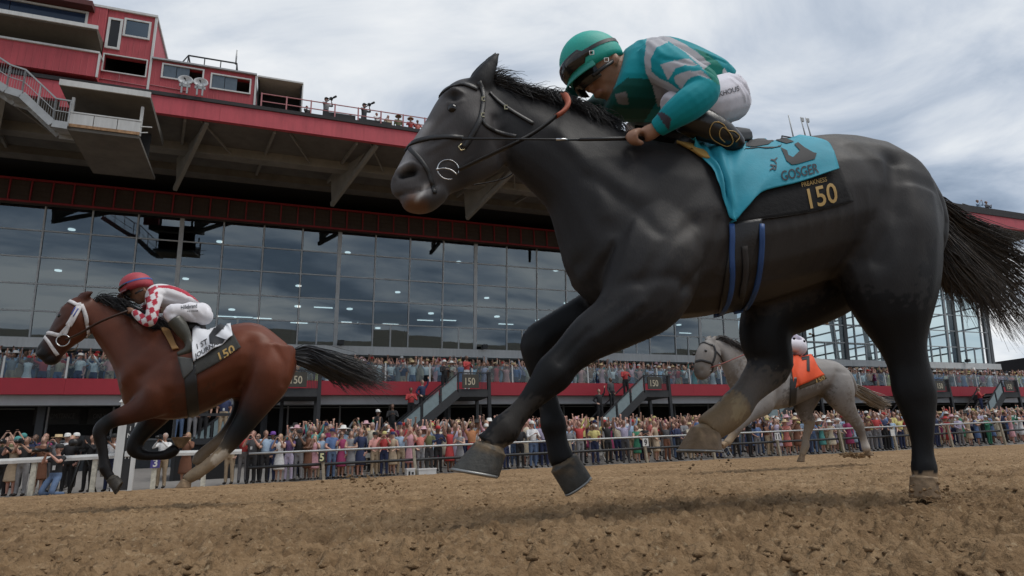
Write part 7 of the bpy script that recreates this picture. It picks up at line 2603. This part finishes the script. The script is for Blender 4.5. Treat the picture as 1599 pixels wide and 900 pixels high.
# ---------------------------------------------------------------- photographers at the left
GP = 'photographers and staff by the white rail'
def at_rail(px, q):
    t, _ = TZ(px, 720, q)
    return BW(t, q, zfence(max(-30, t)) + (.1 * q if q > 0 else 0) - .03)
PH = [
    (6, .5, 'person in black top at the left edge behind the white rail, aiming a camera', 'black', 'black', 'aiming camera', 0, 1, 0, 0, 0, N), (22, .45, 'person in beige skirt with teal head scarf behind the white rail', 'beige', 'cream', 'phone raised', 1, 0, 1, 3, 1, N),
    (38, .35, 'photographer in black top and grey trousers aiming a camera over the white rail', 'black', 'grey', 'aiming camera', 0, 0, 0, 1, 0, N), (64, .6, 'person in long rust brown dress behind the white rail post', 'brown', 'brown', 'clapping', 1, 1, 1, 0, 1, N),
    (86, .75, 'person in pale grey suit with round straw boater holding up a phone', 'grey', 'grey', 'phone raised', 0, 1, 0, 1, 0, ('boater', 'straw')), (108, .5, 'person with fair hair in black top behind the kneeling photographer', 'black', 'black', 'arms down', 0, 1, 1, 3, 2, N),
    (140, .45, 'camera operator in black behind the large video camera', 'black', 'black', 'aiming camera', 0, 1, 0, 1, 0, N), (174, .3, 'photographer in white bib aiming a camera beside the finish post', 'white', 'navy', 'aiming camera', 0, 0, 0, 1, 0, ('cap', 'black')),
    (184, 1.3, 'person in lilac top standing behind the finish post', 'lilac', 'navy', 'arms down', 0, 0, 1, 3, 1, N), (254, .35, 'grey haired photographer in white shirt and khaki trousers behind the bay horse', 'white', 'khaki', 'aiming camera', 0, 1, 0, 1, 3, N),
    (290, .4, 'person in dark red patterned dress standing between the bay horse\'s legs', 'brown', 'brown', 'phone raised', 1, 1, 1, 1, 2, N), (359, .45, 'person in khaki trousers with a white badge beside the bay\'s hind leg', 'black', 'khaki', 'arms down', 0, 1, 0, 0, 1, N),
    (380, .6, 'person in red top standing left of the man in dark grey', 'red', 'grey', 'leaning forward', 0, 1, 0, 2, 0, N), (393, .3, 'person in dark grey shirt, phone raised, at the end of the white rail', 'dark grey', 'black', 'phone raised', 0, 0, 0, 3, 0, N),
    (50, 1.5, 'person in navy jacket, second row behind the white rail', 'navy', 'black', 'phone raised', 0, 1, 0, 2, 0, N), (100, 1.5, 'person in black and white top, second row behind the boater', 'white', 'black', 'clapping', 0, 0, 0, 1, 0, ('cap', 'white')), (114, 1.6, 'person in dark brown top with white cap, second row behind the white rail', 'brown', 'black', 'arms down', 0, 1, 0, 3, 0, ('cap', 'white')),
    (66, 2.1, 'person in dark red top standing far back by the shop front', 'magenta', 'black', 'arms down', 0, 0, 1, 3, 1, N), (12, 1.8, 'person in olive top filming overhead by the shop front', 'olive', 'black', 'filming overhead', 0, 0, 0, 0, 0, N), (30, 2.3, 'person in black top filming overhead behind the teal head scarf', 'black', 'black', 'filming overhead', 0, 0, 0, 1, 0, N)]
for px, q, lb, top, bot, pose, dr, ls, wm, sk, hr, hat in PH:
    o = person(at_rail(px, q), lb, GP, top, bot, pose, bool(dr), bool(ls), bool(wm), sk, hr, hat, False, rg.uniform(-.5, .1), 1.02)
    if 'head scarf' in lb:
        MB().sphere((0, .015, 1.68), .112, 12, 8, 0, (.92, 1, .95)).build('head_scarf', CM['teal'], o)
    if 'badge' in lb or 'dark grey shirt' in lb:
        MB().box(-.035, .035, -.15, -.14, 1.12, 1.22).build('badge', M_WHITE, o)
    if 'white bib' in lb:
        MB().tube([(-.2, -.05, 1.0), (-.23, -.06, .7), (-.22, -.05, .45)], [.05, .07, .05], 8, 0, True, .5).build('towel', M_WHITE, o)
KN = person(at_rail(90, -.45), 'kneeling photographer in black t-shirt and blue jeans with a long lens before the white rail', GP, 'black', 'denim', 'aiming camera', False, False, False, 3, 1, ('cap', 'black'), False, -.5, 1.12, 'kneel')
MB().box(.02, .1, -.16, -.15, .68, .8).build('badge', M_WHITE, KN)

def photo_camera(loc, rz, label, long=.22, sc=1.0):
    g = empty('camera', loc, rz)
    tag(g, label, 'camera', 'cameras held by the photographers')
    MB().box(-.07, .07, -.03, .05, -.05, .05).box(-.035, .035, -.02, .04, .05, .085).build('camera_body', M_BLACK, g)
    MB().tube([(0, -.03, 0), (0, -.03 - long * .5, 0), (0, -.03 - long * .5, 0), (0, -.03 - long, 0)], [.035, .037, .047, .05], 12).build('lens', M_LEATHER, g)
    MB().tube([(0, -.031 - long, 0), (0, -.034 - long, 0)], .042, 12).build('front_element', M_GOG, g)
def held(o, z, y=-.36, **kw):
    m_ = o.matrix_basis
    p = m_ @ Vector((0, y, z))
    photo_camera(p, o.rotation_euler.z, **kw)
PHO = [o for o in COL.objects if o.name.startswith('person') and o.get('group') == GP]
for o in PHO:
    lb = o['label']
    if 'aiming a camera over' in lb:
        held(o, 1.6, label='black camera raised over the white rail by the man in grey trousers', long=.16)
    elif 'white bib' in lb:
        held(o, 1.6, label='black camera in the hands of the photographer in a white bib', long=.12)
    elif 'grey haired' in lb:
        held(o, 1.6, label='black camera in the hands of the grey haired man in white', long=.14)
    elif o is KN:
        held(o, 1.2, label='camera with a long lens held by the kneeling photographer', long=.42)
    elif 'left edge' in lb:
        held(o, 1.6, label='dark camera at the left edge of the rail', long=.14)
# video camera on a tripod
_l = at_rail(127, .3)
VC = empty('video_camera', _l, RZ - .35)
tag(VC, 'large black video camera on a tripod at the white rail', 'video camera')
MB().box(-.11, .11, -.2, .35, 1.2, 1.45).box(-.06, .06, -.1, .2, 1.45, 1.53).build('camera_body', M_BLACK, VC)
MB().tube([(0, -.2, 1.33), (0, -.5, 1.33)], [.085, .1], 14).build('lens', M_LEATHER, VC)
MB().box(-.09, .09, .36, .39, 1.24, 1.38).build('screen', mat('grey_screen', (.3, .32, .33), .3), VC)
for a in (0.5, 2.6, 4.7):
    MB().tube([(0, .05, 1.2), (.42 * math.cos(a), .05 + .42 * math.sin(a), -.02)], [.028, .02], 8).build('leg', M_BLACK, VC)
MB().box(-.08, .08, -.03, .13, 1.1, 1.2).build('tripod_head', M_BLACK, VC)

# podium behind the bay horse with people on it
_t0, _z0 = TZ(268, 686, 2.4)
_t1, _ = TZ(372, 686, 2.4)
PD = empty('podium', BW(0, 0, 0), RZ)
tag(PD, 'black steel camera podium with a bar rail behind the bay horse', 'podium')
MB().box(_t0, _t1, 2.3, 4.0, _z0 - .18, _z0).build('deck', M_BLACK, PD)
_b = MB().bar((_t0, 2.35, TZ(300, 648, 2.35)[1]), (_t1, 2.35, TZ(300, 648, 2.35)[1]), .09)
_b.bar((_t0 + .05, 2.35, _z0), (_t0 + .05, 2.35, TZ(300, 648, 2.35)[1]), .07).bar((_t1 - .05, 2.35, _z0), (_t1 - .05, 2.35, TZ(300, 648, 2.35)[1]), .07)
_b.build('guard_rail', M_BLACK, PD)
for x in (_t0 + .1, (_t0 + _t1) / 2, _t1 - .1):
    MB().box(x - .05, x + .05, 2.4, 2.5, -.4, _z0 - .19).build('leg', M_BLACK, PD)
MB().box(_t0 + .05, _t1 - .05, 2.42, 2.46, -.2, _z0 - .2).build('skirt', M_DARK, PD)
for px, top, bot, lb in ((277, 'blue', 'denim', 'person in jeans on the black podium behind the bay\'s belly'), (298, 'grey', 'grey', 'person in grey trousers on the black podium behind the bay'), (315, 'black', 'black', 'person in black trousers on the podium behind the bay\'s girth'), (346, 'navy', 'khaki', 'person in navy shirt and khaki trousers with badge at the right of the podium')):
    t, _ = TZ(px, 686, 2.75)
    o = person(BW(t, 2.75, _z0), lb, 'people on the black podium', top, bot, 'arms down', False, False, False, 1, 0)
    if 'badge' in lb:
        MB().box(-.035, .035, -.15, -.14, 1.05, 1.15).build('badge', M_WHITE, o)

# people on the roof edge
RF = 'people on the roof deck'
for px, q, lb, top, pose, sc, hat in [(508, 5.9, 'camera operator in grey on the roof deck, nearer the black shed', 'grey', 'aiming camera', 1, ('cap', 'black')), (568, 5.9, 'camera operator in dark clothes on the roof deck, right of the two', 'dark grey', 'aiming camera', 1, ('cap', 'black')),
                                 (478, 6.1, 'person in black crouching low on the roof deck beside the dark shed', 'black', 'clapping', .72, N), (547, 6.3, 'person in brown low behind the roof screen between the two operators', 'brown', 'arms down', .72, N), (588, 6.0, 'person in white behind the roof rail, right of the operators', 'white', 'clapping', .8, N),
                                 (606, 6.2, 'person in beige on the roof deck near the horse\'s forehead', 'beige', 'shouting', .85, N), (622, 6.2, 'person in olive shirt with tall hat on the roof deck', 'olive', 'arms down', .9, ('straw hat', 'straw')), (641, 6.2, 'person in red top with straw hat on the roof deck', 'red', 'clapping', .88, ('straw hat', 'straw')),
                                 (652, 6.3, 'person in coral top at the roof rail, closest to the horse\'s face', 'coral', 'clapping', .88, N), (432, 7.0, 'person in red in the mouth of the roof shed', 'red', 'clapping', .85, N), (1525, 6.0, 'person in blue grey on the roof above the tail', 'light blue', 'phone raised', 1, N), (1538, 6.0, 'person in dark jacket on the roof above the tail', 'dark grey', 'clapping', 1, N), (1500, 6.2, 'person in black low on the roof above the tail', 'black', 'clapping', .7, N)]:
    t, _ = TZ(px, 190 if px < 800 else 310, q)
    o = person(BW(t, q, 14.79), lb, RF, top, 'dark grey', pose, False, True, False, rg.choice([1, 2, 3]), 0, hat, False, .6 if px < 600 else 0, sc)
    if 'camera operator' in lb:
        photo_camera(o.matrix_basis @ Vector((0, -.4, 1.55)), o.rotation_euler.z, 'camera in the hands of the %s roof operator' % ('left' if px < 540 else 'right'), .3)

# people on the stairs
ST = 'people on the balcony stairs'
for t, q, z, lb, top, bot, pose, hat in [(-2.55, 5.5, 1.72, 'person in red shirt sitting high on the stairs left of the middle 150 sign', 'red', 'black', 'clapping', N), (-2.05, 5.6, 2.05, 'person in navy jacket on the stairs beside the red shirt', 'navy', 'black', 'one arm raised', N), (-1.1, 5.6, 2.9, 'person in black with white cap at the top of the stairs', 'black', 'black', 'clapping', ('cap', 'white')),
                                         (-3.4, 5.0, 1.0, 'person in black suit low on the stairs, waving', 'black', 'black', 'clapping', N), (-4.0, 4.8, .75, 'person in black with white cap at the foot of the stairs', 'black', 'black', 'shouting', ('cap', 'white')), (6.2, 5.5, 1.7, 'person in dark clothes with one arm out on the stairs above the yellow shirt', 'black', 'black', 'one arm raised', N),
                                         (6.9, 5.6, 2.25, 'person in dark grey on the stairs left of the 150 sign above post 9', 'dark grey', 'black', 'arms down', N), (7.7, 5.6, 2.8, 'person in red at the top of the stairs above post 9', 'red', 'black', 'clapping', N), (-.1, 5.6, 3.12, 'person in red top on the landing behind the middle 150 sign', 'red', 'white', 'clapping', N),
                                         (27.2, 5.5, 3.1, 'person in red at the stair head right of the dark hind leg', 'red', 'black', 'clapping', N), (31.6, 5.4, 1.9, 'person in red leaning on the far right stairs', 'red', 'navy', 'clapping', N)]:
    person(BW(t, q, z), lb, ST, top, bot, pose, False, True, False, rg.choice([0, 1, 2]), 0, hat, False, rg.uniform(-.5, .5))

# folding chairs, coolers
def chair():
    g = empty('folding_chair', (0, 0, 0), 0)
    m_ = M_WHITE
    MB().box(-.2, .2, -.2, .2, .40, .43).build('seat', m_, g)
    MB().box(-.2, .2, .22, .25, .62, .80).build('backrest', m_, g)
    for sx in (-1, 1):
        MB().bar((sx * .2, .24, .82), (sx * .2, -.2, 0), .025).build('leg', m_, g)
        MB().bar((sx * .18, -.18, .42), (sx * .18, .25, 0), .025).build('leg', m_, g)
    return g
_c = chair()
for i, (t, lb) in enumerate([(-7.0, 'white folding chair left of the post marked 5'), (-6.0, 'white folding chair just right of the post marked 5'), (-5.55, 'white folding chair behind the magenta dress'), (-4.9, 'white folding chair behind the grey dress'), (-4.2, 'white folding chair left of the white box'), (-3.2, 'white folding chair behind the white cooler'), (-2.7, 'white folding chair right of the white cooler'), (-.2, 'white folding chair beside the lifted fore hoof'),
                             (.6, 'white folding chair near the bent fore leg'), (3.6, 'white folding chair well left of the post marked 9'), (6.3, 'white folding chair right of the post marked 9'), (9.3, 'white folding chair under the muddy hoof')]):
    o = _c if i == 0 else copy_tree(_c)
    o.location = BW(t, .95, zfence(t) + .07)
    o.rotation_euler = (0, 0, RZ + .2 * math.sin(i * 3))
    o.scale = (.86,) * 3
    tag(o, lb, 'folding chair', 'white folding chairs behind the rail')
for px, w, lb, nm in ((640, .26, 'white crate with dark print beside the cooler at the rail', 'crate'), (666, .56, 'long white cooler under the grey rail', 'cooler')):
    t, z = TZ(px, 744, -.25)
    g = empty(nm, BW(t, -.25, z), RZ)
    tag(g, lb, nm)
    MB().box(-w / 2, w / 2, -.17, .17, 0, .2).build('box', M_WHITE, g)
    MB().box(-w / 2 - .012, w / 2 + .012, -.182, .182, .203, .245).build('lid', mat('cooler_lid', (.7, .7, .7), .4), g)
    if nm == 'crate':
        MB().box(-.08, -.02, -.175, -.171, .03, .15).box(.02, .09, -.175, -.171, .05, .13).build('print', M_BLACK, g)

# clods in the air under the dark horse
for i, (px, py, r) in enumerate([(1252, 497, .011), (1258, 501, .014), (1264, 494, .009), (1250, 505, .008), (1230, 520, .006), (1240, 529, .006), (1270, 524, .008), (1256, 533, .006)]):
    b = MB().sphere((0, 0, 0), r, 7, 5)
    b.v = [tuple(c * (1 + .5 * (RNG.random() - .5)) for c in v) for v in b.v]
    tag(b.build('flying_clod', mat('wet_clod', (.03, .022, .016), .9), None, H1.P(px, py, .45)), 'small dark clod of dirt in the air behind the dark horse', 'clod', 'clods of dirt in the air')

# dirt kicked up behind the hooves
V, Fq, off = [], [], 0
bs = MB().sphere((0, 0, 0), 1, 6, 4)
bv = np.array(bs.v)
for fig, cx, cy, sx, sy, n, r0, lat in ((H2, 570, 750, 40, 12, 90, .012, .1), (H2, 600, 762, 40, 8, 40, .010, .1), (H3, 1340, 711, 24, 3.5, 90, .024, 0), (H1, 1452, 772, 40, 12, 110, .007, -.16), (H1, 1252, 505, 22, 16, 26, .006, .45), (H1, 1120, 720, 40, 14, 30, .005, .1)):
    for i in range(n):
        p = fig.P(cx + RNG.normal() * sx * .6, cy + RNG.normal() * sy * .6, lat + RNG.normal() * .1)
        if p.z < zground(p.x, p.y):
            p.z = zground(p.x, p.y) + .01
        r = r0 * (.25 + RNG.random() ** 3)
        V.append(bv * (1 + .8 * (RNG.random((len(bv), 1)) - .5)) * r * np.array([1.2, 1, .8]) + np.array(p))
        Fq += [[off + k for k in f] for f in bs.f]
        off += len(bv)
me = bpy.data.meshes.new('dirt_spray')
me.from_pydata(np.concatenate(V).tolist(), [], Fq)
tag(link('dirt_spray', me, None, M_DIRT), 'crumbs of brown dirt thrown up behind the galloping hooves', 'dirt spray', kind='stuff')
